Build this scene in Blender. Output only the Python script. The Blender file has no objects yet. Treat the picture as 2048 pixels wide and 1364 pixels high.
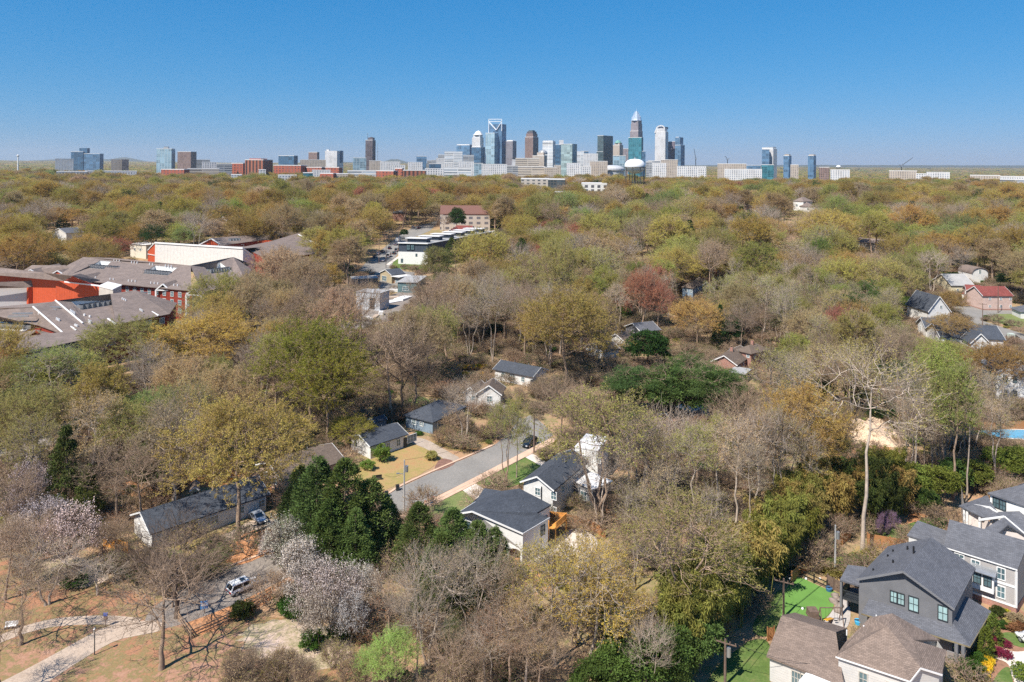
import bpy, math, random
import numpy as np
from mathutils import Vector, Matrix
R_ = math.radians
S = bpy.context.scene
COL = S.collection
# ------------------------------------------------ camera, sky, sun, exposure
F = 1450.0; H = 64.0; ROLL = 0.0078; CX = 1024; CY = 330
cd = bpy.data.cameras.new('camera'); cam = bpy.data.objects.new('camera', cd); COL.objects.link(cam)
cd.sensor_width = 36; cd.lens = 36*F/2048; cd.shift_y = -(682-CY)/2048; cd.clip_start = 1; cd.clip_end = 60000
cam.location = (0, 0, H); cam.rotation_euler = (R_(90), 0, 0)
cam.rotation_euler = (Matrix.Rotation(R_(90), 3, 'X') @ Matrix.Rotation(math.atan(ROLL), 3, 'Z')).to_euler()
S.camera = cam
SUN_EL = R_(52); SAZ = math.atan2(-0.70, -0.71)
w = bpy.data.worlds.new('World'); S.world = w; w.use_nodes = True
nt = w.node_tree; nt.nodes.clear()
sk = nt.nodes.new('ShaderNodeTexSky'); sk.sky_type = 'NISHITA'; sk.sun_disc = False
sk.sun_elevation = SUN_EL; sk.sun_rotation = SAZ; sk.altitude = 100; sk.air_density = 1.0; sk.dust_density = 0.0; sk.ozone_density = 4.0
hs = nt.nodes.new('ShaderNodeHueSaturation'); hs.inputs['Saturation'].default_value = 1.22; hs.inputs['Hue'].default_value=0.497
bg = nt.nodes.new('ShaderNodeBackground'); bg.inputs['Strength'].default_value = 0.13
wo = nt.nodes.new('ShaderNodeOutputWorld')
nt.links.new(sk.outputs[0], hs.inputs['Color']); nt.links.new(bg.outputs[0], wo.inputs['Surface'])
sp_ = nt.nodes.new('ShaderNodeSeparateColor'); cb_ = nt.nodes.new('ShaderNodeCombineColor'); nt.links.new(hs.outputs[0], sp_.inputs[0])
for i_, (e_, k_) in enumerate(((1.05, .1526), (.517, .704), (.41, 1.44))):
    mx = nt.nodes.new('ShaderNodeMath'); mx.operation = 'MAXIMUM'; mx.inputs[1].default_value = .05; nt.links.new(sp_.outputs[i_], mx.inputs[0]); pw = nt.nodes.new('ShaderNodeMath'); pw.operation = 'POWER'; pw.inputs[1].default_value = e_; nt.links.new(mx.outputs[0], pw.inputs[0])
    ml = nt.nodes.new('ShaderNodeMath'); ml.operation = 'MULTIPLY'; ml.inputs[1].default_value = k_; nt.links.new(pw.outputs[0], ml.inputs[0]); nt.links.new(ml.outputs[0], cb_.inputs[i_])
nt.links.new(cb_.outputs[0], bg.inputs['Color'])
sd = bpy.data.lights.new('sun', 'SUN'); sd.energy = 4.2; sd.angle = R_(0.5); sd.color = (1, .94, .85)
so = bpy.data.objects.new('sun', sd); COL.objects.link(so)
sv = Vector((math.sin(SAZ)*math.cos(SUN_EL), math.cos(SAZ)*math.cos(SUN_EL), math.sin(SUN_EL)))
so.rotation_euler = sv.to_track_quat('Z', 'Y').to_euler()
S.view_settings.view_transform = 'Standard'; S.view_settings.look = 'None'; S.view_settings.exposure = 0.82; S.view_settings.gamma = 1
c = S.cycles
c.max_bounces = 5; c.diffuse_bounces = 3; c.glossy_bounces = 2; c.transmission_bounces = 2; c.transparent_max_bounces = 6; c.volume_bounces = 0
c.use_denoising = False; c.caustics_reflective = False; c.caustics_refractive = False
# ------------------------------------------------ terrain and pixel -> world
def sm(a, b, t):
    t = np.clip((t-a)/(b-a), 0, 1); return t*t*(3-2*t)
def gz(x, y):
    k = sm(300, 700, y)
    return (23*sm(290, 780, y) - 17*sm(1200, 2300, y) + k*(1.8*np.sin(x/170+1)+1.6*np.sin(y/140+x/260)+1.2*np.sin(x/90-y/210))
            + 46*sm(4000, 13000, y) + sm(5000, 9000, y)*(6*np.sin(x/1700+2)+5*np.sin(x/640)) )
_Y = np.geomspace(60, 17000, 4000)
def ray(px, py):
    u = px-CX; v = py-CY; cr = math.cos(ROLL); sr = math.sin(ROLL)
    return (u*cr+v*sr)/F, (v*cr-u*sr)/F
def W(px, py, z=0.0):
    a, b = ray(px, py); Y = (H-z)/b
    return Vector((a*Y, Y, z))
def G(px, py, dz=0.0):
    a, b = ray(px, py)
    zz = H-b*_Y; i = int(np.argmax(zz <= gz(a*_Y, _Y)+dz)); Y = _Y[i]
    if Y < 290: return W(px, py, dz)
    return Vector((a*Y, Y, float(gz(a*Y, Y))+dz))
def at(px, py, Y):
    a, b = ray(px, py); return Vector((a*Y, Y, H-b*Y))
def proj(x, y, z):
    a = x/y*F; b = (H-z)/y*F
    return CX+a-ROLL*b, CY+b+ROLL*a
KO = []       # image boxes kept clear of filler trees: x0,y0,x1,y1,distance
CLR = []      # ground polygons kept clear of trees
def ko(x0, y0, x1, y1, Y): KO.append((x0, y0, x1, y1, Y))
# ------------------------------------------------ materials
def mk(name):
    m = bpy.data.materials.new(name); m.use_nodes = True; n = m.node_tree; n.nodes.clear()
    o = n.nodes.new('ShaderNodeOutputMaterial'); return m, n, o
def N(n, t, **k):
    x = n.nodes.new('ShaderNode'+t)
    for a, b in k.items():
        if a.startswith('i_'):
            key = a[2:].replace('_', ' ')
            x.inputs[key if key in x.inputs else int(key)].default_value = b
        else: setattr(x, a, b)
    return x
def L(n, a, b): n.links.new(a, b)
def rgb(c): return (c[0], c[1], c[2], 1)
def mixc(n, fac, a, b, mode='MIX'):
    m = n.nodes.new('ShaderNodeMix'); m.data_type = 'RGBA'; m.blend_type = mode
    for i, v in ((0, fac), (6, a), (7, b)):
        if hasattr(v, 'is_linked'): n.links.new(v, m.inputs[i])
        else: m.inputs[i].default_value = v if i == 0 else rgb(v)
    return m.outputs[2]
def math_(n, op, a, b=0.0):
    m = n.nodes.new('ShaderNodeMath'); m.operation = op
    for i, v in ((0, a), (1, b)):
        if hasattr(v, 'is_linked'): n.links.new(v, m.inputs[i])
        else: m.inputs[i].default_value = v
    return m.outputs[0]
def noise(n, scale, detail=4, coord='Object', rough=.6):
    tc = N(n, 'TexCoord'); t = N(n, 'TexNoise'); t.inputs['Scale'].default_value = scale; t.inputs['Detail'].default_value = detail; t.inputs['Roughness'].default_value = rough
    L(n, tc.outputs[coord], t.inputs['Vector']); return t.outputs['Fac']
def ramp(n, fac, stops):
    r = n.nodes.new('ShaderNodeValToRGB'); e = r.color_ramp.elements
    while len(e) < len(stops): e.new(.5)
    for i, (p, cc) in enumerate(stops): e[i].position = p; e[i].color = rgb(cc)
    L(n, fac, r.inputs[0]); return r.outputs[0]
def sc(c, k): return tuple(min(1, x*k) for x in c)
_M = {}
def mat(name, col, rough=.8, var=.25, scale=1.5, metal=0, spec=.3, bump=0):
    if name in _M: return _M[name]
    m, n, o = mk(name); p = N(n, 'BsdfPrincipled'); p.inputs['Roughness'].default_value = rough; p.inputs['Metallic'].default_value = metal
    p.inputs['Specular IOR Level'].default_value = spec
    f = noise(n, scale, 5); L(n, ramp(n, f, [(.3, sc(col, 1-var)), (.7, sc(col, 1+var))]), p.inputs['Base Color'])
    if bump:
        b = N(n, 'Bump'); b.inputs['Strength'].default_value = bump; L(n, noise(n, scale*6, 3), b.inputs['Height']); L(n, b.outputs[0], p.inputs['Normal'])
    L(n, p.outputs[0], o.inputs[0]); _M[name] = m; return m
def uvsep(n):
    uv = N(n, 'UVMap'); s = N(n, 'SeparateXYZ'); L(n, uv.outputs[0], s.inputs[0]); return uv.outputs[0], s.outputs[0], s.outputs[1]
def siding(name, col, step=.22, depth=.75, vert=False, rough=.7):
    if name in _M: return _M[name]
    m, n, o = mk(name); p = N(n, 'BsdfPrincipled'); p.inputs['Roughness'].default_value = rough; p.inputs['Specular IOR Level'].default_value = .25
    _, u, v = uvsep(n); fr = math_(n, 'FRACT', math_(n, 'DIVIDE', u if vert else v, step))
    ln = math_(n, 'LESS_THAN', fr, .16)
    base = ramp(n, noise(n, .8, 5), [(.3, sc(col, .88)), (.7, sc(col, 1.08))])
    L(n, mixc(n, ln, base, mixc(n, 1.0, base, (depth,)*3, 'MULTIPLY')), p.inputs['Base Color'])
    b = N(n, 'Bump'); b.inputs['Strength'].default_value = .5; b.inputs['Distance'].default_value = .03; L(n, fr, b.inputs['Height']); L(n, b.outputs[0], p.inputs['Normal'])
    L(n, p.outputs[0], o.inputs[0]); _M[name] = m; return m
def shingle(name, col, var=.16, w=.5, h=.17):
    if name in _M: return _M[name]
    m, n, o = mk(name); p = N(n, 'BsdfPrincipled'); p.inputs['Roughness'].default_value = .9; p.inputs['Specular IOR Level'].default_value = .2
    uv, u, v = uvsep(n); bt = N(n, 'TexBrick'); L(n, uv, bt.inputs['Vector'])
    bt.inputs['Color1'].default_value = rgb(sc(col, 1-var)); bt.inputs['Color2'].default_value = rgb(sc(col, 1+var)); bt.inputs['Mortar'].default_value = rgb(sc(col, .6))
    bt.inputs['Scale'].default_value = 1; bt.inputs['Mortar Size'].default_value = .02; bt.inputs['Brick Width'].default_value = w; bt.inputs['Row Height'].default_value = h
    big = ramp(n, noise(n, .35, 6, rough=.7), [(.3, (.8,)*3), (.7, (1.15, 1.13, 1.1))])
    L(n, mixc(n, 1.0, bt.outputs[0], big, 'MULTIPLY'), p.inputs['Base Color'])
    b = N(n, 'Bump'); b.inputs['Strength'].default_value = .4; b.inputs['Distance'].default_value = .03; L(n, bt.outputs['Fac'], b.inputs['Height']); L(n, b.outputs[0], p.inputs['Normal'])
    L(n, p.outputs[0], o.inputs[0]); _M[name] = m; return m
def brick(name, c1, c2, mortar=(.45, .4, .36)):
    if name in _M: return _M[name]
    m, n, o = mk(name); p = N(n, 'BsdfPrincipled'); p.inputs['Roughness'].default_value = .9; p.inputs['Specular IOR Level'].default_value = .2
    uv, u, v = uvsep(n); bt = N(n, 'TexBrick'); L(n, uv, bt.inputs['Vector'])
    bt.inputs['Color1'].default_value = rgb(c1); bt.inputs['Color2'].default_value = rgb(c2); bt.inputs['Mortar'].default_value = rgb(mortar)
    bt.inputs['Scale'].default_value = 1; bt.inputs['Mortar Size'].default_value = .012; bt.inputs['Brick Width'].default_value = .25; bt.inputs['Row Height'].default_value = .09
    L(n, mixc(n, 1.0, bt.outputs[0], ramp(n, noise(n, .6, 5), [(.3, (.8,)*3), (.7, (1.1,)*3)]), 'MULTIPLY'), p.inputs['Base Color'])
    L(n, p.outputs[0], o.inputs[0]); _M[name] = m; return m
def facade(name, wall, glass, sx=6, sz=4, fx=.5, fz=.5, rough=.25, wv=.15):
    """window grid on UV metres: glass where both fractions exceed the pier and spandrel widths"""
    if name in _M: return _M[name]
    m, n, o = mk(name); _, u, v = uvsep(n)
    a = math_(n, 'GREATER_THAN', math_(n, 'FRACT', math_(n, 'DIVIDE', u, sx)), fx)
    b = math_(n, 'GREATER_THAN', math_(n, 'FRACT', math_(n, 'DIVIDE', v, sz)), fz)
    g = math_(n, 'MULTIPLY', a, b)
    wn = N(n, 'TexWhiteNoise'); wn.noise_dimensions = '2D'; cb = N(n, 'CombineXYZ')
    L(n, math_(n, 'FLOOR', math_(n, 'DIVIDE', u, sx*1.5)), cb.inputs[0]); L(n, math_(n, 'FLOOR', math_(n, 'DIVIDE', v, sz*2)), cb.inputs[1]); L(n, cb.outputs[0], wn.inputs['Vector'])
    gl = ramp(n, wn.outputs['Value'], [(0, sc(glass, .6)), (1, sc(glass, 1.5))])
    wl = ramp(n, noise(n, .02, 4), [(.3, sc(wall, 1-wv)), (.7, sc(wall, 1+wv))])
    p = N(n, 'BsdfPrincipled'); L(n, mixc(n, g, wl, gl), p.inputs['Base Color'])
    L(n, math_(n, 'SUBTRACT', .8, math_(n, 'MULTIPLY', g, .8-rough)), p.inputs['Roughness']); p.inputs['Specular IOR Level'].default_value = .5
    L(n, p.outputs[0], o.inputs[0]); _M[name] = m; return m
def leafmat(name, tint=None, inst=False, trans=.42, huev=.05, nscale=.35, lo=.85, hi=1.75):
    if name in _M: return _M[name]
    m, n, o = mk(name)
    if inst: a = N(n, 'Attribute', attribute_type='INSTANCER', attribute_name='tint'); base = a.outputs['Color']
    else: a = N(n, 'ObjectInfo'); base = a.outputs['Color']
    if tint: base = mixc(n, 1.0, base, tint, 'MULTIPLY')
    va = N(n, 'Attribute', attribute_name='var').outputs['Fac']
    nz = noise(n, nscale, 3)
    f = math_(n, 'ADD', math_(n, 'MULTIPLY', va, .6), math_(n, 'MULTIPLY', nz, .4))
    h = N(n, 'HueSaturation'); L(n, base, h.inputs['Color'])
    L(n, math_(n, 'ADD', .5-huev/2, math_(n, 'MULTIPLY', f, huev)), h.inputs['Hue'])
    L(n, math_(n, 'ADD', lo, math_(n, 'MULTIPLY', f, hi-lo)), h.inputs['Value'])
    d = N(n, 'BsdfDiffuse'); t = N(n, 'BsdfTranslucent'); L(n, h.outputs[0], d.inputs[0]); L(n, h.outputs[0], t.inputs[0])
    x = N(n, 'MixShader'); x.inputs[0].default_value = trans; L(n, d.outputs[0], x.inputs[1]); L(n, t.outputs[0], x.inputs[2]); L(n, x.outputs[0], o.inputs[0])
    _M[name] = m; return m
def barkmat(name, col):
    if name in _M: return _M[name]
    m, n, o = mk(name); d = N(n, 'BsdfDiffuse'); r = N(n, 'ObjectInfo').outputs['Random']
    b = ramp(n, noise(n, 1.3, 5), [(.3, sc(col, .7)), (.7, sc(col, 1.25))])
    hv = N(n, 'HueSaturation'); L(n, b, hv.inputs['Color']); L(n, math_(n, 'ADD', .8, math_(n, 'MULTIPLY', r, .45)), hv.inputs['Value'])
    L(n, hv.outputs[0], d.inputs[0]); L(n, d.outputs[0], o.inputs[0]); _M[name] = m; return m
# ------------------------------------------------ objects and mesh builder
def tag(o, label=None, cat=None, group=None, kind=None):
    if label: o['label'] = label
    if cat: o['category'] = cat
    if group: o['group'] = group
    if kind: o['kind'] = kind
    return o
def empty(name, loc, label, cat, group=None, rz=0):
    o = bpy.data.objects.new(name, None); COL.objects.link(o); o.location = loc; o.rotation_euler = (0, 0, rz); o.empty_display_size = .5
    return tag(o, label, cat, group)
def V(*a): return Vector(a)
class MB:
    def __init__(s): s.v = []; s.f = []; s.sm = False
    def face(s, pts):
        i = len(s.v); s.v += [Vector(p) for p in pts]; s.f.append(tuple(range(i, i+len(pts)))); return s
    def prism(s, poly, z0, z1):
        """poly: list of (x,y); counter-clockwise or not, fixed here"""
        a = sum(poly[i][0]*poly[(i+1) % len(poly)][1]-poly[(i+1) % len(poly)][0]*poly[i][1] for i in range(len(poly)))
        if a < 0: poly = poly[::-1]
        n = len(poly)
        for i in range(n):
            p, q = poly[i], poly[(i+1) % n]
            s.face([(p[0], p[1], z0), (q[0], q[1], z0), (q[0], q[1], z1), (p[0], p[1], z1)])
        s.face([(p[0], p[1], z1) for p in poly]); s.face([(p[0], p[1], z0) for p in poly[::-1]]); return s
    def box(s, c, sx, sy, z0, z1, a=0):
        ca, sa = math.cos(a), math.sin(a)
        return s.prism([(c[0]+x*sx/2*ca-y*sy/2*sa, c[1]+x*sx/2*sa+y*sy/2*ca) for x, y in ((-1, -1), (1, -1), (1, 1), (-1, 1))], z0, z1)
    def slab(s, pts, t, down=True):
        """a polygon of 3-D points given thickness t straight down"""
        P = [Vector(p) for p in pts]; nz = sum(((P[i].x*P[(i+1) % len(P)].y-P[(i+1) % len(P)].x*P[i].y) for i in range(len(P))))
        if nz < 0: P = P[::-1]
        Q = [p-Vector((0, 0, t)) for p in P]; n = len(P); s.face(P); s.face(Q[::-1])
        for i in range(n): j = (i+1) % n; s.face([Q[i], Q[j], P[j], P[i]])
        return s
    def wall(s, a, b, z0, za, zb=None, t=0):
        zb = za if zb is None else zb
        s.face([(a[0], a[1], z0), (b[0], b[1], z0), (b[0], b[1], zb), (a[0], a[1], za)]); return s
    def bar(s, a, b, w, h=None, up=(0, 0, 1)):
        a = Vector(a); b = Vector(b); h = h or w; d = (b-a).normalized(); u = Vector(up)
        if abs(d.dot(u)) > .98: u = Vector((1, 0, 0))
        x = d.cross(u).normalized()*w/2; y = x.cross(d).normalized()*h/2
        A = [a-x-y, a+x-y, a+x+y, a-x+y]; B = [p+(b-a) for p in A]
        for i in range(4): j = (i+1) % 4; s.face([A[i], A[j], B[j], B[i]])
        s.face(A[::-1]); s.face(B); return s
    def tube(s, a, b, r0, r1=None, n=8, cap=True):
        r1 = r0 if r1 is None else r1; a = Vector(a); b = Vector(b); d = (b-a).normalized(); u = Vector((0, 0, 1)) if abs(d.z) < .95 else Vector((1, 0, 0))
        x = d.cross(u).normalized(); y = x.cross(d)
        A = [a+(x*math.cos(t)+y*math.sin(t))*r0 for t in [2*math.pi*i/n for i in range(n)]]; B = [b+(x*math.cos(t)+y*math.sin(t))*r1 for t in [2*math.pi*i/n for i in range(n)]]
        for i in range(n): j = (i+1) % n; s.face([A[j], A[i], B[i], B[j]])
        if cap: s.face(A); s.face(B[::-1])
        return s
    def rev(s, c, prof, n=16):
        """surface of revolution, prof: (r,z) upwards"""
        c = Vector(c)
        for (r0, z0), (r1, z1) in zip(prof, prof[1:]):
            for i in range(n):
                t, q = 2*math.pi*i/n, 2*math.pi*(i+1)/n
                P = [c+Vector((r0*math.cos(t), r0*math.sin(t), z0)), c+Vector((r0*math.cos(q), r0*math.sin(q), z0)), c+Vector((r1*math.cos(q), r1*math.sin(q), z1)), c+Vector((r1*math.cos(t), r1*math.sin(t), z1))]
                if r0 < 1e-4: P = P[1:]
                elif r1 < 1e-4: P = P[:3]
                s.face(P)
        return s
    def build(s, name, m, parent=None, smooth=False, merge=False):
        me = bpy.data.meshes.new(name); off = parent.matrix_basis.translation if parent else Vector((0, 0, 0))
        po = parent
        while po is not None and po.parent is not None: po = po.parent; off = off+po.matrix_basis.translation
        me.from_pydata([tuple(p-off) for p in s.v], [], s.f)
        uv = me.uv_layers.new(name='UVMap'); k = 0; dat = []
        for f in s.f:
            P = [s.v[i] for i in f]; nn = Vector((0, 0, 0))
            for i in range(len(P)): nn += P[i].cross(P[(i+1) % len(P)])
            nn = nn.normalized() if nn.length > 1e-9 else Vector((0, 0, 1))
            tx = Vector((0, 0, 1)).cross(nn)
            tx = tx.normalized() if tx.length > .03 else Vector((1, 0, 0))
            ty = nn.cross(tx)
            if abs(nn.z) < .5: ty = Vector((0, 0, 1))
            for p in P: dat += [p.dot(tx), p.dot(ty)]
        uv.data.foreach_set('uv', dat)
        if smooth:
            import bmesh
            bm = bmesh.new(); bm.from_mesh(me); bmesh.ops.remove_doubles(bm, verts=bm.verts, dist=.001); bm.to_mesh(me); bm.free()
            me.polygons.foreach_set('use_smooth', [True]*len(me.polygons))
        for x in (m if isinstance(m, (list, tuple)) else [m]): me.materials.append(x)
        o = bpy.data.objects.new(name, me); COL.objects.link(o)
        if parent: o.parent = parent
        return o
def npmesh(name, v, faces, m, var=None, midx=None, uv=None):
    """faces: list of (M,k) int arrays"""
    me = bpy.data.meshes.new(name); me.vertices.add(len(v)); me.vertices.foreach_set('co', np.asarray(v, np.float32).ravel())
    tot = [np.full(len(f), f.shape[1]) for f in faces if len(f)]; idx = np.concatenate([f.ravel() for f in faces if len(f)]); tot = np.concatenate(tot)
    me.loops.add(len(idx)); me.loops.foreach_set('vertex_index', idx.astype(np.int32))
    me.polygons.add(len(tot)); st = np.concatenate([[0], np.cumsum(tot)[:-1]])
    me.polygons.foreach_set('loop_start', st.astype(np.int32)); me.polygons.foreach_set('loop_total', tot.astype(np.int32))
    if midx is not None: me.polygons.foreach_set('material_index', midx.astype(np.int32))
    me.update(calc_edges=True)
    if var is not None:
        a = me.attributes.new('var', 'FLOAT', 'FACE'); a.data.foreach_set('value', np.asarray(var, np.float32))
    for x in (m if isinstance(m, (list, tuple)) else [m]): me.materials.append(x)
    return me
def link(name, me, parent=None):
    o = bpy.data.objects.new(name, me); COL.objects.link(o)
    if parent: o.parent = parent
    return o
# ------------------------------------------------ trees
def tubes(P, Rr, n):
    """P (N,k,3) polylines, Rr (N,k) radii -> verts, quads"""
    Nn, k, _ = P.shape
    d = np.gradient(P, axis=1); d /= np.linalg.norm(d, axis=2, keepdims=True)+1e-9
    up = np.where(np.abs(d[..., 2:3]) > .9, np.array([1., 0, 0]), np.array([0, 0, 1.]))
    x = np.cross(d, up); x /= np.linalg.norm(x, axis=2, keepdims=True)+1e-9; y = np.cross(d, x)
    t = np.arange(n)*2*np.pi/n
    v = P[:, :, None, :]+Rr[:, :, None, None]*(x[:, :, None, :]*np.cos(t)[None, None, :, None]+y[:, :, None, :]*np.sin(t)[None, None, :, None])
    idx = np.arange(Nn*k*n).reshape(Nn, k, n); j = np.roll(idx, -1, axis=2)
    q = np.stack([idx[:, :-1], idx[:, 1:], j[:, 1:], j[:, :-1]], -1).reshape(-1, 4)
    return v.reshape(-1, 3), q
def bez(a, b, cpt, k, rg, wob):
    t = np.linspace(0, 1, k)[None, :, None]
    P = (1-t)**2*a[:, None]+2*t*(1-t)*cpt[:, None]+t**2*b[:, None]
    L_ = np.linalg.norm(b-a, axis=1)[:, None, None]
    nz = rg.normal(size=P.shape)*wob*L_; nz[:, 0] = 0; nz[:, -1] = 0
    return P+nz
def unit(v): return v/(np.linalg.norm(v, axis=-1, keepdims=True)+1e-9)
def cards(pos, dr, size, asp, rg, droop=0):
    """diamond leaf faces: pos (n,3), long axis dr (n,3)"""
    n = len(pos); a = unit(dr); b = unit(np.cross(a, rg.normal(size=(n, 3)))); s = size[:, None]
    v = np.stack([pos, pos+a*s*.5+b*s*asp*.5, pos+a*s, pos+a*s*.5-b*s*asp*.5], 1)
    if droop: v[:, 2, 2] -= droop*size
    return v.reshape(-1, 3), np.arange(4*n).reshape(n, 4)
def gen_tree(seed, Ht=18., Rc=7., cb=5., n1=9, n2=6, n3=5, n4=5, leaves=6, lsize=.34, up=.35, trunk_r=None, twig=(.7, 1.5), forks=1, asp=.65, clump=.17, low=-.25, tw_r=.018, upleaf=.3, r3=.045, lobes=.22):
    rg = np.random.default_rng(seed); tr = trunk_r or Ht*.017
    C = np.array([0, 0, (Ht+cb)/2]); semi = np.array([Rc, Rc, (Ht-cb)/2])
    ld = unit(rg.normal(size=(9, 3))); la = rg.uniform(.3, 1, 9)
    def rf(d): return .80+lobes*(np.exp(-6*(1-d@ld.T))*la).sum(1).clip(0, 1.4)
    vs, fs, off = [], [], 0
    def add(P, Rr, n):
        nonlocal off
        v, q = tubes(P, Rr, n); vs.append(v); fs.append(q+off); off += len(v)
    stems = []
    for s in range(forks):
        top = np.array([rg.normal()*.12*Rc, rg.normal()*.12*Rc, cb+.62*(Ht-cb)]) if forks == 1 else np.array([math.cos(s*6.28/forks+seed)*Rc*.42, math.sin(s*6.28/forks+seed)*Rc*.42, cb+.6*(Ht-cb)])
        st = np.array([0, 0, -.3]) if forks == 1 else np.array([math.cos(s*6.28/forks+seed)*tr*.8, math.sin(s*6.28/forks+seed)*tr*.8, -.3])
        P = bez(st[None], top[None], (st*.5+top*.5 if forks == 1 else np.array([st[0]*2, st[1]*2, cb*.9]))[None], 9, rg, .012 if Ht < 25 else .0035)
        rr = np.linspace(tr, tr*.28, 9)[None]*(1.0 if forks == 1 else .72); rr[0, 0] *= 1.35
        add(P, rr, 8); stems.append((P[0], rr[0]))
    # limbs
    i = np.arange(n1); z = low+(1-low)*((i+.5)/n1)**.85; z = np.clip(z+rg.normal(size=n1)*.05, low, .98); ph = i*2.39996+rg.uniform(0, 6)
    D = np.stack([np.sqrt(1-z*z)*np.cos(ph), np.sqrt(1-z*z)*np.sin(ph), z], 1)
    T1 = C+semi*D*rf(D)[:, None]*.66
    A1 = np.zeros((n1, 3)); R1 = np.zeros(n1)
    for q in range(n1):
        P, rr = stems[int(np.argmax([s[0][-1][:2]@D[q][:2] for s in stems]))] if forks > 1 else stems[0]
        zt = np.clip(T1[q][2]-np.linalg.norm(T1[q][:2])*rg.uniform(.5, .9)-.5, cb*.55, P[-1][2]); k = int(np.clip(np.searchsorted(P[:, 2], zt), 1, 8)); A1[q] = P[k]; R1[q] = rr[k]*.68
    ctl = A1*.5+T1*.5+np.array([0, 0, -1.])*up*np.linalg.norm(T1-A1, axis=1)[:, None]*.5
    P1 = bez(A1, T1, ctl, 7, rg, .02); RR1 = np.linspace(1, .38, 7)[None]*R1[:, None]; add(P1, RR1, 6)
    def sub(P, Rr, Dd, n, spread, reach, tlo, k, sides, ratio, rmin, wob):
        Nn, kk, _ = P.shape
        t = np.repeat(rg.uniform(tlo, 1, (Nn, n)), 1).reshape(Nn, n)
        t[:, 0] = 1; f = t*(kk-1); i0 = np.minimum(f.astype(int), kk-2); w_ = (f-i0)[..., None]; ar = np.arange(Nn)[:, None]
        A = (P[ar, i0]*(1-w_)+P[ar, i0+1]*w_).reshape(-1, 3); r0 = (Rr[ar, i0]*(1-w_[..., 0])+Rr[ar, i0+1]*w_[..., 0]).reshape(-1)*ratio
        Dn = unit(np.repeat(Dd, n, 0)+spread*rg.normal(size=(Nn*n, 3)))
        if reach is not None:
            Dn[:, 2] = np.maximum(Dn[:, 2], low-.25); T = C+semi*Dn*(rf(Dn)*rg.uniform(reach[0], reach[1], Nn*n))[:, None]
        return A, r0, Dn, T
    A, r0, D2, T2 = sub(P1, RR1, D, n2, .42, (.72, .93), .3, 5, 5, .6, .03, .03)
    ctl = A*.5+T2*.5+np.array([0, 0, -1.])*up*np.linalg.norm(T2-A, axis=1)[:, None]*.4
    P2 = bez(A, T2, ctl, 5, rg, .035); RR2 = np.linspace(1, .4, 5)[None]*np.maximum(r0, .05)[:, None]; add(P2, RR2, 5)
    # level 3: short reach round the end of level 2
    A, r0, D3, _ = sub(P2, RR2, D2, n3, .8, (.9, 1), .25, 4, 4, .6, .02, .03)
    T3 = A+unit(D3+np.array([0, 0, .35]))*rg.uniform(.6, 1.25, len(A))[:, None]*clump*Rc*2
    P3 = bez(A, T3, (A+T3)/2+rg.normal(size=A.shape)*.12, 3, rg, .03); RR3 = np.linspace(1, .45, 3)[None]*np.clip(r0, .02, r3)[:, None]; add(P3, RR3, 4)
    A, r0, D4, _ = sub(P3, RR3, unit(T3-A), n4, .75, (.9, 1), .15, 2, 3, .6, .01, 0)
    ln = rg.uniform(twig[0], twig[1], len(A))[:, None]; T4 = A+unit(D4+np.array([0, 0, upleaf]))*ln
    add(np.stack([A, T4], 1), np.stack([np.full(len(A), tw_r), np.full(len(A), tw_r*.45)], 1), 3)
    bv, bf = np.concatenate(vs), np.concatenate(fs)
    lv = lf = var = None
    if leaves:
        m = len(A); n = int(m*leaves); k = rg.integers(0, m, n); t = rg.uniform(.25, 1.1, n)[:, None]
        pos = A[k]*(1-t)+T4[k]*t+rg.normal(size=(n, 3))*.10
        lv, lf = cards(pos, unit(T4[k]-A[k])*.5+rg.normal(size=(n, 3)), lsize*rg.uniform(.6, 1.25, n), asp, rg)
        cl = rg.uniform(0, 1, n1*n2); var = .6*cl[k//(n3*n4)]+.4*rg.uniform(0, 1, n)
    return bv, bf, lv, lf, var
def shape_foliage(seed, n, size, fn, asp=.35, out=.6, upw=.4, droop=0):
    """fn(rg,n)->pos, outward dir, var"""
    rg = np.random.default_rng(seed); pos, d, var = fn(rg, n)
    return cards(pos, unit(d*out+np.array([0, 0, upw])+rg.normal(size=(n, 3))*.55), size*rg.uniform(.6, 1.3, n), asp, rg, droop)+(var,)
def conifer_fn(Ht, Rb, z0=.3, power=.75, nb=260, cr=.75, flat=.6):
    def fn(rg, n):
        zt = rg.uniform(0, 1, nb)**.85; z = z0+zt*(Ht-z0); r = Rb*(1-zt)**power*(.82+.25*rg.uniform(0, 1, nb)); r *= np.clip(.6+zt*4, 0, 1)
        a = np.arange(nb)*2.4+rg.normal(size=nb)*.3; C = np.stack([np.cos(a)*r, np.sin(a)*r, z], 1); V_ = rg.uniform(0, 1, nb)
        k = rg.integers(0, nb, n); rad = unit(C*np.array([1, 1, .0])+1e-3)[k]
        o = unit(rg.normal(size=(n, 3)))*rg.uniform(.3, 1, n)[:, None]*np.array([1, 1, flat])*cr*(.5+.8*(1-zt[k]))[:, None]
        return C[k]+o, unit(o+rad*.6), .55*V_[k]+.45*rg.uniform(0, 1, n)
    return fn
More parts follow.
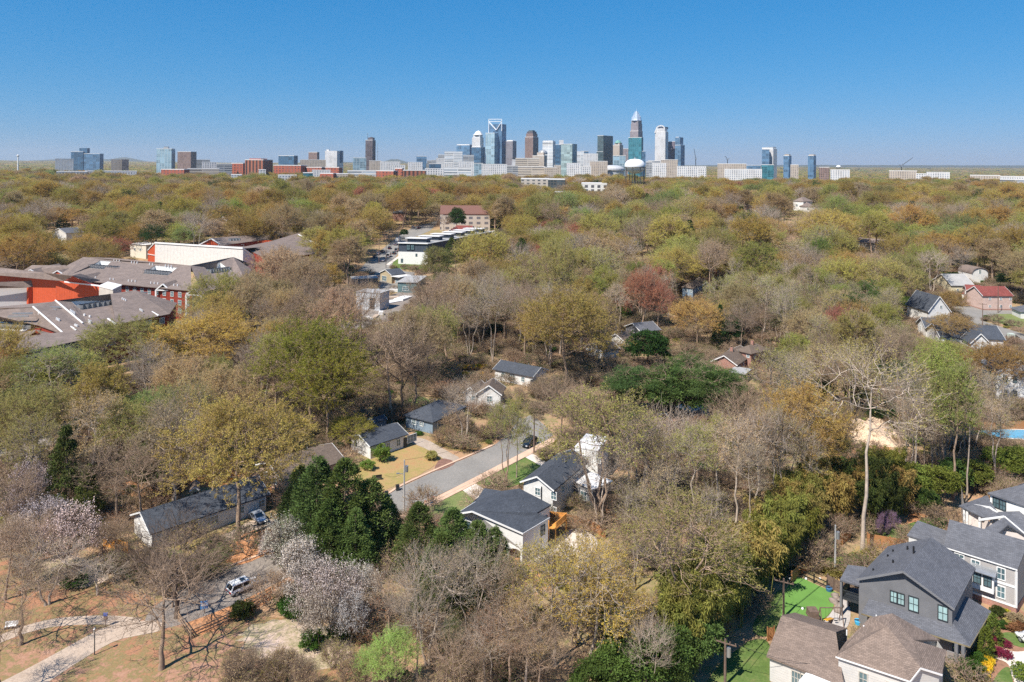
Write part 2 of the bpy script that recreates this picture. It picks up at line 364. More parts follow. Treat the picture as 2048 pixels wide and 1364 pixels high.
def blob_fn(Ht, Rc, cb, nb=120, cr=1.1, shell=(.55, 1.0)):
    def fn(rg, n):
        D = unit(rg.normal(size=(nb, 3))); D[:, 2] = np.abs(D[:, 2])*1.2-.35; D = unit(D)
        C = np.array([0, 0, (Ht+cb)/2])+D*np.array([Rc, Rc, (Ht-cb)/2])*rg.uniform(shell[0], shell[1], nb)[:, None]*.85; V_ = rg.uniform(0, 1, nb)
        k = rg.integers(0, nb, n); o = unit(rg.normal(size=(n, 3))); o[:, 2] = np.abs(o[:, 2])*.9-.2; o = o*rg.uniform(.55, 1, n)[:, None]*cr
        return C[k]+o, unit(o), .5*V_[k]+.5*rg.uniform(0, 1, n)
    return fn
LEAF = leafmat('leaves'); PETAL = leafmat('petals', trans=.3, huev=.02, lo=.85, hi=1.2); NEED = leafmat('needles', trans=.2, huev=.06, lo=.6, hi=2.0)
BARK = barkmat('bark', (.30, .215, .155)); PALE = barkmat('pale_bark', (.38, .31, .25)); DARKB = barkmat('dark_bark', (.15, .11, .085))
PRO = {}      # name -> (trunk mesh, crown mesh, Ht, Rc)
PDATA = {}
def reg(name, bv, bf, lv, lf, var, Ht, Rc, bark=BARK, leaf=LEAF):
    tm = npmesh(name+'_trunk', bv, [bf], bark); cm = npmesh(name+'_crown', lv, [lf], leaf, var) if lv is not None else None
    if tm: tm.polygons.foreach_set('use_smooth', [True]*len(tm.polygons))
    PRO[name] = (tm, cm, Ht, Rc); PDATA[name] = (bv, bf, lv, lf, var)
def trunk_only(Ht, r, seed=0, k=7):
    rg = np.random.default_rng(seed); P = bez(np.array([[0, 0, -.3]]), np.array([[0, 0, Ht]]), np.array([[.3, .2, Ht*.5]]), k, rg, .006)
    return tubes(P, np.linspace(r, r*.15, k)[None], 7)
for i in range(4): reg('broad%d' % i, *gen_tree(10+i, 18, 8.5, 4.5, n1=10, n2=7, n3=6, n4=5, leaves=22, lsize=.17), 18, 8.5)
for i in range(3): reg('oval%d' % i, *gen_tree(30+i, 22, 5.8, 6, n1=11, n2=6, n3=6, n4=5, leaves=15, lsize=.2, up=.2), 22, 5.8)
for i in range(3): reg('sparse%d' % i, *gen_tree(50+i, 20, 6.5, 5, n1=9, n2=6, n3=5, n4=5, leaves=7, lsize=.20, up=.1, forks=(1, 3, 2)[i], clump=.19), 20, 6.5, PALE if i != 1 else BARK)
for i in range(4): reg('bare%d' % i, *gen_tree(70+i, 18, 6.5, 4.5, n1=9, n2=6, n3=5, n4=4, leaves=1.8, lsize=.16, up=.15, forks=(1, 3, 1, 2)[i], twig=(.8, 1.8), tw_r=.017, upleaf=.7, clump=.2, r3=.045, low=-.05), 18, 6.5, (BARK, PALE, BARK, PALE)[i])
for i in range(2): reg('open%d' % i, *gen_tree(80+i, 14, 7, 3.2, n1=9, n2=6, n3=5, n4=5, leaves=0, up=.1, twig=(.6, 1.5), tw_r=.018, upleaf=.5, clump=.2, r3=.05, trunk_r=.32), 14, 7, (DARKB, BARK)[i])
for i in range(2): reg('tall%d' % i, *gen_tree(90+i, 28, 7.5, 13, n1=8, n2=4, n3=5, n4=4, leaves=5, lsize=.2, up=.1, forks=1, trunk_r=.25, upleaf=.5, clump=.18), 28, 7.5, PALE)
for i in range(3): reg('slim%d' % i, *gen_tree(95+i, 23, 3.8, 9, n1=8, n2=5, n3=5, n4=4, leaves=(4, 2, 6)[i], lsize=.19, up=.1, forks=(1, 2, 1)[i], upleaf=.6, clump=.2, trunk_r=.26, tw_r=.017, r3=.045), 23, 3.8, PALE)
for i in range(2): reg('blossom%d' % i, *gen_tree(100+i, 7, 4.4, 1.2, n1=9, n2=6, n3=5, n4=6, leaves=5, lsize=.155, up=.0, twig=(.6, 1.6), asp=.8, lobes=.4, low=-.4, trunk_r=.16, forks=(2, 3)[i]), 7, 4.4, DARKB, PETAL)
for i in range(2):
    l = shape_foliage(120+i, 17000, .36, conifer_fn(15, 4.3, nb=270, cr=.98, flat=1.0, power=.66), asp=.35, out=.8, upw=.6); reg('cypress%d' % i, *trunk_only(14, .25, i), *l, 15, 4.0, DARKB, NEED)
for i in range(2):
    l = shape_foliage(130+i, 11000, .5, conifer_fn(17, 4.8, nb=170, cr=1.25, flat=.4, power=.9), asp=.3, out=1.0, upw=-.1, droop=.2); reg('hemlock%d' % i, *trunk_only(16.5, .3, i+5), *l, 17, 4.8, DARKB, NEED)
for i in range(3):
    bv, bf, _, _, _ = gen_tree(140+i, 18, 6.5, 8, n1=9, n2=4, n3=2, n4=2, leaves=0, up=.1)
    l = shape_foliage(140+i, 16000, .38, blob_fn(18, 6.0, 5.5, nb=120, cr=1.2, shell=(.45, 1.1)), asp=.2, out=.8, upw=.5); reg('pine%d' % i, bv, bf, *l, 18, 6.5, BARK, NEED)
for i in range(2):
    l = shape_foliage(150+i, 10000, .4, blob_fn(11, 4.5, .3, nb=130, cr=.95, shell=(.6, 1.0)), asp=.5, out=.4, upw=.2); reg('evergreen%d' % i, *trunk_only(9, .22, i+9), *l, 11, 4.5, DARKB, leafmat('broadleaf', trans=.15, lo=.55, hi=1.6))
# bamboo: arching culms with drooping leaf sprays
def gen_bamboo(seed, nc=34, Ht=10., spread=2.2):
    rg = np.random.default_rng(seed); a = rg.uniform(0, 6.28, nc); r0 = rg.uniform(0, 1.6, nc); b = a+rg.normal(size=nc)*.5
    A = np.stack([np.cos(a)*r0, np.sin(a)*r0, np.zeros(nc)-.1], 1); h = Ht*rg.uniform(.65, 1, nc); o = rg.uniform(.8, spread, nc)
    T = A+np.stack([np.cos(b)*o, np.sin(b)*o, h], 1); Cc = A+np.stack([np.cos(b)*o*.1, np.sin(b)*o*.1, h*.85], 1)
    P = bez(A, T, Cc, 8, rg, .004); v, q = tubes(P, np.linspace(.045, .012, 8)[None]*np.ones((nc, 1)), 4)
    n = 9000; k = rg.integers(0, nc, n); t = rg.uniform(.28, 1, n)**.8*7; i0 = np.minimum(t.astype(int), 6); w_ = (t-i0)[:, None]
    pos = P[k, i0]*(1-w_)+P[k, i0+1]*w_; rad = (1.15-t/7*.75)*rg.uniform(0, .95, n); aa = rg.uniform(0, 6.28, n)
    o2 = np.stack([np.cos(aa)*rad, np.sin(aa)*rad, -rad*.35], 1); pos = pos+o2
    lv, lf = cards(pos, o2+np.array([0, 0, -.25])+rg.normal(size=(n, 3))*.3, .45*rg.uniform(.6, 1.2, n), .24, rg, .25)
    cv = rg.uniform(0, 1, nc); return v, q, lv, lf, .6*cv[k]+.4*rg.uniform(0, 1, n)
for i in range(3): reg('bamboo%d' % i, *gen_bamboo(160+i), 10, 3.0, barkmat('culm', (.28, .27, .08)), leafmat('bamboo_leaves', trans=.3, huev=.07, lo=.6, hi=1.5))
# shrubs
for i in range(2):
    l = shape_foliage(170+i, 2600, .2, blob_fn(2, 1.3, -.4, nb=40, cr=.35, shell=(.5, 1.0)), asp=.6, out=.5, upw=.3); reg('shrub%d' % i, *trunk_only(1.2, .05, i), *l, 2, 1.3, DARKB, LEAF)
l = shape_foliage(175, 3000, .16, conifer_fn(3.4, .75, 0, .55, 90, .3, 1), asp=.5, out=.3, upw=.8); reg('column_shrub0', *trunk_only(3, .05, 4), *l, 3.4, .75, DARKB, LEAF)
for i in range(2): reg('twiggy%d' % i, *gen_tree(180+i, 3.4, 2.2, .2, n1=9, n2=5, n3=4, n4=4, leaves=1.0, lsize=.14, up=-.1, forks=3, trunk_r=.07, twig=(.4, 1.0), tw_r=.012, r3=.02, upleaf=.8), 3.4, 2.2, BARK)
TREES = []    # (kind, base vec, height, radius, tint, palette word)
TN = {'ochre': (.36, .262, .072), 'olive': (.30, .27, .085), 'lime': (.27, .29, .07), 'limeoak': (.24, .225, .035), 'green': (.15, .22, .045), 'tan': (.38, .28, .17), 'orange': (.38, .23, .09), 'red': (.40, .17, .11),
      'gold': (.42, .31, .07), 'rust': (.24, .12, .06), 'dark': (.035, .065, .02), 'dkolive': (.07, .085, .025), 'white': (.86, .76, .67), 'pink': (.74, .60, .54), 'purple': (.35, .20, .36), 'grey': (.32, .26, .2), 'bamboo': (.25, .24, .06), 'yellow': (.75, .50, .02), 'magenta': (.33, .035, .07), 'pale': (.30, .42, .12), 'leaf': (.06, .12, .025)}
WORD = {'limeoak': 'bright yellow green', 'ochre': 'ochre budding', 'olive': 'olive green budding', 'lime': 'lime green leafing', 'green': 'fresh green', 'tan': 'tan budding', 'orange': 'orange budding', 'red': 'red budding', 'gold': 'golden budding', 'rust': 'rusty brown',
        'dark': 'dark green', 'dkolive': 'dark olive green', 'white': 'white flowering', 'pink': 'pink flowering', 'purple': 'purple flowering', 'grey': 'grey leafless', 'bamboo': 'yellow green', 'yellow': 'bright yellow', 'magenta': 'crimson', 'pale': 'pale green', 'leaf': 'green'}
rnd = random.Random(7)
def plant(kind, p, h, r, tint, rz=None, obj=True):
    TREES.append([kind, Vector(p), h, r, tint, rz if rz is not None else rnd.uniform(0, 6.28), obj])
def TB(kind, xb, yb, ytop, wpx, tint='ochre', dx=0):
    """tree from its visible foot"""
    p = G(xb, yb); h = (H-p.z)-(ytop-CY-ROLL*(xb-CX))*p.y/F; plant(kind, p, h, wpx/2*p.y/F, tint)
def TT(kind, x, ytop, wpx, h, tint='ochre'):
    """tree from its top, height given"""
    p = G(x, ytop, h); p.z -= h; plant(kind, p, h, wpx/2*p.y/F, tint)
# ------------------------------------------------ materials for buildings
ROOFD = shingle('charcoal_shingles', (.075, .085, .105)); ROOFG = shingle('slate_grey_shingles', (.13, .135, .155)); ROOFT = shingle('tan_shingles', (.23, .175, .145), .18); ROOFB = shingle('brown_shingles', (.17, .13, .105))
ROOFA = shingle('taupe_shingles', (.215, .17, .15), .12, 1.2, .4); ROOFR = shingle('red_roof_tiles', (.24, .07, .06), .2); WHITE = mat('white_paint', (.78, .77, .74), .6, .05); TRIM = mat('trim_white', (.8, .79, .77), .5, .03)
GREYS = siding('grey_siding', (.19, .19, .20)); LGREY = siding('light_grey_siding', (.44, .41, .39)); WSIDE = siding('white_siding', (.72, .71, .69)); PSIDE = siding('pale_siding', (.62, .60, .57), .3); BSIDE = siding('blue_siding', (.24, .31, .38)); PINKS = siding('pink_siding', (.60, .44, .38))
TANS = siding('tan_siding', (.45, .37, .24)); BRICKR = brick('red_brick', (.36, .12, .07), (.28, .09, .055)); BRICKP = brick('pale_brick', (.5, .35, .27), (.42, .28, .2))
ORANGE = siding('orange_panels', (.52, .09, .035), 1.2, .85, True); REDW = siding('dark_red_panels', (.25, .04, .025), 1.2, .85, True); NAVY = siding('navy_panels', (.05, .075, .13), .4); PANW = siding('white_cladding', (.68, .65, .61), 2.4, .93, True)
GLASS = mat('window_glass', (.10, .16, .18), .08, .3, .8, spec=.8); BGLASS = mat('bright_window_glass', (.35, .50, .50), .08, .2, .8, spec=.8); DARKM = mat('dark_frame', (.04, .045, .05), .5); CONC = mat('concrete', (.50, .46, .41), .85, .12, .5, bump=.1); METAL = mat('galvanised_metal', (.42, .43, .44), .35, .1, metal=.6)
BLACKM = mat('black_iron', (.02, .02, .022), .5); WOOD = siding('cedar_boards', (.42, .20, .085), .16, .7, True); NEWWOOD = siding('fresh_orange_boards', (.72, .33, .08), .16, .7, True); OLDWOOD = mat('weathered_wood', (.16, .11, .085), .9, .3, 3); RAILW = mat('rail_wood', (.33, .22, .14), .9, .3, 3)
MEMB = mat('roof_membrane', (.70, .68, .66), .7, .08, .2); GRAVR = mat('grey_roof_sheet', (.36, .35, .34), .8, .12, .4)
def window(par, o, t, n, w, h, fm=None, gm=None, mull=1, deep=.06, rail=True):
    """o: centre on the wall, t: along the wall, n: outward"""
    o = Vector(o); t = Vector(t).normalized(); n = Vector(n).normalized(); z = Vector((0, 0, 1)); fw = .11
    m = MB(); c = o+n*deep
    for s in (-1, 1):
        m.bar(c+t*s*w/2-z*(h/2+fw/2), c+t*s*w/2+z*(h/2+fw/2), fw, fw*.9, n); m.bar(c-t*(w/2-fw/2)+z*s*h/2, c+t*(w/2-fw/2)+z*s*h/2, fw*.9, fw, n)
    for k in range(mull): m.bar(c+t*(-w/2+w*(k+1)/(mull+1))-z*(h/2-fw/2), c+t*(-w/2+w*(k+1)/(mull+1))+z*(h/2-fw/2), .06, .05, n)
    if rail: m.bar(c-t*(w/2-fw/2)-n*.01, c+t*(w/2-fw/2)-n*.01, .05, .06, n)
    f = m.build('window', fm or TRIM, par)
    g = MB(); q = o+n*.035; g.face([q-t*w/2-z*h/2, q+t*w/2-z*h/2, q+t*w/2+z*h/2, q-t*w/2+z*h/2]); g.build('pane', gm or GLASS, f)
    return f
def door(par, o, t, n, w, h, m_=None):
    o = Vector(o); t = Vector(t).normalized(); n = Vector(n).normalized()
    d = MB().bar(o-t*w/2+n*.03, o+t*w/2+n*.03, .06, h, (0, 0, 1)).build('door', m_ or DARKM, par)
    MB().bar(o+t*w*.35+n*.09-Vector((0, 0, .1)), o+t*w*.35+n*.09+Vector((0, 0, .1)), .05).build('handle', METAL, d); return d
class Fr:
    def __init__(s, A, B, C, ez):
        s.A = G(*A, ez); B = G(*B, ez); s.u = Vector((B.x-s.A.x, B.y-s.A.y, 0)); s.L = s.u.length; s.u.normalize()
        s.gz = s.A.z-ez; s.v = Vector((-s.u.y, s.u.x, 0))
        if isinstance(C, (int, float)):
            if s.v.y < 0: s.v = -s.v
            s.W = float(C)
        else:
            Cc = G(*C, ez)-s.A; s.W = Cc.dot(s.v)
            if s.W < 0: s.W = -s.W; s.v = -s.v
        s.ez = ez; s.o = Vector((s.A.x, s.A.y, 0))
    def p(s, x, y, z): q = s.o+s.u*x+s.v*y; return Vector((q.x, q.y, s.gz+z))
def clearpoly(pts): CLR.append([(p[0], p[1]) for p in pts])
def house(name, label, A, B, C, ez, rise, roof, wallm, roofm, wins=(), ov=.5, cat='house', group=None, base=None, chim=None, vents=2, kopad=4, soffit=True, keep=True):
    f = Fr(A, B, C, ez); L_, W_ = f.L, f.W
    r = empty(name, f.p(L_/2, W_/2, 0), label, cat, group)
    # walls
    m = MB(); b0 = -1.0; x0, x1, y0, y1 = ov, L_-ov, ov, W_-ov; top = ez-.02
    c4 = [(x0, y0), (x1, y0), (x1, y1), (x0, y1)]
    for i in range(4):
        (ax, ay), (bx, by) = c4[i], c4[(i+1) % 4]; m.face([f.p(ax, ay, b0), f.p(bx, by, b0), f.p(bx, by, top), f.p(ax, ay, top)])
    if roof == 'u':
        hz = lambda y: rise*(1-abs(y-W_/2)/(W_/2))
        for x in (x0, x1): m.face([f.p(x, y0, top), f.p(x, y1, top), f.p(x, y1, ez+hz(y1)-.1), f.p(x, W_/2, ez+rise-.1), f.p(x, y0, ez+hz(y0)-.1)])
    elif roof == 'v':
        hz = lambda x: rise*(1-abs(x-L_/2)/(L_/2))
        for y in (y0, y1): m.face([f.p(x0, y, top), f.p(x1, y, top), f.p(x1, y, ez+hz(x1)-.1), f.p(L_/2, y, ez+rise-.1), f.p(x0, y, ez+hz(x0)-.1)])
    m.build('wall', wallm, r)
    if base:
        m = MB()
        e = .06; cc = [(x0-e, y0-e), (x1+e, y0-e), (x1+e, y1+e), (x0-e, y1+e)]
        for i in range(4):
            (ax, ay), (bx, by) = cc[i], cc[(i+1) % 4]; m.face([f.p(ax, ay, b0), f.p(bx, by, b0), f.p(bx, by, base[1]), f.p(ax, ay, base[1])])
        m.build('base_course', base[0], r)
    # roof
    m = MB(); t = .2; E = [f.p(0, 0, ez), f.p(L_, 0, ez), f.p(L_, W_, ez), f.p(0, W_, ez)]
    if roof == 'flat':
        m.slab([p+Vector((0, 0, t)) for p in E], t)
    elif roof == 'u':
        a, b = f.p(0, W_/2, ez+rise), f.p(L_, W_/2, ez+rise); m.slab([E[0], E[1], b, a], t); m.slab([a, b, E[2], E[3]], t)
    elif roof == 'v':
        a, b = f.p(L_/2, 0, ez+rise), f.p(L_/2, W_, ez+rise); m.slab([E[0], a, b, E[3]], t); m.slab([a, E[1], E[2], b], t)
    else:
        if L_ > W_: a, b = f.p(W_/2, W_/2, ez+rise), f.p(L_-W_/2, W_/2, ez+rise); fs = [[E[0], E[1], b, a], [E[1], E[2], b], [E[2], E[3], a, b], [E[3], E[0], a]]
        else: a, b = f.p(L_/2, L_/2, ez+rise), f.p(L_/2, W_-L_/2, ez+rise); fs = [[E[0], E[1], a], [E[1], E[2], b, a], [E[2], E[3], b], [E[3], E[0], a, b]]
        for q in fs: m.slab(q, t)
    rf = m.build('roof', roofm, r)
    if roof in 'uv':   # white bargeboards
        m = MB()
        if roof == 'u': segs = [(f.p(x, 0, ez-.12), f.p(x, W_/2, ez+rise-.12)) for x in (-.04, L_+.04)]+[(f.p(x, W_, ez-.12), f.p(x, W_/2, ez+rise-.12)) for x in (-.04, L_+.04)]
        else: segs = [(f.p(0, y, ez-.12), f.p(L_/2, y, ez+rise-.12)) for y in (-.04, W_+.04)]+[(f.p(L_, y, ez-.12), f.p(L_/2, y, ez+rise-.12)) for y in (-.04, W_+.04)]
        ks = ((0, 2), (1, 3)) if roof == 'u' else ((0, 2), (1, 3))
        for kk in ks:
            m = MB()
            for q in kk: m.bar(*segs[q], .06, .26)
            m.build('bargeboard', TRIM, r)
    for i in range(vents):
        q = f.p(L_*(.3+.35*i), W_*.62, ez+rise*.9 if roof != 'flat' else ez+.2); MB().tube(q-Vector((0, 0, .5)), q+Vector((0, 0, .35)), .09).build('vent_pipe', METAL, rf)
    if chim:
        q = f.p(chim[0]*L_, chim[1]*W_, 0); MB().box(q, .9, .7, f.gz+ez, f.gz+ez+rise+1.0, math.atan2(f.u.y, f.u.x)).build('chimney', chim[2], rf)
    for wn in wins:
        sd, s_, z, w, h = wn[:5]; k = wn[5] if len(wn) > 5 else {}
        if sd == 0: o, tt, nn = f.p(ov+s_, y0, z), f.u, -f.v
        elif sd == 1: o, tt, nn = f.p(x1, ov+s_, z), f.v, f.u
        elif sd == 2: o, tt, nn = f.p(x1-s_, y1, z), -f.u, f.v
        else: o, tt, nn = f.p(x0, y1-s_, z), -f.v, -f.u
        if k.get('door'): door(r, o, tt, nn, w, h)
        else: window(r, o, tt, nn, w, h, k.get('fm'), k.get('gm'), k.get('mull', 1))
    clearpoly([f.p(-1.5, -1.5, 0), f.p(L_+1.5, -1.5, 0), f.p(L_+1.5, W_+1.5, 0), f.p(-1.5, W_+1.5, 0)])
    if keep:
        ps = [proj(*p) for p in E]+[proj(*f.p(L_/2, W_/2, ez+rise)), proj(*f.p(ov, ov, ez*.4)), proj(*f.p(L_-ov, ov, ez*.4))]
        x0_, x1_, y0_, y1_ = min(p[0] for p in ps), max(p[0] for p in ps), min(p[1] for p in ps), max(p[1] for p in ps)
        if f.A.y > 300: ko(x0_+(x1_-x0_)*.05, y0_, x1_-(x1_-x0_)*.05, y0_+(y1_-y0_)*.8, f.A.y)
        else: ko(x0_-kopad, y0_-kopad, x1_+kopad, y1_+kopad, f.A.y)
    return r, f
def Zm(ox, oy, s): return lambda x, y, z: W(ox+x/s, oy+y/s, z)
# ------------------------------------------------ ground
def groundmat(name, stops, s1=.05, s2=.6, mixw=.5, bump=.3, extra=None):
    m, n, o = mk(name); p = N(n, 'BsdfDiffuse')
    a = noise(n, s1, 6, rough=.65); b = noise(n, s2, 6, rough=.75); f = math_(n, 'ADD', math_(n, 'MULTIPLY', a, 1-mixw), math_(n, 'MULTIPLY', b, mixw))
    cc = ramp(n, f, stops)
    fine = ramp(n, noise(n, 3.5, 4, rough=.8), [(.3, (.78,)*3), (.7, (1.22,)*3)])
    L(n, mixc(n, 1.0, cc, fine, 'MULTIPLY'), p.inputs[0]); L(n, p.outputs[0], o.inputs[0]); return m
LITTER = groundmat('leaf_litter', [(.34, (.33, .17, .09)), (.43, (.42, .26, .16)), (.5, (.34, .24, .14)), (.57, (.22, .20, .085)), (.66, (.50, .30, .18))])
CLAY = groundmat('orange_clay', [(.35, (.42, .17, .07)), (.5, (.52, .26, .13)), (.65, (.36, .16, .08))], .2, 1.2)
MEADOW = groundmat('meadow', [(.36, (.40, .20, .12)), (.45, (.36, .185, .11)), (.51, (.22, .185, .085)), (.55, (.36, .20, .13)), (.66, (.44, .27, .19))], .07, .6, .5)
PETALG = groundmat('petal_strewn_grass', [(.38, (.56, .43, .37)), (.47, (.44, .34, .25)), (.55, (.27, .24, .13)), (.64, (.52, .40, .34))], .15, .9, .55)
LAWN = groundmat('lawn', [(.36, (.08, .13, .035)), (.5, (.115, .17, .05)), (.64, (.20, .19, .08))], .14, .9, .5)
DRYLAWN = groundmat('dry_lawn', [(.36, (.40, .22, .11)), (.48, (.38, .26, .12)), (.56, (.30, .25, .09)), (.66, (.44, .27, .15))], .12, .9, .45)
NEWLAWN = groundmat('pale_new_lawn', [(.36, (.13, .17, .06)), (.5, (.18, .21, .08)), (.64, (.22, .22, .10))], .15, 1.2, .5)
TURF = mat('turf_green', (.125, .26, .055), .9, .10, .5); FGREEN = mat('forest_floor_far', (.14, .12, .05), .95, .3, .02)
ASPH = groundmat('asphalt', [(.36, (.21, .195, .18)), (.5, (.25, .235, .215)), (.64, (.29, .265, .24))], .1, 1.5, .4); ASPHD = groundmat('old_asphalt', [(.36, (.19, .165, .145)), (.5, (.25, .215, .19)), (.64, (.30, .26, .22))], .15, 1.2, .5)
PATHM = groundmat('pale_path', [(.36, (.38, .29, .22)), (.5, (.47, .37, .29)), (.64, (.41, .32, .25))], .12, 1.0, .4); KERB = mat('kerb_concrete', (.62, .42, .30), .9, .12, .6); SLABM = mat('drive_concrete', (.66, .58, .50), .85, .08, .4)
xs = np.concatenate([np.linspace(-16000, -1300, 60), np.linspace(-1250, 1250, 121), np.linspace(1300, 16000, 60)]); ys = np.concatenate([np.linspace(-200, 320, 30), np.linspace(335, 1500, 90), np.geomspace(1520, 16000, 100)])
XX, YY = np.meshgrid(xs, ys); ZZ = gz(XX, YY); v = np.stack([XX, YY, ZZ], -1).reshape(-1, 3); nx = len(xs)
ii = np.arange(len(ys)*nx).reshape(len(ys), nx); q = np.stack([ii[:-1, :-1], ii[:-1, 1:], ii[1:, 1:], ii[1:, :-1]], -1).reshape(-1, 4)
gme = npmesh('ground', v, [q], [LITTER, FGREEN], midx=(v[q].mean(1)[:, 1] > 700).astype(int)); tag(link('ground', gme), kind='structure')
def smoothpoly(P, it=2):
    for _ in range(it):
        Q = []
        for i in range(len(P)): a, b = P[i], P[(i+1) % len(P)]; Q += [a*.75+b*.25, a*.25+b*.75]
        P = Q
    return P
def sheet(name, pts, m, dz=.02, sm_=True, ragged=0, clear=True, label=None, cat=None, kind='structure', far=False):
    P = [G(x, y, dz) for x, y in pts]
    if sm_: P = smoothpoly(P)
    if ragged:
        rr = random.Random(len(name)+int(pts[0][0])); P = smoothpoly(P, 1); P = [p+Vector((rr.uniform(-1, 1), rr.uniform(-1, 1), 0))*ragged for p in P]
    for p in P: p.z = float(gz(p.x, p.y))+dz
    from mathutils.geometry import tessellate_polygon
    tri = tessellate_polygon([P]); mb = MB()
    for t in tri:
        a, b, c_ = [P[i] for i in t]
        if (b-a).cross(c_-a).z < 0: b, c_ = c_, b
        mb.face([a, b, c_])
    o = mb.build(name, m); tag(o, label, cat, kind=kind)
    if clear: clearpoly(P)
    return o
def strip(name, pts, w, m, dz=.03, kind='structure', clear=True, h=0, label=None, cat=None, keep=0):
    """ribbon along image points; h>0 makes a raised kerb"""
    P = [G(x, y) for x, y in pts]; Q = [P[0]]
    for i in range(len(P)-1):
        for t in (.25, .5, .75, 1): Q.append(P[i].lerp(P[i+1], t))
    for _ in range(3): Q = [Q[0]]+[(Q[i-1]+Q[i]*2+Q[i+1])/4 for i in range(1, len(Q)-1)]+[Q[-1]]
    Lf, Rt = [], []
    for i, p in enumerate(Q):
        d = (Q[min(i+1, len(Q)-1)]-Q[max(i-1, 0)]); d.z = 0; d.normalize(); n_ = Vector((-d.y, d.x, 0))
        for lst, s in ((Lf, 1), (Rt, -1)):
            a = p+n_*s*w/2; lst.append(Vector((a.x, a.y, float(gz(a.x, a.y))+dz)))
    mb = MB()
    for i in range(len(Q)-1):
        if h: mb.slab([Rt[i]+V(0, 0, h), Rt[i+1]+V(0, 0, h), Lf[i+1]+V(0, 0, h), Lf[i]+V(0, 0, h)], h+.05)
        else: mb.face([Rt[i], Rt[i+1], Lf[i+1], Lf[i]])
    o = mb.build(name, m); tag(o, label, cat, kind=kind)
    if clear:
        for i in range(len(Q)-1): clearpoly([Rt[i], Rt[i+1], Lf[i+1], Lf[i]])
    if keep:
        for p in Q: a = proj(*p); k = w/2*F/p.y*keep; ko(a[0]-k, a[1]-k*.6, a[0]+k, a[1]+k*.6, p.y)
    return o
# lower-left park, street and clearings
sheet('meadow_clearing', [(-60, 1130), (120, 1105), (230, 1175), (330, 1200), (420, 1240), (620, 1230), (760, 1290), (700, 1420), (-60, 1430)], MEADOW, .02, ragged=.4)
sheet('petal_ground', [(470, 1250), (600, 1238), (700, 1262), (720, 1320), (600, 1345), (490, 1310)], PETALG, .035, ragged=.8)
sheet('petal_ground', [(40, 1125), (150, 1100), (235, 1140), (200, 1170), (90, 1180)], PETALG, .035, ragged=.8)
sheet('clay_bank', [(400, 1275), (352, 1250), (430, 1215), (500, 1192), (545, 1165), (590, 1150), (585, 1172), (540, 1200), (470, 1240)], CLAY, .04, ragged=.25)
sheet('clay_yard', [(270, 1165), (300, 1105), (400, 1075), (500, 1040), (560, 1060), (520, 1110), (400, 1150), (320, 1190)], DRYLAWN, .03, ragged=.5, clear=False)
sheet('clay_yard', [(440, 1125), (470, 1082), (500, 1060), (545, 1055), (560, 1085), (500, 1130)], CLAY, .05, ragged=.3, clear=False)
sheet('clay_yard', [(200, 985), (280, 950), (400, 925), (560, 955), (560, 1010), (430, 960), (280, 1010)], CLAY, .03, ragged=.6, clear=False)
sheet('street', [(285, 1235), (330, 1195), (420, 1150), (500, 1122), (540, 1108), (620, 1085), (640, 1110), (600, 1140), (520, 1185), (430, 1225), (355, 1252), (300, 1262)], ASPHD, .045)
strip('kerb_strip', [(330, 1192), (400, 1155), (500, 1118), (560, 1096)], .5, KERB, .06, h=.12)
sheet('path', [(-40, 1385), (60, 1335), (150, 1285), (215, 1250), (255, 1246), (290, 1240), (330, 1245), (325, 1262), (270, 1272), (230, 1280), (170, 1315), (95, 1364), (40, 1410)], PATHM, .05)
strip('footpath', [(-20, 1287), (40, 1262), (100, 1246), (160, 1241), (220, 1240), (275, 1246)], 2.0, PATHM, .055)
sheet('driveway', [(395, 1090), (470, 1060), (500, 1040), (545, 1035), (552, 1052), (520, 1062), (480, 1075), (410, 1102)], PATHM, .045)
# middle street
sheet('street', [(735, 1062), (768, 990), (860, 947), (940, 913), (985, 893), (1020, 865), (1030, 848), (1060, 830), (1075, 838), (1108, 868), (1092, 882), (1040, 908), (940, 960), (850, 1003), (800, 1032), (790, 1055)], ASPH, .045, sm_=False)
strip('kerb_strip', [(735, 1058), (765, 988), (860, 945), (940, 911), (988, 890)], .5, KERB, .05, h=.12)
strip('pavement', [(770, 1066), (800, 1037), (862, 1007), (950, 962), (1045, 912), (1110, 878)], 1.9, KERB, .05, h=.10, keep=.8)
strip('street', [(1030, 850), (1000, 818), (975, 800), (950, 790)], 6.0, ASPH, .047)
sheet('verge', [(945, 965), (985, 940), (1050, 905), (1100, 925), (1035, 975), (985, 975)], LAWN, .035, ragged=.2)
sheet('lawn', [(855, 1010), (920, 978), (965, 990), (960, 1010), (925, 1030), (880, 1040), (845, 1032)], NEWLAWN, .04, ragged=.1)
sheet('driveway', [(920, 976), (947, 964), (982, 988), (955, 1004)], SLABM, .06, sm_=False)
sheet('driveway', [(1046, 912), (1060, 904), (1098, 926), (1086, 934)], SLABM, .06, sm_=False)
sheet('dry_lawn_yard', [(690, 955), (735, 925), (800, 885), (850, 878), (905, 905), (850, 945), (765, 982), (745, 1000), (715, 985)], DRYLAWN, .03, ragged=.2)
sheet('dry_lawn_yard', [(850, 880), (880, 862), (940, 868), (985, 885), (960, 903), (915, 905)], DRYLAWN, .03, ragged=.2, clear=False)
sheet('driveway', [(808, 880), (842, 872), (900, 905), (925, 918), (905, 928), (855, 898)], groundmat('worn_drive', [(.4, (.36, .29, .23)), (.6, (.46, .39, .33))]), .05)
sheet('mulch_bed', [(866, 940), (880, 915), (905, 920), (912, 928), (880, 942)], mat('mulch', (.22, .12, .09), .95, .3), .055)
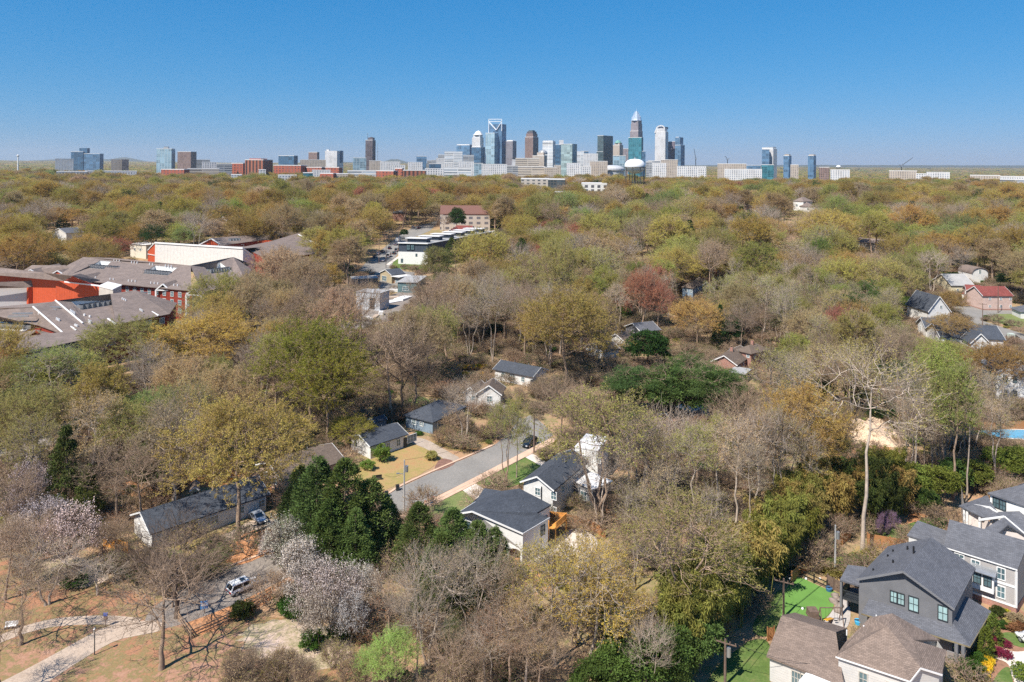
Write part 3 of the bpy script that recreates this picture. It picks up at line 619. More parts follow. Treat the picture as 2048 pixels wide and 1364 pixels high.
sheet('patio', [(1120, 1075), (1150, 1050), (1200, 1075), (1185, 1120), (1130, 1150), (1060, 1120), (985, 1100), (1010, 1082), (1060, 1100)], SLABM, .05)
sheet('clay_yard', [(960, 1100), (1060, 1118), (1130, 1155), (1080, 1190), (990, 1140)], CLAY, .04, ragged=.4, clear=False)
sheet('clay_yard', [(1200, 1000), (1290, 985), (1370, 1010), (1400, 1050), (1290, 1060), (1210, 1040)], CLAY, .04, ragged=.8, clear=False)
sheet('gravel_drive', [(1215, 1010), (1240, 990), (1330, 1012), (1350, 1030), (1260, 1020), (1225, 1030)], PATHM, .06, clear=False)
sheet('clay_yard', [(1660, 905), (1690, 878), (1760, 872), (1790, 890), (1760, 915), (1700, 925)], CLAY, .05, ragged=.4)
sheet('clay_yard', [(1480, 1000), (1560, 985), (1590, 1020), (1500, 1030)], CLAY, .04, ragged=.6, clear=False)
# right gardens
sheet('putting_green', [(1567, 1182), (1583, 1160), (1600, 1153), (1625, 1166), (1652, 1178), (1676, 1184), (1668, 1205), (1665, 1222), (1640, 1245), (1600, 1260), (1558, 1262), (1562, 1220)], TURF, .05)
sheet('lawn', [(1395, 1400), (1420, 1350), (1470, 1300), (1500, 1278), (1545, 1278), (1545, 1400)], LAWN, .05)
sheet('lawn', [(1500, 1270), (1515, 1225), (1560, 1175), (1570, 1190), (1560, 1250), (1545, 1275)], LAWN, .04)
sheet('gravel_patio', [(1665, 1222), (1680, 1195), (1700, 1205), (1702, 1240), (1690, 1262), (1640, 1258), (1650, 1240)], groundmat('grey_gravel', [(.4, (.38, .34, .31)), (.6, (.5, .46, .43))]), .055)
sheet('lawn', [(1752, 1078), (1800, 1040), (1850, 1028), (1900, 1033), (1890, 1060), (1830, 1075), (1800, 1095), (1765, 1090)], LAWN, .04)
sheet('clay_yard', [(1650, 1170), (1680, 1120), (1730, 1085), (1800, 1080), (1830, 1110), (1720, 1150), (1690, 1190)], DRYLAWN, .03, ragged=.3)
sheet('clay_yard', [(1790, 1045), (1850, 1012), (1880, 1010), (1870, 1028), (1810, 1052)], CLAY, .05, ragged=.3, clear=False)
sheet('garden_bed', [(1960, 1300), (1975, 1230), (2000, 1205), (2060, 1220), (2080, 1400), (1940, 1400)], mat('garden_mulch', (.30, .16, .10), .95, .25), .03)
sheet('lawn', [(1998, 1262), (2060, 1268), (2060, 1300), (2010, 1285)], LAWN, .05)
sheet('lawn', [(2016, 1330), (2022, 1345), (2030, 1380), (1975, 1385), (1995, 1345)], LAWN, .05)
sheet('driveway', [(1990, 1298), (2010, 1296), (2030, 1305), (2070, 1298), (2080, 1385), (2040, 1385), (2022, 1350), (2018, 1325), (1985, 1315)], SLABM, .06)
sheet('lawn', [(1470, 880), (1500, 790), (1560, 775), (1600, 790), (1590, 830), (1540, 870)], DRYLAWN, .03, ragged=.5, clear=False)
sheet('street', [(1905, 612), (2080, 614), (2080, 628), (1995, 628), (1960, 640), (2048, 668), (2080, 690), (2060, 700), (1965, 660), (1920, 640)], ASPH, .05, sm_=False)
sheet('lawn', [(1963, 627), (2075, 626), (2090, 655), (2040, 658), (1990, 645)], NEWLAWN, .05)
sheet('yard', [(640, 672), (660, 640), (690, 615), (760, 600), (830, 570), (840, 600), (790, 640), (745, 650), (690, 680)], ASPHD, .04)
sheet('street', [(712, 545), (738, 520), (775, 490), (800, 470), (825, 455), (880, 440), (860, 462), (815, 480), (800, 500), (788, 520), (780, 540), (830, 545), (825, 565), (760, 590), (745, 600), (760, 560)], ASPH, .05, sm_=False)
sheet('verge', [(775, 535), (800, 510), (808, 520), (850, 530), (845, 540), (790, 538)], LAWN, .06)
strip('pavement', [(775, 530), (800, 512), (822, 500)], 2.0, SLABM, .08)
strip('street', [(-20, 930), (40, 900), (90, 875), (160, 845), (230, 815), (300, 795), (420, 770), (520, 745), (560, 720)], 9, ASPHD, .045)
strip('pavement', [(-20, 895), (40, 868), (90, 845), (160, 818), (230, 795), (300, 778)], 1.8, PATHM, .05)
sheet('lawn', [(755, 845), (790, 800), (850, 790), (870, 815), (820, 845)], LAWN, .04, clear=False)
sheet('sand_base', [(1690, 872), (1710, 855), (1760, 850), (1790, 875), (1740, 885)], mat('sand', (.62, .45, .32), .95, .1), .07, clear=False)
sheet('lawn', [(1360, 720), (1385, 695), (1415, 690), (1420, 720), (1385, 730)], NEWLAWN, .05, clear=False)
strip('driveway', [(1370, 722), (1392, 700), (1400, 685)], 3.2, PATHM, .07, clear=False)
# ------------------------------------------------ houses from eave corners
DK = dict(fm=DARKM)
def wl(*a, **k): return tuple(a)+(k,)
house('house', 'white bungalow with dark roof facing the dry brown lawn', (740, 893), (817, 868), 8.5, 3.0, 1.5, 'u', WSIDE, ROOFD, [wl(0, 2.2, 1.7, 1.0, 1.2), wl(0, 4.6, 1.7, 1.0, 1.2), wl(0, 7.4, 1.6, 1.1, 1.5), wl(0, 11.2, 1.6, 2.6, 1.7, mull=2), wl(0, 9.3, 1.15, .9, 2.1, door=True), wl(3, 2, 1.7, 1, 1.2)])
house('house', 'blue grey house with charcoal hip roof beside the cracked driveway', (806, 830), (866, 845), 14, 3.0, 2.0, 'hip', BSIDE, ROOFD, [wl(0, 2.6, 1.8, 1.2, 1.2), wl(0, 5.0, 1.8, 1.0, 1.0), wl(1, 3, 1.7, 2.2, 1.4), wl(1, 8, 1.15, .9, 2.1, door=True)])
house('house', 'white house with mossy brown gable roof beyond the blue grey house', (951, 787), (1004, 790), (1044, 776), 3.2, 2.4, 'v', WSIDE, ROOFB, [wl(0, 3.2, 1.8, 1.4, 1.6), wl(1, 3, 1.8, 1.0, 1.5), wl(1, 5.2, 1.8, 1.0, 1.5), wl(1, 9, 1.15, .9, 2.1, door=True)])
house('house', 'small white gabled annex against the mossy roofed white house', (926, 785), (954, 789), 7, 3.0, 1.8, 'v', WSIDE, ROOFB, [wl(0, 2.3, 1.7, 1.1, 1.4)], vents=0)
house('house', 'long white house with slate roof beside the yellow hedge', (985, 738), (1066, 754), 9, 3.2, 1.8, 'u', WSIDE, ROOFD, [wl(0, 3, 1.8, 1.2, 1.5), wl(0, 6, 1.8, 2.4, 1.6, mull=2), wl(0, 10, 1.8, 1.2, 1.5), wl(0, 13, 1.15, .9, 2.1, door=True)])
house('house', 'long brown roofed house with white gable end between the oak and the cypress clump', (564, 962), (692, 920), 11, 3.0, 2.0, 'u', BRICKP, ROOFB, [wl(3, 3, 1.8, 1.2, 1.3), wl(0, 4, 1.8, 1.2, 1.3), wl(3, 7, 1.8, 1.2, 1.3)])
house('house', 'white ranch house with long charcoal roof facing the clay yard and grey sedan', (300, 1069), (540, 988), 9.5, 3.1, 2.1, 'u', WSIDE, ROOFD, [wl(3, 2.6, 2.0, .6, .8), wl(0, 3.2, 1.7, 1.4, 1.3), wl(0, 7, 1.15, .95, 2.1, door=True), wl(0, 10, 1.7, 2.0, 1.4, mull=2), wl(0, 15, 1.7, 1.4, 1.3), wl(0, 19, 1.7, 1.2, 1.2)], chim=(.62, .55, BRICKP))
house('shed', 'small pale green shed behind the white ranch house', (379, 982), (399, 979), 3, 2.3, .7, 'v', siding('green_siding', (.33, .42, .36)), ROOFB, [wl(0, .9, 1.0, .8, 1.8, door=True)], ov=.15, cat='shed', vents=0)
house('shed', 'small dark shed under trees beside the white bungalow', (735, 838), (750, 845), 3.5, 2.3, .7, 'v', GREYS, ROOFD, [wl(0, 1.2, 1.0, .9, 1.8, door=True)], ov=.15, cat='shed', vents=0, keep=False)
r, f = house('house', 'white house with black roof and dark downpipe, middle one of the street side row', (1040, 963), (1108, 981), 15, 5.4, 1.8, 'v', WSIDE, ROOFD, [wl(0, 3.0, 4.2, 1.1, 1.4, fm=TRIM), wl(0, 6.3, 4.2, 1.1, 1.4, fm=TRIM), wl(1, 4, 4, 1.2, 1.4), wl(1, 9, 4, 1.2, 1.4), wl(0, 6.3, 1.5, 1.1, 1.4)])
MB().tube(f.p(4.3, .38, 0), f.p(4.3, .38, 5.3), .09).build('downpipe', DARKM, r)
# white flat roofed extension of it, and the white block behind
house('annex', 'low annex with flat white roof beside the black roofed white house', (1144, 962), (1186, 981), (1180, 944), 3.6, .1, 'flat', GREYS, MEMB, [wl(0, 2.5, 1.7, 1.6, 1.6)], ov=.3, cat='annex', vents=0, group=None)
house('block', 'plain white two storey block behind the forked bare tree', (1149, 895), (1196, 903), 8, 6.2, .1, 'flat', WHITE, MEMB, [wl(0, 2, 4.4, .9, 1.1), wl(0, 5, 4.4, .9, 1.1), wl(1, 3, 4.4, .9, 1.1)], ov=.1, base=(mat('clay_render', (.62, .36, .22), .9, .1), .5), cat='building', vents=0)
house('house', 'brick house with brown gable roof and white gable end, beyond the pine clump', (1421, 722), (1475, 731), (1500, 708), 3.4, 2.4, 'v', BRICKR, ROOFB, [wl(1, 3, 1.9, 1.2, 1.3), wl(1, 7, 1.9, 1.2, 1.3)], chim=(.5, .45, BRICKR))
house('house', 'taller brick house with dark brown roof and chimney, touching the brown gabled one', (1470, 700), (1503, 708), (1520, 694), 5.4, 1.8, 'hip', BRICKR, ROOFB, [wl(1, 2, 4, 1.0, 1.3), wl(0, 4, 4.4, 1.0, 1.0)], chim=(.5, .5, BRICKR))
house('carport', 'grey carport roof below the brick house with the white gable end', (1455, 744), (1490, 750), 7, 2.6, .3, 'flat', GREYS, GRAVR, [wl(0, 2, 1.2, 1.4, 1.6)], ov=.4, cat='carport', vents=0)
house('shed', 'plain brown roofed shed under the pines', (1318, 827), (1346, 842), (1357, 825), 2.6, 1.1, 'v', mat('brown_boards', (.22, .12, .09), .9, .15), mat('brown_metal_roof', (.30, .17, .13), .8, .1), [wl(0, 2, 1.1, 1, 1.8, door=True)], ov=.3, cat='shed', vents=0)
house('carport', 'white roofed carport seen through the pines', (1350, 815), (1384, 826), 8, 2.8, .3, 'flat', WSIDE, MEMB, [wl(0, 2.5, 1.3, 1.4, 1.2)], ov=.3, cat='carport', vents=0)
house('house', 'small white house with brown gable roof behind the big golden oak', (1168, 692), (1205, 704), 8, 3, 2, 'v', WSIDE, ROOFB, [wl(0, 2.5, 1.7, 1.1, 1.3), wl(0, 5.5, 1.7, 1.1, 1.3)])
house('house', 'white gabled house just beyond the small brown roofed white house', (1213, 676), (1250, 684), 9, 3.2, 2.2, 'v', WSIDE, ROOFB, [wl(0, 3, 1.8, 1.1, 1.3), wl(0, 6, 1.8, 1.1, 1.3)])
house('house', 'grey roofed house half hidden beside the dark magnolia', (1248, 652), (1282, 664), 9, 4, 2.2, 'v', GREYS, ROOFG, [wl(0, 3, 2.2, 1.1, 1.3)])
house('house', 'pale blue two storey house with porch beyond the red maple', (1362, 574), (1387, 577), (1408, 566), 6.4, 2.0, 'hip', BSIDE, ROOFB, [wl(0, 2, 5, 1.0, 1.5), wl(0, 4.3, 5, 1.0, 1.5), wl(0, 2.2, 2, 1.4, 1.6), wl(1, 3, 5, .9, 1.3), wl(1, 7, 5, .9, 1.3)], base=(WHITE, .5))
house('house', 'tan gabled house with white bargeboards next to the pale blue house', (1396, 578), (1430, 578), 14, 4.2, 3.6, 'v', TANS, ROOFB, [wl(0, 3, 2.2, 1.2, 1.4), wl(0, 6, 2.2, 1.2, 1.4), wl(0, 4.5, 5.2, .9, 1.1)])
house('house', 'grey house under trees, white shed standing in front of it', (1590, 520), (1640, 522), 12, 4, 2.4, 'u', BSIDE, ROOFG, [wl(0, 3, 2.2, 1.2, 1.4), wl(0, 8, 2.2, 1.2, 1.4)])
house('shed', 'tiny white shed among pale green trees', (1545, 531), (1558, 531), 4, 3, .8, 'v', WSIDE, ROOFG, [wl(0, 1.6, 1.2, 1, 1.8, door=True)], cat='shed', vents=0, ov=.2)
house('house', 'long grey roofed house in the gap of the ochre trees', (1710, 484), (1768, 492), 14, 4, 2.6, 'u', LGREY, ROOFA, [wl(0, 4, 2.2, 1.2, 1.4)])
house('house', 'pink two storey house with red roof facing the side street', (1966, 592), (2028, 592), 12, 6.6, 3.4, 'u', PINKS, ROOFR, [wl(0, 3, 5.2, 1, 1), wl(0, 8, 5.2, 1, 1), wl(0, 12.5, 5.2, 1, 1), wl(0, 3, 1.9, 1, 1), wl(0, 8, 1.9, 1, 1), wl(0, 12.5, 1.9, 1, 1)], base=(BRICKR, .6))
house('house', 'front wing of the pink house with red roofed porch', (1933, 583), (1966, 585), 9, 6.2, 2.6, 'u', PINKS, ROOFR, [wl(0, 3, 5, 1.4, 1.4), wl(0, 7, 5, 1.4, 1.4), wl(3, 4, 5, 1, 1.4)], cat='house wing')
house('porch', 'red roofed white railed porch before the pink house', (1922, 587), (1972, 593), 4, 3.0, .9, 'hip', WHITE, ROOFR, [wl(0, 3, 1.6, 2.2, 1.8, gm=DARKM), wl(0, 6.5, 1.6, 2.2, 1.8, gm=DARKM), wl(0, 9.8, 1.6, 2.2, 1.8, gm=DARKM)], cat='porch', vents=0, ov=.3)
house('house', 'cream house with wide grey roof behind the pink house', (1903, 571), (1950, 571), 16, 5, 4.6, 'u', mat('cream_render', (.66, .57, .38), .8, .08), GRAVR, [wl(0, 3, 2.6, 1, 1.3), wl(0, 7, 2.6, 1, 1.3)])
house('house', 'steep gabled charcoal house with white gable facing the orange tree', (1856, 624), (1903, 624), 16, 5.0, 6.4, 'v', WSIDE, ROOFD, [wl(0, 4, 3.0, 1.4, 1.4), wl(0, 7, 3, 1.4, 1.4), wl(0, 5.3, 7, 1, 1.2)])
house('house', 'white walled house with brown roof beneath an orange tree, before the steep gable', (1850, 656), (1925, 660), 11, 3.6, 3.0, 'u', WSIDE, ROOFD, [wl(3, 4, 2.2, 1.6, 1.8), wl(0, 4, 2, 1.2, 1.4), wl(0, 9, 2, 1.2, 1.4)])
house('house', 'large charcoal roofed house with white walls beside the side street', (1880, 674), (2012, 680), 14, 3.4, 3.6, 'u', WSIDE, ROOFD, [wl(0, 2.5, 1.9, 1.6, 1.4), wl(0, 5.5, 1.9, 1.6, 1.4), wl(0, 9, 1.9, 1.2, 1.4)])
house('gable', 'white gabled garage front of the large charcoal roofed house', (1940, 687), (1984, 689), 8, 3.6, 3.6, 'v', WSIDE, ROOFD, [wl(0, 3.6, 1.9, 1.4, 1.8)], cat='garage', vents=0)
house('house', 'tall white house with black windows at the edge above the swimming pool', (1992, 745), (2090, 752), 12, 7.6, 4.0, 'v', WSIDE, ROOFG, [wl(0, 2, 6, 1.0, 1.8, fm=DARKM), wl(0, 4.4, 6, 1.0, 1.8, fm=DARKM), wl(0, 2, 2, 1.0, 1.8, fm=DARKM), wl(0, 4.4, 2, 1.0, 1.8, fm=DARKM)], ov=.3)
house('house', 'white cottage corner at the edge behind the rounded green lawn', (2040, 624), (2085, 626), 9, 3, 2.4, 'hip', WSIDE, ROOFG, [wl(0, 2, 1.7, 1, 1.3)])
# barrel roofed white house
def barrel(name, label, xc, ytop, wpx, Hh, depth):
    p = G(xc, ytop, Hh); g = p.z-Hh; w_ = wpx/2*p.y/F; r = empty(name, (p.x, p.y, g), label, 'house')
    arc = [(math.cos(t)*w_, math.sin(t)*w_*.75) for t in np.linspace(0, math.pi, 15)]; zb = Hh-w_*.75
    m = MB()
    for y in (0, depth): m.face([(p.x-w_, p.y+y, g-1), (p.x+w_, p.y+y, g-1)]+[(p.x+a, p.y+y, g+zb+b) for a, b in arc])
    for s in (-1, 1): m.face([(p.x+s*w_, p.y, g-1), (p.x+s*w_, p.y+depth, g-1), (p.x+s*w_, p.y+depth, g+zb), (p.x+s*w_, p.y, g+zb)])
    m.build('wall', WSIDE, r); m = MB()
    for (a, b), (c_, d) in zip(arc, arc[1:]): m.slab([(p.x+a*1.04, p.y-.5, g+zb+b+.3), (p.x+c_*1.04, p.y-.5, g+zb+d+.3), (p.x+c_*1.04, p.y+depth, g+zb+d+.3), (p.x+a*1.04, p.y+depth, g+zb+b+.3)], .25)
    m.build('roof', ROOFA, r); window(r, (p.x, p.y, g+zb+1.2), (1, 0, 0), (0, -1, 0), 1.2, 2); ko(xc-wpx/2, ytop, xc+wpx/2, ytop+25, p.y)
barrel('house', 'white house with rounded barrel roof beyond the red roof', 1960, 536, 32, 8, 12)
# ------------------------------------------------ polygon-built houses of the lower right
def roofparts(par, planes, m_, t=.22, name='roof'):
    m = MB()
    for q in planes: m.slab(q, t)
    return m.build(name, m_, par)
def onroof(plane, px, py):
    a, b, c_ = plane[:3]; nn = (b-a).cross(c_-a); o = Vector((0, 0, H)); k1, k2 = ray(px, py); d = Vector((k1, 1, -k2)); return o+d*((a-o).dot(nn)/d.dot(nn))
def pipe(par, plane, px, py, h=.5, r=.09, m_=None): q = onroof(plane, px, py); MB().tube(q-V(0, 0, .2), q+V(0, 0, h), r).build('vent_pipe', m_ or METAL, par)
def wallfrom(par, pts, m_, z0=0, drop=.12, name='wall', ins=None):
    """closed loop of eave points -> walls down to z0"""
    m = MB(); c_ = sum(pts, Vector())/len(pts); Q = []
    for p in pts:
        d = c_-p; d.z = 0; Q.append(p+d.normalized()*(ins or .5)-Vector((0, 0, drop)))
    n = len(Q)
    for i in range(n): a, b = Q[i], Q[(i+1) % n]; m.face([(a.x, a.y, z0), (b.x, b.y, z0), b, a])
    m.face(Q); o = m.build(name, m_, par); return o, Q
def winon(par, a, b, t, z, w, h, **k):
    """window on the wall from a to b (ground-plan points) at fraction t"""
    a = Vector((a[0], a[1], 0)); b = Vector((b[0], b[1], 0)); tt = (b-a).normalized(); n = Vector((tt.y, -tt.x, 0))
    if n.y > 0 and abs(n.y) > .1 or (abs(n.y) <= .1 and n.x < 0): n = -n
    o = a.lerp(b, t); return window(par, (o.x, o.y, z), tt, n, w, h, **k)
z8 = Zm(1640, 1060, 4.488); z7 = Zm(1780, 940, 4.548)
# dark grey craftsman house
g = empty('house', (56, 100, 0), 'dark grey siding house with big slate roof beside the putting green', 'house')
ap, el, er, rb, lb, rr = z8(745, 365, 9.9), z8(325, 437, 6.6), z8(1205, 705, 6.6), z8(1003, 66, 9.9), z8(610, 145, 6.6), z8(1395, 338, 6.6)
roofparts(g, [[el, ap, rb, lb], [ap, er, rr, rb]], ROOFG)
m = MB(); I = lambda p, k=.05: p.lerp((el+er+lb+rr)/4, k)
iel, ier, ilb, irr, iap, irb = I(el), I(er), I(lb), I(rr), I(el).lerp(I(er), .5).lerp(ap, 0)+V(0, 0, 3.2), rb
for a, b in ((iel, ilb), (ier, irr), (ilb, irr)): m.face([(a.x, a.y, 0), (b.x, b.y, 0), (b.x, b.y, b.z-.1), (a.x, a.y, a.z-.1)])
m.face([(iel.x, iel.y, 0), (ier.x, ier.y, 0), ier-V(0, 0, .1), iap-V(0, 0, .25), iel-V(0, 0, .1)]); m.build('wall', GREYS, g)
m = MB(); [m.bar(a-V(0, 0, .15), b-V(0, 0, .15), .07, .28) for a, b in ((el, ap), (ap, er), (er, rr))]; m.build('bargeboard', GREYS, g)
for t, w_, h_ in ((.385, .8, 1.5), (.465, .8, 1.5), (.60, 1.15, 1.9), (.905, 1.1, 1.9)):
    winon(g, iel, ier, t, 5.55-(.0 if t < .5 else .15), w_, h_, fm=DARKM, gm=BGLASS)
lo = [z8(455, 588, 4.5), z8(1170, 805, 4.5), z8(1345, 1045, 3.0), z8(990, 930, 3.0), z8(370, 745, 3.0)]
lo2 = [z8(1170, 805, 4.5), z8(1318, 598, 4.5), z8(1535, 728, 3.0), z8(1345, 1045, 3.0)]
lr = roofparts(g, [[lo[0], lo[1], lo[2], lo[3], lo[4]], lo2], ROOFG, name='lower_roof')
m = MB(); m.bar(lo2[2]-V(0, 0, .1), lo2[3]-V(0, 0, .1), .14, .14); m.bar(lo[2]-V(0, 0, .1), lo[4]-V(0, 0, .1), .12, .14); m.build('gutter', mat('copper_gutter', (.35, .28, .16), .5, .2, metal=.4), g)
cen = (lo[2]+lo2[2])/2; inn = lambda p, k=.12: p.lerp(ap, k)
deck = [inn(lo[2]), inn(lo2[2]), z8(1318, 598, 4.5), z8(1170, 805, 4.5), z8(990, 930, 3.0)]
m = MB(); m.prism([(p.x, p.y) for p in deck], 0, .55); m.build('porch_floor', mat('porch_boards', (.28, .22, .19), .8), g)
for q in (inn(lo[2], .06), lo[2].lerp(lo[3], .28), inn(lo2[2], .06), lo2[3].lerp(lo2[2], .5)):
    q = q.lerp(ap, .03); MB().box(q, .4, .4, .55, 2.85, .6).build('post', GREYS, g)
a, b = inn(lo[2], .07), lo[2].lerp(lo[3], .5).lerp(ap, .05)
m = MB(); m.bar((a.x, a.y, 1.5), (b.x, b.y, 1.5), .1, .08); m.bar((a.x, a.y, .7), (b.x, b.y, .7), .08, .08)
for i in range(16): q = a.lerp(b, i/15); m.bar((q.x, q.y, .7), (q.x, q.y, 1.5), .05)
m.build('railing', mat('grey_paint', (.3, .29, .29), .7, .1), g)
sp = [z8(250, 312, 5.9), z8(418, 332, 5.9), z8(372, 503, 5.2), z8(178, 445, 5.2)]
roofparts(g, [sp], ROOFG, name='balcony_roof')
p0, p1, p2, p3 = [q.lerp((sp[0]+sp[1]+sp[2]+sp[3])/4, .12) for q in sp]
MB().prism([(q.x, q.y) for q in (p0, p1, p2, p3)], 2.4, 2.75).build('balcony_floor', DARKM, g)
for q in (p3, p2, p0): MB().box(q, .3, .3, 0, 5.1, .6).build('post', GREYS, g)
m = MB(); m.bar((p3.x, p3.y, 3.75), (p2.x, p2.y, 3.75), .08); m.bar((p3.x, p3.y, 3.75), (p0.x, p0.y, 3.75), .08)
for i in range(14): q = p3.lerp(p2, i/13); m.bar((q.x, q.y, 2.7), (q.x, q.y, 3.75), .05); q = p3.lerp(p0, i/13); m.bar((q.x, q.y, 2.7), (q.x, q.y, 3.75), .05)
m.build('balcony_railing', DARKM, g)
for x, y, h_ in ((478, 362, .25), (608, 236, .25), (655, 192, .25), (655, 294, .4), (785, 176, .5), (840, 210, 1.0)): pipe(g, [el, ap, rb], 1640+x/4.488, 1060+y/4.488, h_, .13, BLACKM)
# knee braces under the right eave
for t in (.12, .5, .97):
    q = er.lerp(rr, t); d = (ap-er); d.z = 0; d.normalize(); MB().bar(q-V(0, 0, .3), q+d*.5-V(0, 0, 1.2), .15).bar(q-V(0, 0, .3), q+d*.7-V(0, 0, .3), .15).build('brace', OLDWOOD, g)
ko(1690, 1075, 1985, 1330, 104); clearpoly([el+V(-2, -2, 0), er+V(2, -4, 0), lo[2], lo2[2], rr, rb, lb]); clearpoly([lo[3], lo[2], lo2[2], lo2[1], lo[0]])
# tan roofed house at the very bottom
g = empty('house', (44, 88, 0), 'pale grey siding house with brown shingle roof nearest the bottom edge', 'house')
EL, EF, P, Q, a1, a2, a3, a4, bk = z8(140, 1130, 5.4), z8(812, 1354, 5.4), z8(650, 748, 8.8), z8(604, 862, 8.6), z8(905, 1235, 6.3), z8(1097, 1295, 5.4), z8(1134, 1076, 5.6), z8(835, 985, 7.4), z8(1077, 985, 5.6)
bl = z8(228, 1008, 5.7); bl2 = z8(445, 785, 8.0)
rf = roofparts(g, [[EL, EF, Q], [EL, Q, P, bl2, bl], [Q, EF, a1, a4], [a1, a2, a3, a4], [Q, a4, P]], ROOFT)
roofparts(g, [[P, a4, a4.lerp(bk, .8), bk]], ROOFT, name='rear_roof')
w1 = [EL.lerp(P, .05), EF.lerp(P, .05), a1.lerp(P, .05), a2.lerp(P, .06), a3.lerp(P, .06), bk.lerp(P, .08), bl.lerp(P, .1)]
m = MB()
for i in range(len(w1)): a, b = w1[i], w1[(i+1) % len(w1)]; m.face([(a.x, a.y, 0), (b.x, b.y, 0), (b.x, b.y, b.z-.15), (a.x, a.y, a.z-.15)])
m.build('wall', PSIDE, g)
m = MB(); m.bar(EL-V(0, 0, .12), EF-V(0, 0, .12), .1, .16); m.bar(EF-V(0, 0, .1), a1-V(0, 0, .1), .1, .2); m.bar(a1-V(0, 0, .1), a2-V(0, 0, .1), .1, .2); m.build('bargeboard', TRIM, g)
winon(g, w1[0], w1[1], .36, 3.55, .9, 1.6, fm=mat('beige_trim', (.5, .47, .42), .7), gm=GLASS)
winon(g, w1[0], w1[1], .75, 3.5, .9, 1.6, fm=_M['beige_trim'], gm=GLASS)
l1, l2, l3, l4 = W(1563, 1230.6, 5.6), W(1533, 1311, 3.3), W(1688, 1372, 3.3), W(1672, 1264, 5.6); far = (l1-l2); fb1 = l1+V(far.x, far.y, -2.3); fb2 = l4+V(far.x, far.y, -2.3)
roofparts(g, [[l1, l2, l3, l4]], ROOFT, name='wing_roof'); roofparts(g, [[l1, l4, fb2, fb1]], ROOFT, name='wing_rear_roof')
m = MB(); wq = [l2.lerp(fb2, .04), l3.lerp(fb1, .02), fb2, fb1.lerp(l3, .04)]
for i in range(4): a, b = wq[i], wq[(i+1) % 4]; m.face([(a.x, a.y, 0), (b.x, b.y, 0), (b.x, b.y, 3.2), (a.x, a.y, 3.2)])
m.face([(wq[0].x, wq[0].y, 3.2), (wq[3].x, wq[3].y, 3.2), (l1.lerp(l4, .04).x, l1.lerp(l4, .04).y, 5.45)]); m.build('wing_wall', PSIDE, g)
for t in (.30, .40, .50): winon(g, wq[0], wq[1], t*1.25, 1.75, 1.05, 1.6, fm=_M['beige_trim'], mull=2)
MB().slab([W(1597, 1362, 3), W(1612, 1345, 3.2), W(1690, 1368, 3.2), W(1680, 1400, 3)], .15).build('patio_cover', MEMB, g)
for x, y in ((505, 795), (393, 890), (240, 930)): pipe(g, [EL, Q, P] if x > 300 else [l1, l2, l3], 1640+x/4.488, 1060+y/4.488, .45, .08, TRIM)
clearpoly([EL+V(-3, -6, 0), EF+V(0, -6, 0), a2+V(3, -4, 0), bk+V(2, 2, 0), P, fb1, l1, l2+V(-1, -3, 0)]); ko(1530, 1225, 1895, 1364, 92)
# light grey neighbour
g = empty('house', (70, 112, 0), 'light grey two storey house with slate roof on brick base behind the dark grey one', 'house')
n1_, n2_, n3_, n4_ = z7(540, 448, 9.8), z7(490, 695, 6.6), z7(1160, 905, 6.6), z7(1262, 650, 9.8); off_ = (n1_-n2_); off_.z = 0
roofparts(g, [[n1_, n2_, n3_, n4_], [n1_, n4_, n3_+off_*2, n2_+off_*2]], ROOFG)
iw = [n2_+off_*.08, n3_+off_*.08+(n2_-n3_)*.02, n3_+off_*1.9, n2_+off_*1.9]
m = MB()
for i in range(4): a, b = iw[i], iw[(i+1) % 4]; m.face([(a.x, a.y, 1.0), (b.x, b.y, 1.0), (b.x, b.y, 6.5), (a.x, a.y, 6.5)])
m.face([(iw[1].x, iw[1].y, 6.5), (iw[2].x, iw[2].y, 6.5), tuple(iw[1].lerp(iw[2], .5).xy)+(9.6,)]); m.build('wall', LGREY, g)
m = MB()
for i in range(4):
    a, b = iw[i], iw[(i+1) % 4]; c_ = (iw[0]+iw[2])/2; a = a+(a-c_).normalized()*.05; b = b+(b-c_).normalized()*.05; m.face([(a.x, a.y, 0), (b.x, b.y, 0), (b.x, b.y, 1.0), (a.x, a.y, 1.0)])
m.build('base_course', BRICKR, g)
tt = (iw[1]-iw[0]); tt.z = 0; tt.normalize(); nn = Vector((tt.y, -tt.x, 0))
if nn.y > 0: nn = -nn
m = MB(); a, b = iw[0]+nn*.06, iw[1]+nn*.06
for z_, h_ in ((3.85, .3), (1.05, .25)): m.bar((a.x, a.y, z_), (b.x, b.y, z_), .08, h_)
m.bar((b.x, b.y, 1), (b.x, b.y, 6.5), .3, .2); q = n3_-V(0, 0, .1); m.bar(n2_-V(0, 0, .12), q, .12, .16); m.build('trim_band', TRIM, g)
for t, z_, w_, h_ in ((.80, 5.15, 1.0, 1.7), (.80, 2.5, 1.0, 1.7), (.22, 5.6, 1.2, 1.0), (.45, 5.2, 1.1, 1.5)): winon(g, iw[0], iw[1], t, z_, w_, h_, fm=TRIM)
bq = Vector((iw[0].x, iw[0].y, 0)).lerp(Vector((iw[1].x, iw[1].y, 0)), .56); by = MB()
P4 = [bq-tt*1.4, bq+tt*1.4, bq+tt*1.4+nn*.9, bq-tt*1.4+nn*.9]; by.prism([(p.x, p.y) for p in P4], 2.2, 4.9); bay = by.build('bay', TRIM, g)
for s in (-.65, .65): o_ = bq+tt*s+nn*.9; window(g, (o_.x, o_.y, 3.9), tt, nn, .95, 1.6, DARKM)
m = MB(); c0 = bq-tt*1.7; c1 = bq+tt*1.7; m.slab([(c0.x, c0.y, 5.5), (c1.x, c1.y, 5.5), tuple((c1+nn*1.5).xy)+(5.0,), tuple((c0+nn*1.5).xy)+(5.0,)], .1); m.build('bay_roof', METAL, g)
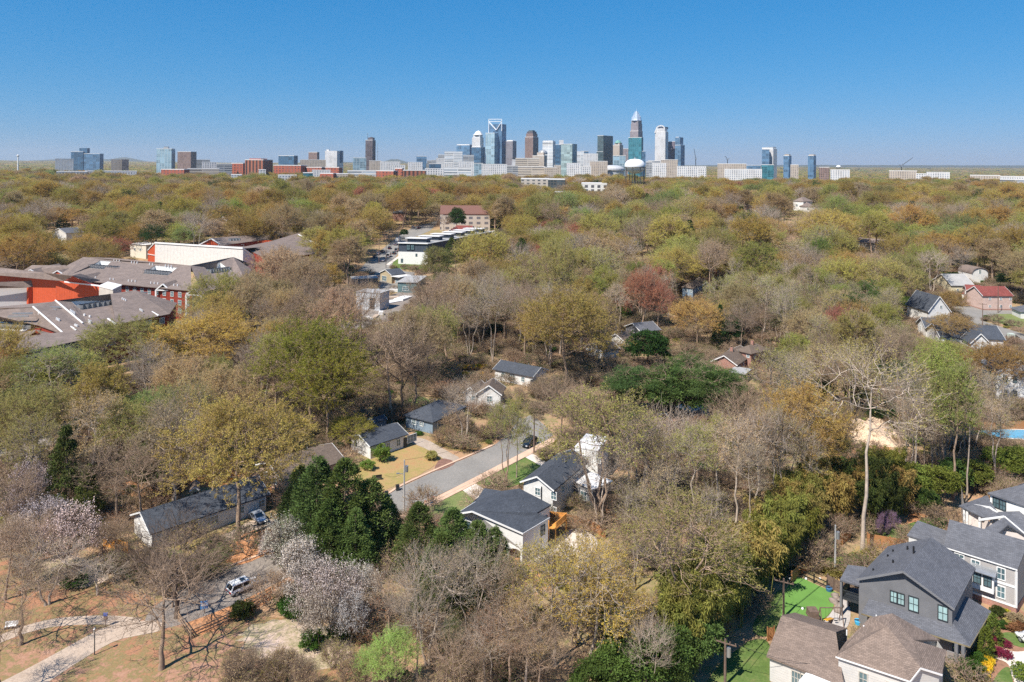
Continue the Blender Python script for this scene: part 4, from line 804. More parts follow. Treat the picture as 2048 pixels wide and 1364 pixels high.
s_ = [z7(250, 458, 7.4), z7(155, 590, 5.8), z7(500, 700, 5.8), z7(540, 560, 7.4)]; roofparts(g, [s_], ROOFG, name='side_roof')
m = MB(); cc_ = sum(s_, Vector())/4; ss = [q.lerp(cc_, .08) for q in s_]
for i in range(4): a, b = ss[i], ss[(i+1) % 4]; m.face([(a.x, a.y, 0), (b.x, b.y, 0), (b.x, b.y, b.z-.2), (a.x, a.y, a.z-.2)])
m.build('side_wall', WSIDE, g); ko(1815, 1037, 2060, 1225, 110); clearpoly([n2_+V(-3, -2, 0), n3_+V(4, -3, 0), n3_+off_*2, n2_+off_*2])
# white house at the right edge
g = empty('house', (80, 125, 0), 'white house with several slate gables at the right edge above the light grey house', 'house')
u1, u2, u3, u4 = z7(885, 207, 8.4), z7(1275, 348, 8.4), z7(1400, 60, 11.2), z7(1000, 40, 11.2)
u4 = z7(1235, 124, 11.2); roofparts(g, [[u1, u2, u3, u4], [u4, u3, u3+V(4, 6, -2.8), u4+V(3, 6, -2.8)]], ROOFG)
uw = [u1.lerp(u3, .05), u2.lerp(u4, .05)]; uw += [u3.lerp(u1, .12), u4.lerp(u2, .08)]
m = MB()
for i in range(4): a, b = uw[i], uw[(i+1) % 4]; m.face([(a.x, a.y, 0), (b.x, b.y, 0), (b.x, b.y, 8.3), (a.x, a.y, 8.3)])
m.build('wall', WHITE, g)
for t in (.16, .33): winon(g, uw[0], uw[1], t, 7.1, 1.0, 1.6, fm=DARKM)
k1 = [z7(625, 323, 5.4), z7(885, 228, 6.9), z7(940, 325, 6.9), z7(1000, 410, 6.2), z7(843, 428, 5.4)]; roofparts(g, [k1], ROOFG, name='lower_roof')
k2 = [z7(1040, 425, 6.4), z7(1230, 372, 7.3), z7(1300, 600, 5.0), z7(1225, 585, 5.0)]; k3 = [z7(1040, 425, 6.4), z7(850, 540, 4.9), z7(985, 575, 4.9), z7(1075, 495, 6.1), z7(1225, 585, 5.0)]
roofparts(g, [k2, [z7(990, 380, 6.9), z7(1230, 372, 7.3), z7(1040, 425, 6.4), z7(805, 458, 5.3)]], ROOFG, name='front_roof'); roofparts(g, [k3], ROOFG, name='gable_roof')
m = MB(); [m.bar(a+V(0, 0, .05), b+V(0, 0, .05), .12, .3) for a, b in ((z7(765, 322, 5.9), z7(905, 342, 6.6)), (z7(905, 342, 6.6), z7(992, 402, 6.2)), (z7(805, 458, 5.3), z7(1040, 427, 6.4)), (z7(1040, 427, 6.4), z7(1222, 582, 5.0)))]; m.build('bargeboard', TRIM, g)
lw = [z7(680, 360, 5.2), z7(845, 430, 5.2), z7(1000, 560, 4.8), z7(1225, 600, 4.8)]; lw = [q+V(.3, .5, 0) for q in lw]
m = MB()
for a, b in zip(lw, lw[1:]): m.face([(a.x, a.y, 0), (b.x, b.y, 0), (b.x, b.y, b.z), (a.x, a.y, a.z)])
a = lw[0]; b = a+V(5, 9, 0); m.face([(a.x, a.y, 0), (b.x, b.y, 0), (b.x, b.y, 5.2), (a.x, a.y, 5.2)]); m.build('lower_wall', mat('warm_white_wall', (.70, .62, .57), .7, .05), g)
for q in (z7(678, 352, 5.2), z7(705, 365, 5.2), z7(818, 425, 5.2)): MB().box(q, .3, .3, 0, 5.1, .5).build('column', TRIM, g)
ko(1918, 968, 2060, 1090, 124); clearpoly([lw[0]+V(-2, -2, 0), lw[3]+V(4, -2, 0), lw[3]+V(10, 25, 0), lw[0]+V(0, 20, 0)])
# white house with charcoal roof by the deck
zz = Zm(900, 880, 5.683)
g = empty('house', (-2, 120, 0), 'white house with arcade and black hip roof, between the cypress clump and the timber deck', 'house')
A, B, R1, R2, L2_, L3, L4, rb2, r5, r6 = zz(75, 835, 6.0), zz(830, 1060, 5.2), zz(250, 805, 7.9), zz(790, 550, 7.9), zz(290, 700, 6.0), zz(388, 548, 6.0), zz(590, 578, 7.2), zz(1150, 735, 5.8), zz(985, 828, 6.1), zz(1132, 880, 5.2)
roofparts(g, [[R1, A, L2_, L4, R2], [L2_, L3, L4], [R1, R2, rb2, r5, r6, B]], ROOFD)
m = MB(); i_ = lambda p: p.lerp(R2.lerp(B, .4), .05); wA, wB, w6, w5, wb, wL3 = [i_(q) for q in (A, B, r6, r5, rb2, L3)]; wR = R1.lerp(R2, .04)
D0 = 2.3; arch = []
m.face([(wA.x, wA.y, D0), (wB.x, wB.y, D0), wB-V(0, 0, .15), wR-V(0, 0, .3), wA-V(0, 0, .15)])
for a, b in ((wB, w6), (w6, w5), (w5, wb), (wb, wL3), (wL3, wA)): m.face([(a.x, a.y, 0), (b.x, b.y, 0), b-V(0, 0, .2), a-V(0, 0, .2)])
m.face([(q.x, q.y, D0) for q in (wA, wB, w6, w5, wb, wL3)]); m.build('wall', WHITE, g)
back = (wL3-wA)*.25; a, b = wA+back, wB+back; m = MB(); m.face([(a.x, a.y, 0), (b.x, b.y, 0), (b.x, b.y, D0), (a.x, a.y, D0)]); m.build('undercroft_wall', mat('brown_render', (.30, .19, .14), .9, .1), g)
for t in (.06, .30, .54, .78, .985): q = wA.lerp(wB, t); MB().box(q, .35, .35, 0, D0, -.5).build('post', WHITE, g)
m = MB()
for k in range(4):
    a, b = wA.lerp(wB, .06+k*.24), wA.lerp(wB, .30+k*.24 if k < 3 else .985); n_ = 8
    for j in range(n_): s0, s1 = j/n_, (j+1)/n_; h0, h1 = [D0-.75*abs(2*s-1)**3 for s in (s0, s1)]; p, q = a.lerp(b, s0), a.lerp(b, s1); m.face([(p.x, p.y-.03, h0), (q.x, q.y-.03, h1), (q.x, q.y-.03, D0+.05), (p.x, p.y-.03, D0+.05)])
m.build('arch', WHITE, g)
m = MB(); [m.bar(p-V(0, 0, .12), q-V(0, 0, .12), .08, .26) for p, q in ((A, R1), (R1, B), (B, r6), (A, L2_))]; m.build('bargeboard', TRIM, g)
winon(g, wA, wB, .62, 4.3, 1.8, .7, fm=DARKM, mull=2, rail=False); winon(g, wA, wB, .3, 5.0, 1.1, 1.3, fm=DARKM); winon(g, wA, wB, .12, 4.3, 1.1, 1.3, fm=DARKM)
winon(g, wB, w6, .78, 3.6, 1.0, 1.5, fm=DARKM); winon(g, w5, wb, .3, 3.6, .9, 1.4, fm=DARKM); winon(g, w5, wb, .7, 3.6, .9, 1.4, fm=DARKM)
for x, y in ((830, 775), (785, 845)): pipe(g, [R1, R2, rb2], 900+x/5.683, 880+y/5.683, .4, .09)
ko(912, 975, 1105, 1100, 118); clearpoly([wA+V(-1, -3, 0), wB+V(0, -4, 0), wb+V(4, 0, 0), wL3+V(0, 3, 0)])
g = empty('deck', zz(1220, 900, 0), 'orange timber deck with slatted rail behind the arcade house', 'deck')
d0, d1, d2, d3 = zz(1130, 880, 2.6), zz(1320, 900, 2.6), zz(1200, 1010, 2.6), zz(1120, 990, 2.6); m = MB(); m.slab([d0, d1, d2, d3], .2); m.build('floor', NEWWOOD, g)
for q in (d0, d1, d2, d3): MB().box(q, .18, .18, 0, 3.7).build('post', NEWWOOD, g)
m = MB()
for a, b in ((d0, d1), (d1, d2)):
    m.bar(a+V(0, 0, 1), b+V(0, 0, 1), .1); m.bar(a+V(0, 0, .5), b+V(0, 0, .5), .04, .85)
m.build('railing', NEWWOOD, g)
# ------------------------------------------------ orange and red apartment complex
za = Zm(0, 440, 5.247); zb = Zm(240, 440, 4.876)
def wallq(mb, a, b, z0=0): mb.face([(a.x, a.y, z0), (b.x, b.y, z0), tuple(b), tuple(a)])
def rail(par, a, b, h=1.5, n=14):
    m = MB(); m.bar(a+V(0, 0, h), b+V(0, 0, h), .12); m.bar(a+V(0, 0, .15), b+V(0, 0, .15), .08)
    for i in range(n+1): q = a.lerp(b, i/n); m.bar(q, q+V(0, 0, h), .08)
    m.build('railing', DARKM, par)
def hvac(par, a, b, n, s=1.0):
    for i in range(n):
        q = a.lerp(b, (i+.5)/n); o = MB().box(q, 1.3*s, 1.1*s, q.z, q.z+1.1*s, i*.03).build('condenser', METAL, par); MB().tube(q+V(0, 0, 1.1*s), q+V(0, 0, 1.2*s), .45*s, n=12).build('fan', BLACKM, o)
def wellroof(par, quadpts, hole, m_):
    """roof plane with a service well: quadpts TL,TR,BR,BL and hole TL,TR,BR,BL"""
    T, h = quadpts, hole; m = MB()
    for a, b, c_, d in ((T[0], T[1], h[1], h[0]), (T[1], T[2], h[2], h[1]), (T[2], T[3], h[3], h[2]), (T[3], T[0], h[0], h[3])): m.slab([a, b, c_, d], .25)
    m.build('roof', m_, par); zf = min(h[2].z, h[3].z)-.4; f0, f1 = Vector((h[0].x, h[0].y, zf)), Vector((h[1].x, h[1].y, zf)); f3, f2 = Vector((h[3].x, h[3].y, zf)), Vector((h[2].x, h[2].y, zf))
    m = MB()
    for a, b in ((h[0], h[1]), (h[1], h[2]), (h[3], h[0]), (h[2], h[3])): m.face([(a.x, a.y, zf), (b.x, b.y, zf), b+V(0, 0, .03), a+V(0, 0, .03)])
    m.build('well_wall', WHITE, par); MB().face([f0, f3, f2, f1]).build('well_floor', GRAVR, par)
    rail(par, h[3]+V(0, 0, .1), h[2]+V(0, 0, .1)); hvac(par, f3.lerp(f0, .25), f2.lerp(f1, .25), 8, 1.6)
g = empty('apartment_building', (-95, 240, 0), 'taupe roofed red apartment block with three white roof seams nearest the street', 'apartment block')
t0, t1, t2, t3, t4 = za(-250, 1010, 16), za(345, 915, 17), za(580, 848, 17), za(1160, 775, 17.2), za(1420, 737, 17.2)
b0, b1, b2, b3, b4, b5 = za(-250, 1010, 12.2), za(400, 1100, 12.4), za(670, 1200, 11.8), za(940, 1155, 12), za(1215, 1097, 12), za(1780, 985, 12)
rr_ = za(1860, 870, 12.2); hz = [za(740, 850, 16.2), za(1160, 790, 16.3), za(1285, 872, 14.4), za(850, 943, 14.2)]
wellroof(g, [t2, t3, b4, b3], hz, ROOFA); roofparts(g, [[t1, t2, b3, b2], [t3, t4, b5, b4], [za(-250, 950, 16.5), t1, b2, b1, za(-250, 1040, 12.3)]], ROOFA)
roofparts(g, [[t4, rr_, b5]], ROOFA, name='hip_roof')
bt = [t4+V(6, 9, -5), t2+V(-4, 12, -5), za(-250, 925, 12)]
roofparts(g, [[t1, t2, bt[1], za(-250, 925, 12)], [t2, t3, bt[0], bt[1]], [t3, t4, bt[0]]], ROOFA, name='rear_roof')
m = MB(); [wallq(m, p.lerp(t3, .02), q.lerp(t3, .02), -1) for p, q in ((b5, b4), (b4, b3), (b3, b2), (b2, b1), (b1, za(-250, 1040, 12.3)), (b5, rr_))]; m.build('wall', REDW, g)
m = MB(); [m.bar(p+V(0, 0, .2), q+V(0, 0, .2), .35, .3) for p, q in ((t1, b2), (t2, za(868, 1088, 13)), (za(668, 1075, 13.2), za(800, 1163, 12.1)), (za(1130, 1040, 13), b4), (za(1575, 958, 12.8), za(1665, 1008, 12)))]; m.build('roof_seam', TRIM, g)
for i in range(26):
    t = (i*.37) % 1; q = [t1.lerp(b2, .2+.6*t), t2.lerp(b3, .15+.7*t), t3.lerp(b5, .1+.8*t), hz[3].lerp(b3, .3)][i % 4].lerp(b4, (i*.13) % .35); q = q+V(0, 0, .3); MB().tube(q-V(0, 0, 1.2), q+V(0, 0, .35), .22, n=8).build('roof_vent', TRIM, g)
for c_ in ((180, 990), (475, 925), (1400, 768)):
    q = za(c_[0]+50, c_[1], 15.9)
    for k in range(2): m = MB(); m.bar(q+V(-3, -k*2, .2-k*.5), q+V(3, -k*2+.6, .2-k*.5), .4, .5); m.build('roof_vent_row', METAL, g)
for i, t in enumerate((.15, .4, .65, .9)):
    winon(g, b4, b3, t, 10.2, 1.8, 2.0, mull=2); winon(g, b5, b4, t, 10.2, 1.8, 2.0, mull=1); winon(g, b4, b3, t, 6.8, 1.8, 2.0, mull=2)
ko(0, 575, 345, 668, 255); clearpoly([b5, b4, b3, b2, b1, za(-250, 1100, 12), za(-250, 900, 12), t1, t4, rr_])
# low white service yard and brick gable at the far left edge
g = empty('apartment_building', (-130, 205, 0), 'dark red gabled apartment wing with taupe roof at the left edge above the navy block', 'apartment block')
q = [za(-200, 1150, 10), za(190, 1170, 11), za(360, 1155, 13.5), za(560, 1290, 10.5), za(200, 1330, 10), za(-200, 1400, 9)]
roofparts(g, [[za(-200, 1140, 11), za(180, 1180, 11), za(60, 1330, 8.5), za(-200, 1345, 8)]], ROOFA); roofparts(g, [[za(380, 1150, 13.8), za(180, 1190, 11), za(220, 1290, 9.8)], [za(380, 1150, 13.8), za(670, 1220, 11.5), za(560, 1300, 10)]], ROOFA, name='gable_roof')
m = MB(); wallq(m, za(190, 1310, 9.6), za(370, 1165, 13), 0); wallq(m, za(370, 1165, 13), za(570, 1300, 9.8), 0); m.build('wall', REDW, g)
g = empty('service_yard', (-130, 225, 0), 'white walled rooftop service yard with dark railing at the left edge', 'service yard')
m = MB(); a, b, c_, d = za(-200, 1090, 11), za(400, 1105, 11.6), za(200, 1185, 10), za(-200, 1160, 10); m.slab([za(-200, 1060, 11), b, c_, d], .3); m.build('floor', MEMB, g)
m = MB(); wallq(m, za(-200, 1045, 12.6), za(400, 1103, 12.0), 10.5); m.build('wall', WHITE, g); rail(g, za(-200, 1160, 10.2), c_); rail(g, c_, b+V(0, 0, .1)); hvac(g, za(-100, 1120, 11), za(330, 1140, 11), 9)
g = empty('apartment_building', (-120, 195, 0), 'navy four storey apartment block behind the ivy covered tree', 'apartment block')
a, b, c_, d = W(15, 712, 12), W(200, 672, 12), W(212, 664, 12), W(20, 690, 12); m = MB(); wallq(m, a, b, -1); wallq(m, b, c_, -1); m.build('wall', NAVY, g); roofparts(g, [[a, b, c_+V(2, 6, 1), d+V(0, 6, 1)]], ROOFA, t=.4)
for fl in range(4):
    for k in range(7): winon(g, a, b, .07+k*.14, 10-fl*3, 1.5, 1.9)
ko(130, 690, 190, 740, 200)
# middle block with the long roof
g = empty('apartment_building', (-90, 300, 0), 'long taupe roofed apartment block with white portico and three rooftop service wells', 'apartment block')
T = [W(167, 514, 18), W(229, 516, 18), W(300, 523, 18), W(352, 529, 18), W(381.5, 531, 18)]; Bt = [W(130, 553, 13), W(184, 563, 12.6), W(246, 567.5, 12.6), W(383, 581.5, 12.6), W(395, 582, 12.6)]
wellroof(g, [T[0], T[1], Bt[1], Bt[0]], [W(200, 521, 17.3), W(257-14, 524, 17.2), W(236, 541, 14.8), W(177, 536, 14.8)], ROOFA)
wellroof(g, [T[1], T[4], Bt[3], Bt[1]], [W(310, 531, 17), W(355, 535, 17), W(335, 551, 14.8), W(286, 547, 14.8)], ROOFA)
pk, r1_, r2_, bm_ = W(466.6, 514, 18.5), W(503, 538.5, 14), W(494, 566, 13), W(402, 584, 12.6)
wellroof(g, [T[4], pk, r2_, bm_], [W(400, 528, 17.2), W(440, 524, 17.3), W(464, 542, 14.7), W(423, 547, 14.7)], ROOFA); roofparts(g, [[pk, r1_, r2_], [T[0], Bt[0], W(105, 545, 13)]], ROOFA, name='hip_roof')
bb = V(4, 14, -5.5); roofparts(g, [[T[0], T[4], T[4]+bb, T[0]+bb], [T[4], pk, pk+bb, T[4]+bb]], ROOFA, name='rear_roof')
m = MB(); [wallq(m, p+V(0, .6, -.15), q_+V(0, .6, -.15), -1) for p, q_ in ((Bt[0], Bt[1]), (Bt[1], Bt[2]))]; [wallq(m, p+V(0, .6, -.15), q_+V(0, .6, -.15), -1) for p, q_ in ((Bt[2], Bt[3]),)]; m.build('wall', REDW, g)
m = MB(); wallq(m, Bt[3]+V(0, .5, -.15), bm_+V(0, .5, -.15), -1); wallq(m, bm_+V(0, .5, -.15), r2_+V(0, .5, -.15), -1); wallq(m, r2_+V(0, .5, -.15), r1_, -1); m.build('navy_wall', NAVY, g)
for fl in range(3):
    for k in range(9): winon(g, Bt[2]+V(0, .5, 0), Bt[3]+V(0, .5, 0), .06+k*.11, 10.4-fl*3.2, 1.7, 2.0, mull=1)
    for k in range(3): winon(g, bm_+V(0, .4, 0), r2_+V(0, .4, 0), .75+k*.1, 10.4-fl*3.2, 1.6, 1.9)
for xx, yy in ((331, 566), (392, 575)):
    q = W(xx, yy, 14.2); m = MB(); wd = 3.1; e1, e2 = q+V(-wd, -1.5, -2.6), q+V(wd, -2.3, -2.6); bk_ = V(1.5, 6, .5); m.slab([q+V(0, -2, 0), e1, e1+bk_, q+bk_], .3); m.slab([q+V(0, -2, 0), e2, e2+bk_, q+bk_], .3); m.build('portico_roof', ROOFA, g)
    m = MB(); m.bar(q+V(0, -2.2, -.1), e1+V(0, -.3, 0), .4); m.bar(q+V(0, -2.2, -.1), e2+V(0, -.3, 0), .4); m.bar(e1+V(0, -.3, 0), e2+V(0, -.3, 0), .4); m.build('bargeboard', TRIM, g)
    for s in (e1, e2): MB().box(s+V(0, -.1, 0), .6, .6, 0, s.z).build('post', TRIM, g)
for x, y in ((100, 536), (62, 539), (88, 533), (116, 541), (126, 533), (168, 551)):
    q = W(x, y, 14.6); wd = 2.6 if x not in (88,) else 4.2; m = MB(); m.face([q+V(-wd, -.4, -wd*.6), q+V(wd, -.4, -wd*.6), q+V(0, -.4, 0)]); m.build('gable', ORANGE, g); m = MB(); m.bar(q+V(-wd, -.5, -wd*.6), q+V(0, -.5, 0), .4); m.bar(q+V(wd, -.5, -wd*.6), q+V(0, -.5, 0), .4); m.build('bargeboard', TRIM, g); roofparts(g, [[q+V(0, -.5, .1), q+V(-wd, -.5, -wd*.6), q+V(-wd+2, 8, 0-wd*.6), q+V(2, 8, .4)], [q+V(0, -.5, .1), q+V(wd, -.5, -wd*.6), q+V(wd+2, 8, -wd*.6), q+V(2, 8, .4)]], ROOFA, name='gable_roof')
roofparts(g, [[W(64, 530, 15.5), W(132, 531, 16), W(160, 548, 12.5), W(40, 545, 12.5)]], ROOFA, name='west_roof')
for i in range(22):
    t = ((i*.37) % 1)*.9; q = T[1].lerp(T[4], t).lerp(Bt[1].lerp(Bt[3], t), .12 if i % 2 else .86)+V(0, 0, .3); MB().tube(q-V(0, 0, .9), q+V(0, 0, .3), .22, n=8).build('roof_vent', TRIM, g)
ko(50, 508, 385, 585, 330); ko(440, 510, 500, 540, 330); clearpoly([Bt[0]+V(-20, -4, 0), Bt[3]+V(0, -4, 0), r2_+V(0, -3, 0), r1_, pk+V(0, 12, 0), T[0]+V(-25, 12, 0)])
# orange courtyard blocks
g = empty('apartment_building', (-130, 290, 0), 'bright orange apartment block with grey roof at the left edge', 'apartment block')
a, b, c_ = W(-60, 543, 15), W(130, 562, 15), W(144.8, 551, 19); roofparts(g, [[W(-60, 528, 18), W(90, 545, 18), W(145, 551, 18.5), W(128, 561, 15.5), W(-60, 545, 15.5)]], ROOFA); m = MB(); wallq(m, a+V(0, .8, 0), W(112, 560, 15)+V(0, .8, 0), 0); wallq(m, W(112, 559, 15.2), W(198, 571, 13.5), 0); m.build('wall', ORANGE, g)
m = MB(); m.face([W(131, 563, 15), W(180, 567, 14.5), W(144.8, 552, 19)]); m.face([W(131, 563, 15), W(180, 567, 14.5), W(176, 562, 15)]); m.build('gable', REDW, g)
roofparts(g, [[W(145, 551, 19.2), W(180, 565, 15), W(200, 560, 15), W(160, 547, 19)]], ROOFA, name='gable_roof')
m = MB(); m.bar(W(129, 563.5, 15.2), W(198, 571.5, 13.9), .5, .5); m.bar(W(-60, 544, 15.2), W(128, 561, 15.4), .5, .5); m.bar(W(118, 580, 9.5), W(190, 588, 9.5), .3, .5); m.build('trim_band', TRIM, g)
m = MB(); q1, q2, q3 = W(198, 573, 14.2), W(226, 580, 14.2), W(243, 571, 14.2); m.prism([(q1.x, q1.y), (q2.x, q2.y), (q3.x, q3.y), (q1.x+q3.x-q2.x, q1.y+q3.y-q2.y)], 0, 14.2); m.build('stair_tower', CONC, g); MB().slab([q1+V(-.3, 0, .3), q2+V(0, -.3, .3), q3+V(.3, 0, .3), q1+q3-q2+V(0, 0, .3)], .3).build('tower_roof', MEMB, g)
ko(0, 530, 245, 600, 290)
g = empty('apartment_building', (-130, 265, 0), 'low orange and grey courtyard wing behind the white roof seams', 'apartment block')
m = MB(); wallq(m, W(57, 574.5, 11), W(112, 568, 11), 0); m.build('wall', ORANGE, g); m = MB(); wallq(m, W(-60, 578, 10.5), W(57, 574.5, 10.5), 0); m.build('grey_wall', mat('pale_render', (.52, .50, .50), .8, .06), g)
roofparts(g, [[W(-60, 577, 11), W(57, 574, 11), W(112, 567.5, 11), W(105, 560, 13.5), W(-60, 566, 13.5)]], ROOFA); m = MB(); m.bar(W(58, 587, 7.6)+V(0, -.2, 0), W(112, 581, 7.6)+V(0, -.2, 0), .3, .5); m.build('trim_band', TRIM, g)
m = MB(); wallq(m, W(62, 597, 6), W(88, 597, 6), 0); wallq(m, W(88, 597, 6), W(140, 590, 6.3), 0); wallq(m, W(140, 590, 6.3), W(190, 592, 6.3), 0); m.build('parapet', CONC, g)
# white clad block
g = empty('apartment_building', (-95, 340, 0), 'tall blank white clad block with lamp brackets behind the taupe roofs', 'apartment block')
a, b, c_, d, e = W(310, 486, 18), W(486, 497, 18), W(488, 528, 9), W(513, 516, 12), W(290, 504, 13); m = MB(); m.face([(a.x, a.y, 0), (b.x, b.y, 0), tuple(b), tuple(a)]); m.face([(b.x, b.y, 0), (d.x, d.y, 0), tuple(d), tuple(b)]); m.build('wall', PANW, g)
m = MB(); m.bar(a+V(0, -.2, .2), b+V(0, -.2, .2), .5, .8); m.bar(b+V(0, -.1, .2), d+V(0, -.1, .2), .4, .5); m.build('parapet', TRIM, g)
m = MB(); e = a+V(-7, 6, -5); m.face([(e.x, e.y, 0), (a.x, a.y+.3, 0), a+V(0, .3, -.2), e]); m.build('gable', ORANGE, g); m = MB(); m.bar(e+V(0, -.2, .1), a+V(0, 0, .2), .4); m.bar(e+V(0, -.2, -2), a+V(0, 0, -7), .3); m.build('bargeboard', TRIM, g)
roofparts(g, [[a+V(0, .3, 0), b+V(0, .3, 0), b+V(4, 16, -1), e+V(0, 8, 0)]], ROOFA)
for x in (349, 415, 489): q = W(x, 512, 9); MB().tube((q.x, q.y-1.2, 0), (q.x, q.y-1.2, 16), .12).bar((q.x-1.2, q.y-1.2, 16), (q.x, q.y-1.2, 16), .12).bar((q.x-1.6, q.y-1.2, 15.9), (q.x-1.0, q.y-1.2, 15.9), .3, .12).build('lamp_bracket', METAL, g)
MB().box(W(505, 528, 6), 8, 5, 0, 10.5, .2).build('blue_stair', mat('blue_panel', (.08, .22, .38), .6), g)
clearpoly([a+V(-8, -4, 0), d+V(3, -4, 0), d+V(6, 18, 0), a+V(-8, 18, 0)]); ko(290, 480, 520, 535, 350)
g = empty('apartment_building', (-70, 370, 0), 'farthest taupe roofed orange block with white roof recess and long white seam', 'apartment block')
zb_ = [zb(1200, 262, 17), zb(1480, 205, 18), zb(1740, 125, 20), zb(1830, 120, 20), zb(1985, 183, 15), zb(1900, 330, 12), zb(1420, 378, 13)]
roofparts(g, [[zb_[0], zb_[1], zb_[2], zb_[6]], [zb_[2], zb_[3], zb_[4], zb_[5], zb_[6]]], ROOFA); MB().bar(zb(1740, 140, 20), zb(1925, 240, 15), .5, .4).build('roof_seam', TRIM, g)
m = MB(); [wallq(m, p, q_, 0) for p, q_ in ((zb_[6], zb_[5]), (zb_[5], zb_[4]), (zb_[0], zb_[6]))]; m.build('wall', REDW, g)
k_ = [zb(900, 175, 18), zb(1345, 142, 18), zb(1530, 108, 20), zb(1740, 120, 20), zb(1740, 150, 18), zb(1490, 185, 15.5), zb(1345, 200, 15), zb(980, 250, 14)]
roofparts(g, [[k_[0], k_[1], k_[6], k_[7]], [k_[1], k_[2], k_[5], k_[6]]], ROOFA, name='north_roof'); m = MB(); wallq(m, k_[7], k_[6], 0); m.build('north_wall', REDW, g); m = MB(); wallq(m, zb(1350, 197, 15), zb(1485, 200, 15), 3); wallq(m, zb(1080, 246, 13.5), zb(1160, 235, 13.5), 0); m.build('orange_wall', ORANGE, g)
wz = [zb(1530, 110, 20), zb(1735, 120, 20)]; m = MB(); m.face([wz[0]+V(0, -.5, 0), wz[1]+V(0, -.5, 0), zb(1650, 155, 17), zb(1530, 152, 17)]); m.build('recess_wall', WHITE, g); rail(g, zb(1465, 170, 16.5), zb(1660, 165, 16.8)); hvac(g, zb(1060, 205, 16.5), zb(1175, 198, 16.5), 4, 1.3)
q = zb(893, 180, 18); wd = 9; m = MB(); m.face([q+V(-wd, -.3, -5), q+V(wd, -.3, -6), q+V(0, -.3, 0)]); m.build('gable', ORANGE, g); m = MB(); m.bar(q+V(-wd-1, -.6, -5.2), q+V(0, -.6, 0), .6); m.bar(q+V(wd+1, -.6, -6.2), q+V(0, -.6, 0), .6); m.bar(q+V(wd*.5, -.6, -3), q+V(wd*.5, -.6, -5), .4); m.build('bargeboard', TRIM, g)
ko(400, 460, 640, 505, 380); clearpoly([zb_[6], zb_[5], zb_[4], zb_[3], k_[0]+V(-12, 6, 0), k_[7]])
# ------------------------------------------------ warehouses and town houses in the middle distance
WAREM = siding('ribbed_metal', (.52, .54, .57), .4, .9, True)
house('warehouse', 'grey ribbed metal shed with flat roof above the work yard', (711, 584), (760, 588), (722, 576), 7.5, .4, 'flat', WAREM, GRAVR, [wl(0, 8, 3, 2.6, 5, door=True)], ov=.2, cat='warehouse', vents=0)
house('workshop', 'tan workshop with black roof, garage door under its gable', (758, 545), (783, 552), (748, 530), 4.2, 2.2, 'v', TANS, ROOFD, [wl(0, 4, 1.5, 4.4, 2.6, mull=3)], cat='workshop', vents=0)
house('warehouse', 'low lean-to with rusty flat roof in front of the tan workshop', (704, 559), (757, 556), 9, 4, .3, 'flat', mat('brown_wall', (.25, .19, .15), .9), GRAVR, [wl(0, 4, 1.6, 2, 1.5)], ov=.2, cat='warehouse', vents=0)
house('warehouse', 'wide flat roofed building with white fascia beside the workshop', (793, 565), (835, 566), 22, 5, .3, 'flat', mat('teal_glazed_wall', (.12, .19, .2), .4, .3), GRAVR, [wl(0, 4, 2, 3, 2), wl(0, 9, 2, 3, 2)], ov=.5, cat='warehouse', vents=0)
house('awning', 'pair of white canopy panels beside the workshop', (781, 553), (799, 556), 9, 4, .2, 'flat', mat('canopy_frame', (.3, .28, .26), .7), MEMB, [wl(0, 2, 1.5, 2, 1.5)], ov=1.5, cat='canopy', vents=0, keep=False)
g = empty('townhouse_row', W(815, 500, 0), 'white and black townhouse row with white stair roofs on the side street', 'townhouses')
y0 = 528; p0, p1 = G(797, y0), G(855, y0+2); bh = 13.5
u_ = (p1-p0); u_.z = 0; Lx = u_.length; u_.normalize(); v_ = Vector((-u_.y, u_.x, 0)); v_ = (v_*.96+u_*.27).normalized(); gz0 = p0.z
def q_(x, y, z): r_ = p0+u_*x+v_*y; return Vector((r_.x, r_.y, gz0+z))
m = MB(); m.prism([tuple(q_(a, b, 0).xy) for a, b in ((0, 0), (Lx, 0), (Lx, 95), (0, 95))], gz0-2, gz0+7.2); m.build('wall', mat('painted_shade_wall', (.16, .15, .15), .8, .15), g); m = MB(); m.prism([tuple(q_(a, b, 0).xy) for a, b in ((-.1, -.15), (Lx+.1, -.15), (Lx+.1, .5), (-.1, .5))], gz0-2, gz0+7.25); m.build('front_wall', WHITE, g)  # long side walls get a dark colour that paints in their shade; front stays white
m = MB(); m.prism([tuple(q_(a, b, 0).xy) for a, b in ((.05, .1), (Lx-.1, .1), (Lx-.1, 94.9), (.1, 94.9))], gz0+7.2, gz0+12); m.build('upper_wall', siding('charcoal_panels', (.06, .075, .1), 1.0, .8, True), g)
m = MB(); m.slab([q_(-.3, -.3, 12.3), q_(Lx+.3, -.3, 12.3), q_(Lx+.3, 95, 12.3), q_(-.3, 95, 12.3)], .3); m.build('roof', GRAVR, g)
m = MB(); m.bar(q_(-.3, -.3, 12.5), q_(Lx+.3, -.3, 12.5), .9, .6); m.build('fascia', TRIM, g)
for k in range(6):
    m = MB(); m.prism([tuple(q_(a, b, 0).xy) for a, b in ((2, 6+k*15), (Lx-4, 6+k*15), (Lx-4, 11+k*15), (2, 11+k*15))], gz0+12.3, gz0+14.6); o = m.build('stair_house', _M['charcoal_panels'], g); MB().slab([q_(1, 5+k*15, 15), q_(Lx-3, 5+k*15, 15), q_(Lx-3, 11+k*15, 15), q_(1, 11+k*15, 15)], .4).build('stair_roof', MEMB, o)
for x, z, w, h in ((2.2, 2, 1.2, 2.2), (6, 10, 2, 3), (8.5, 10, 2, 3), (11, 5.5, 1, 1.6)): window(g, q_(x, -.17, z), u_, -v_, w, h, DARKM)
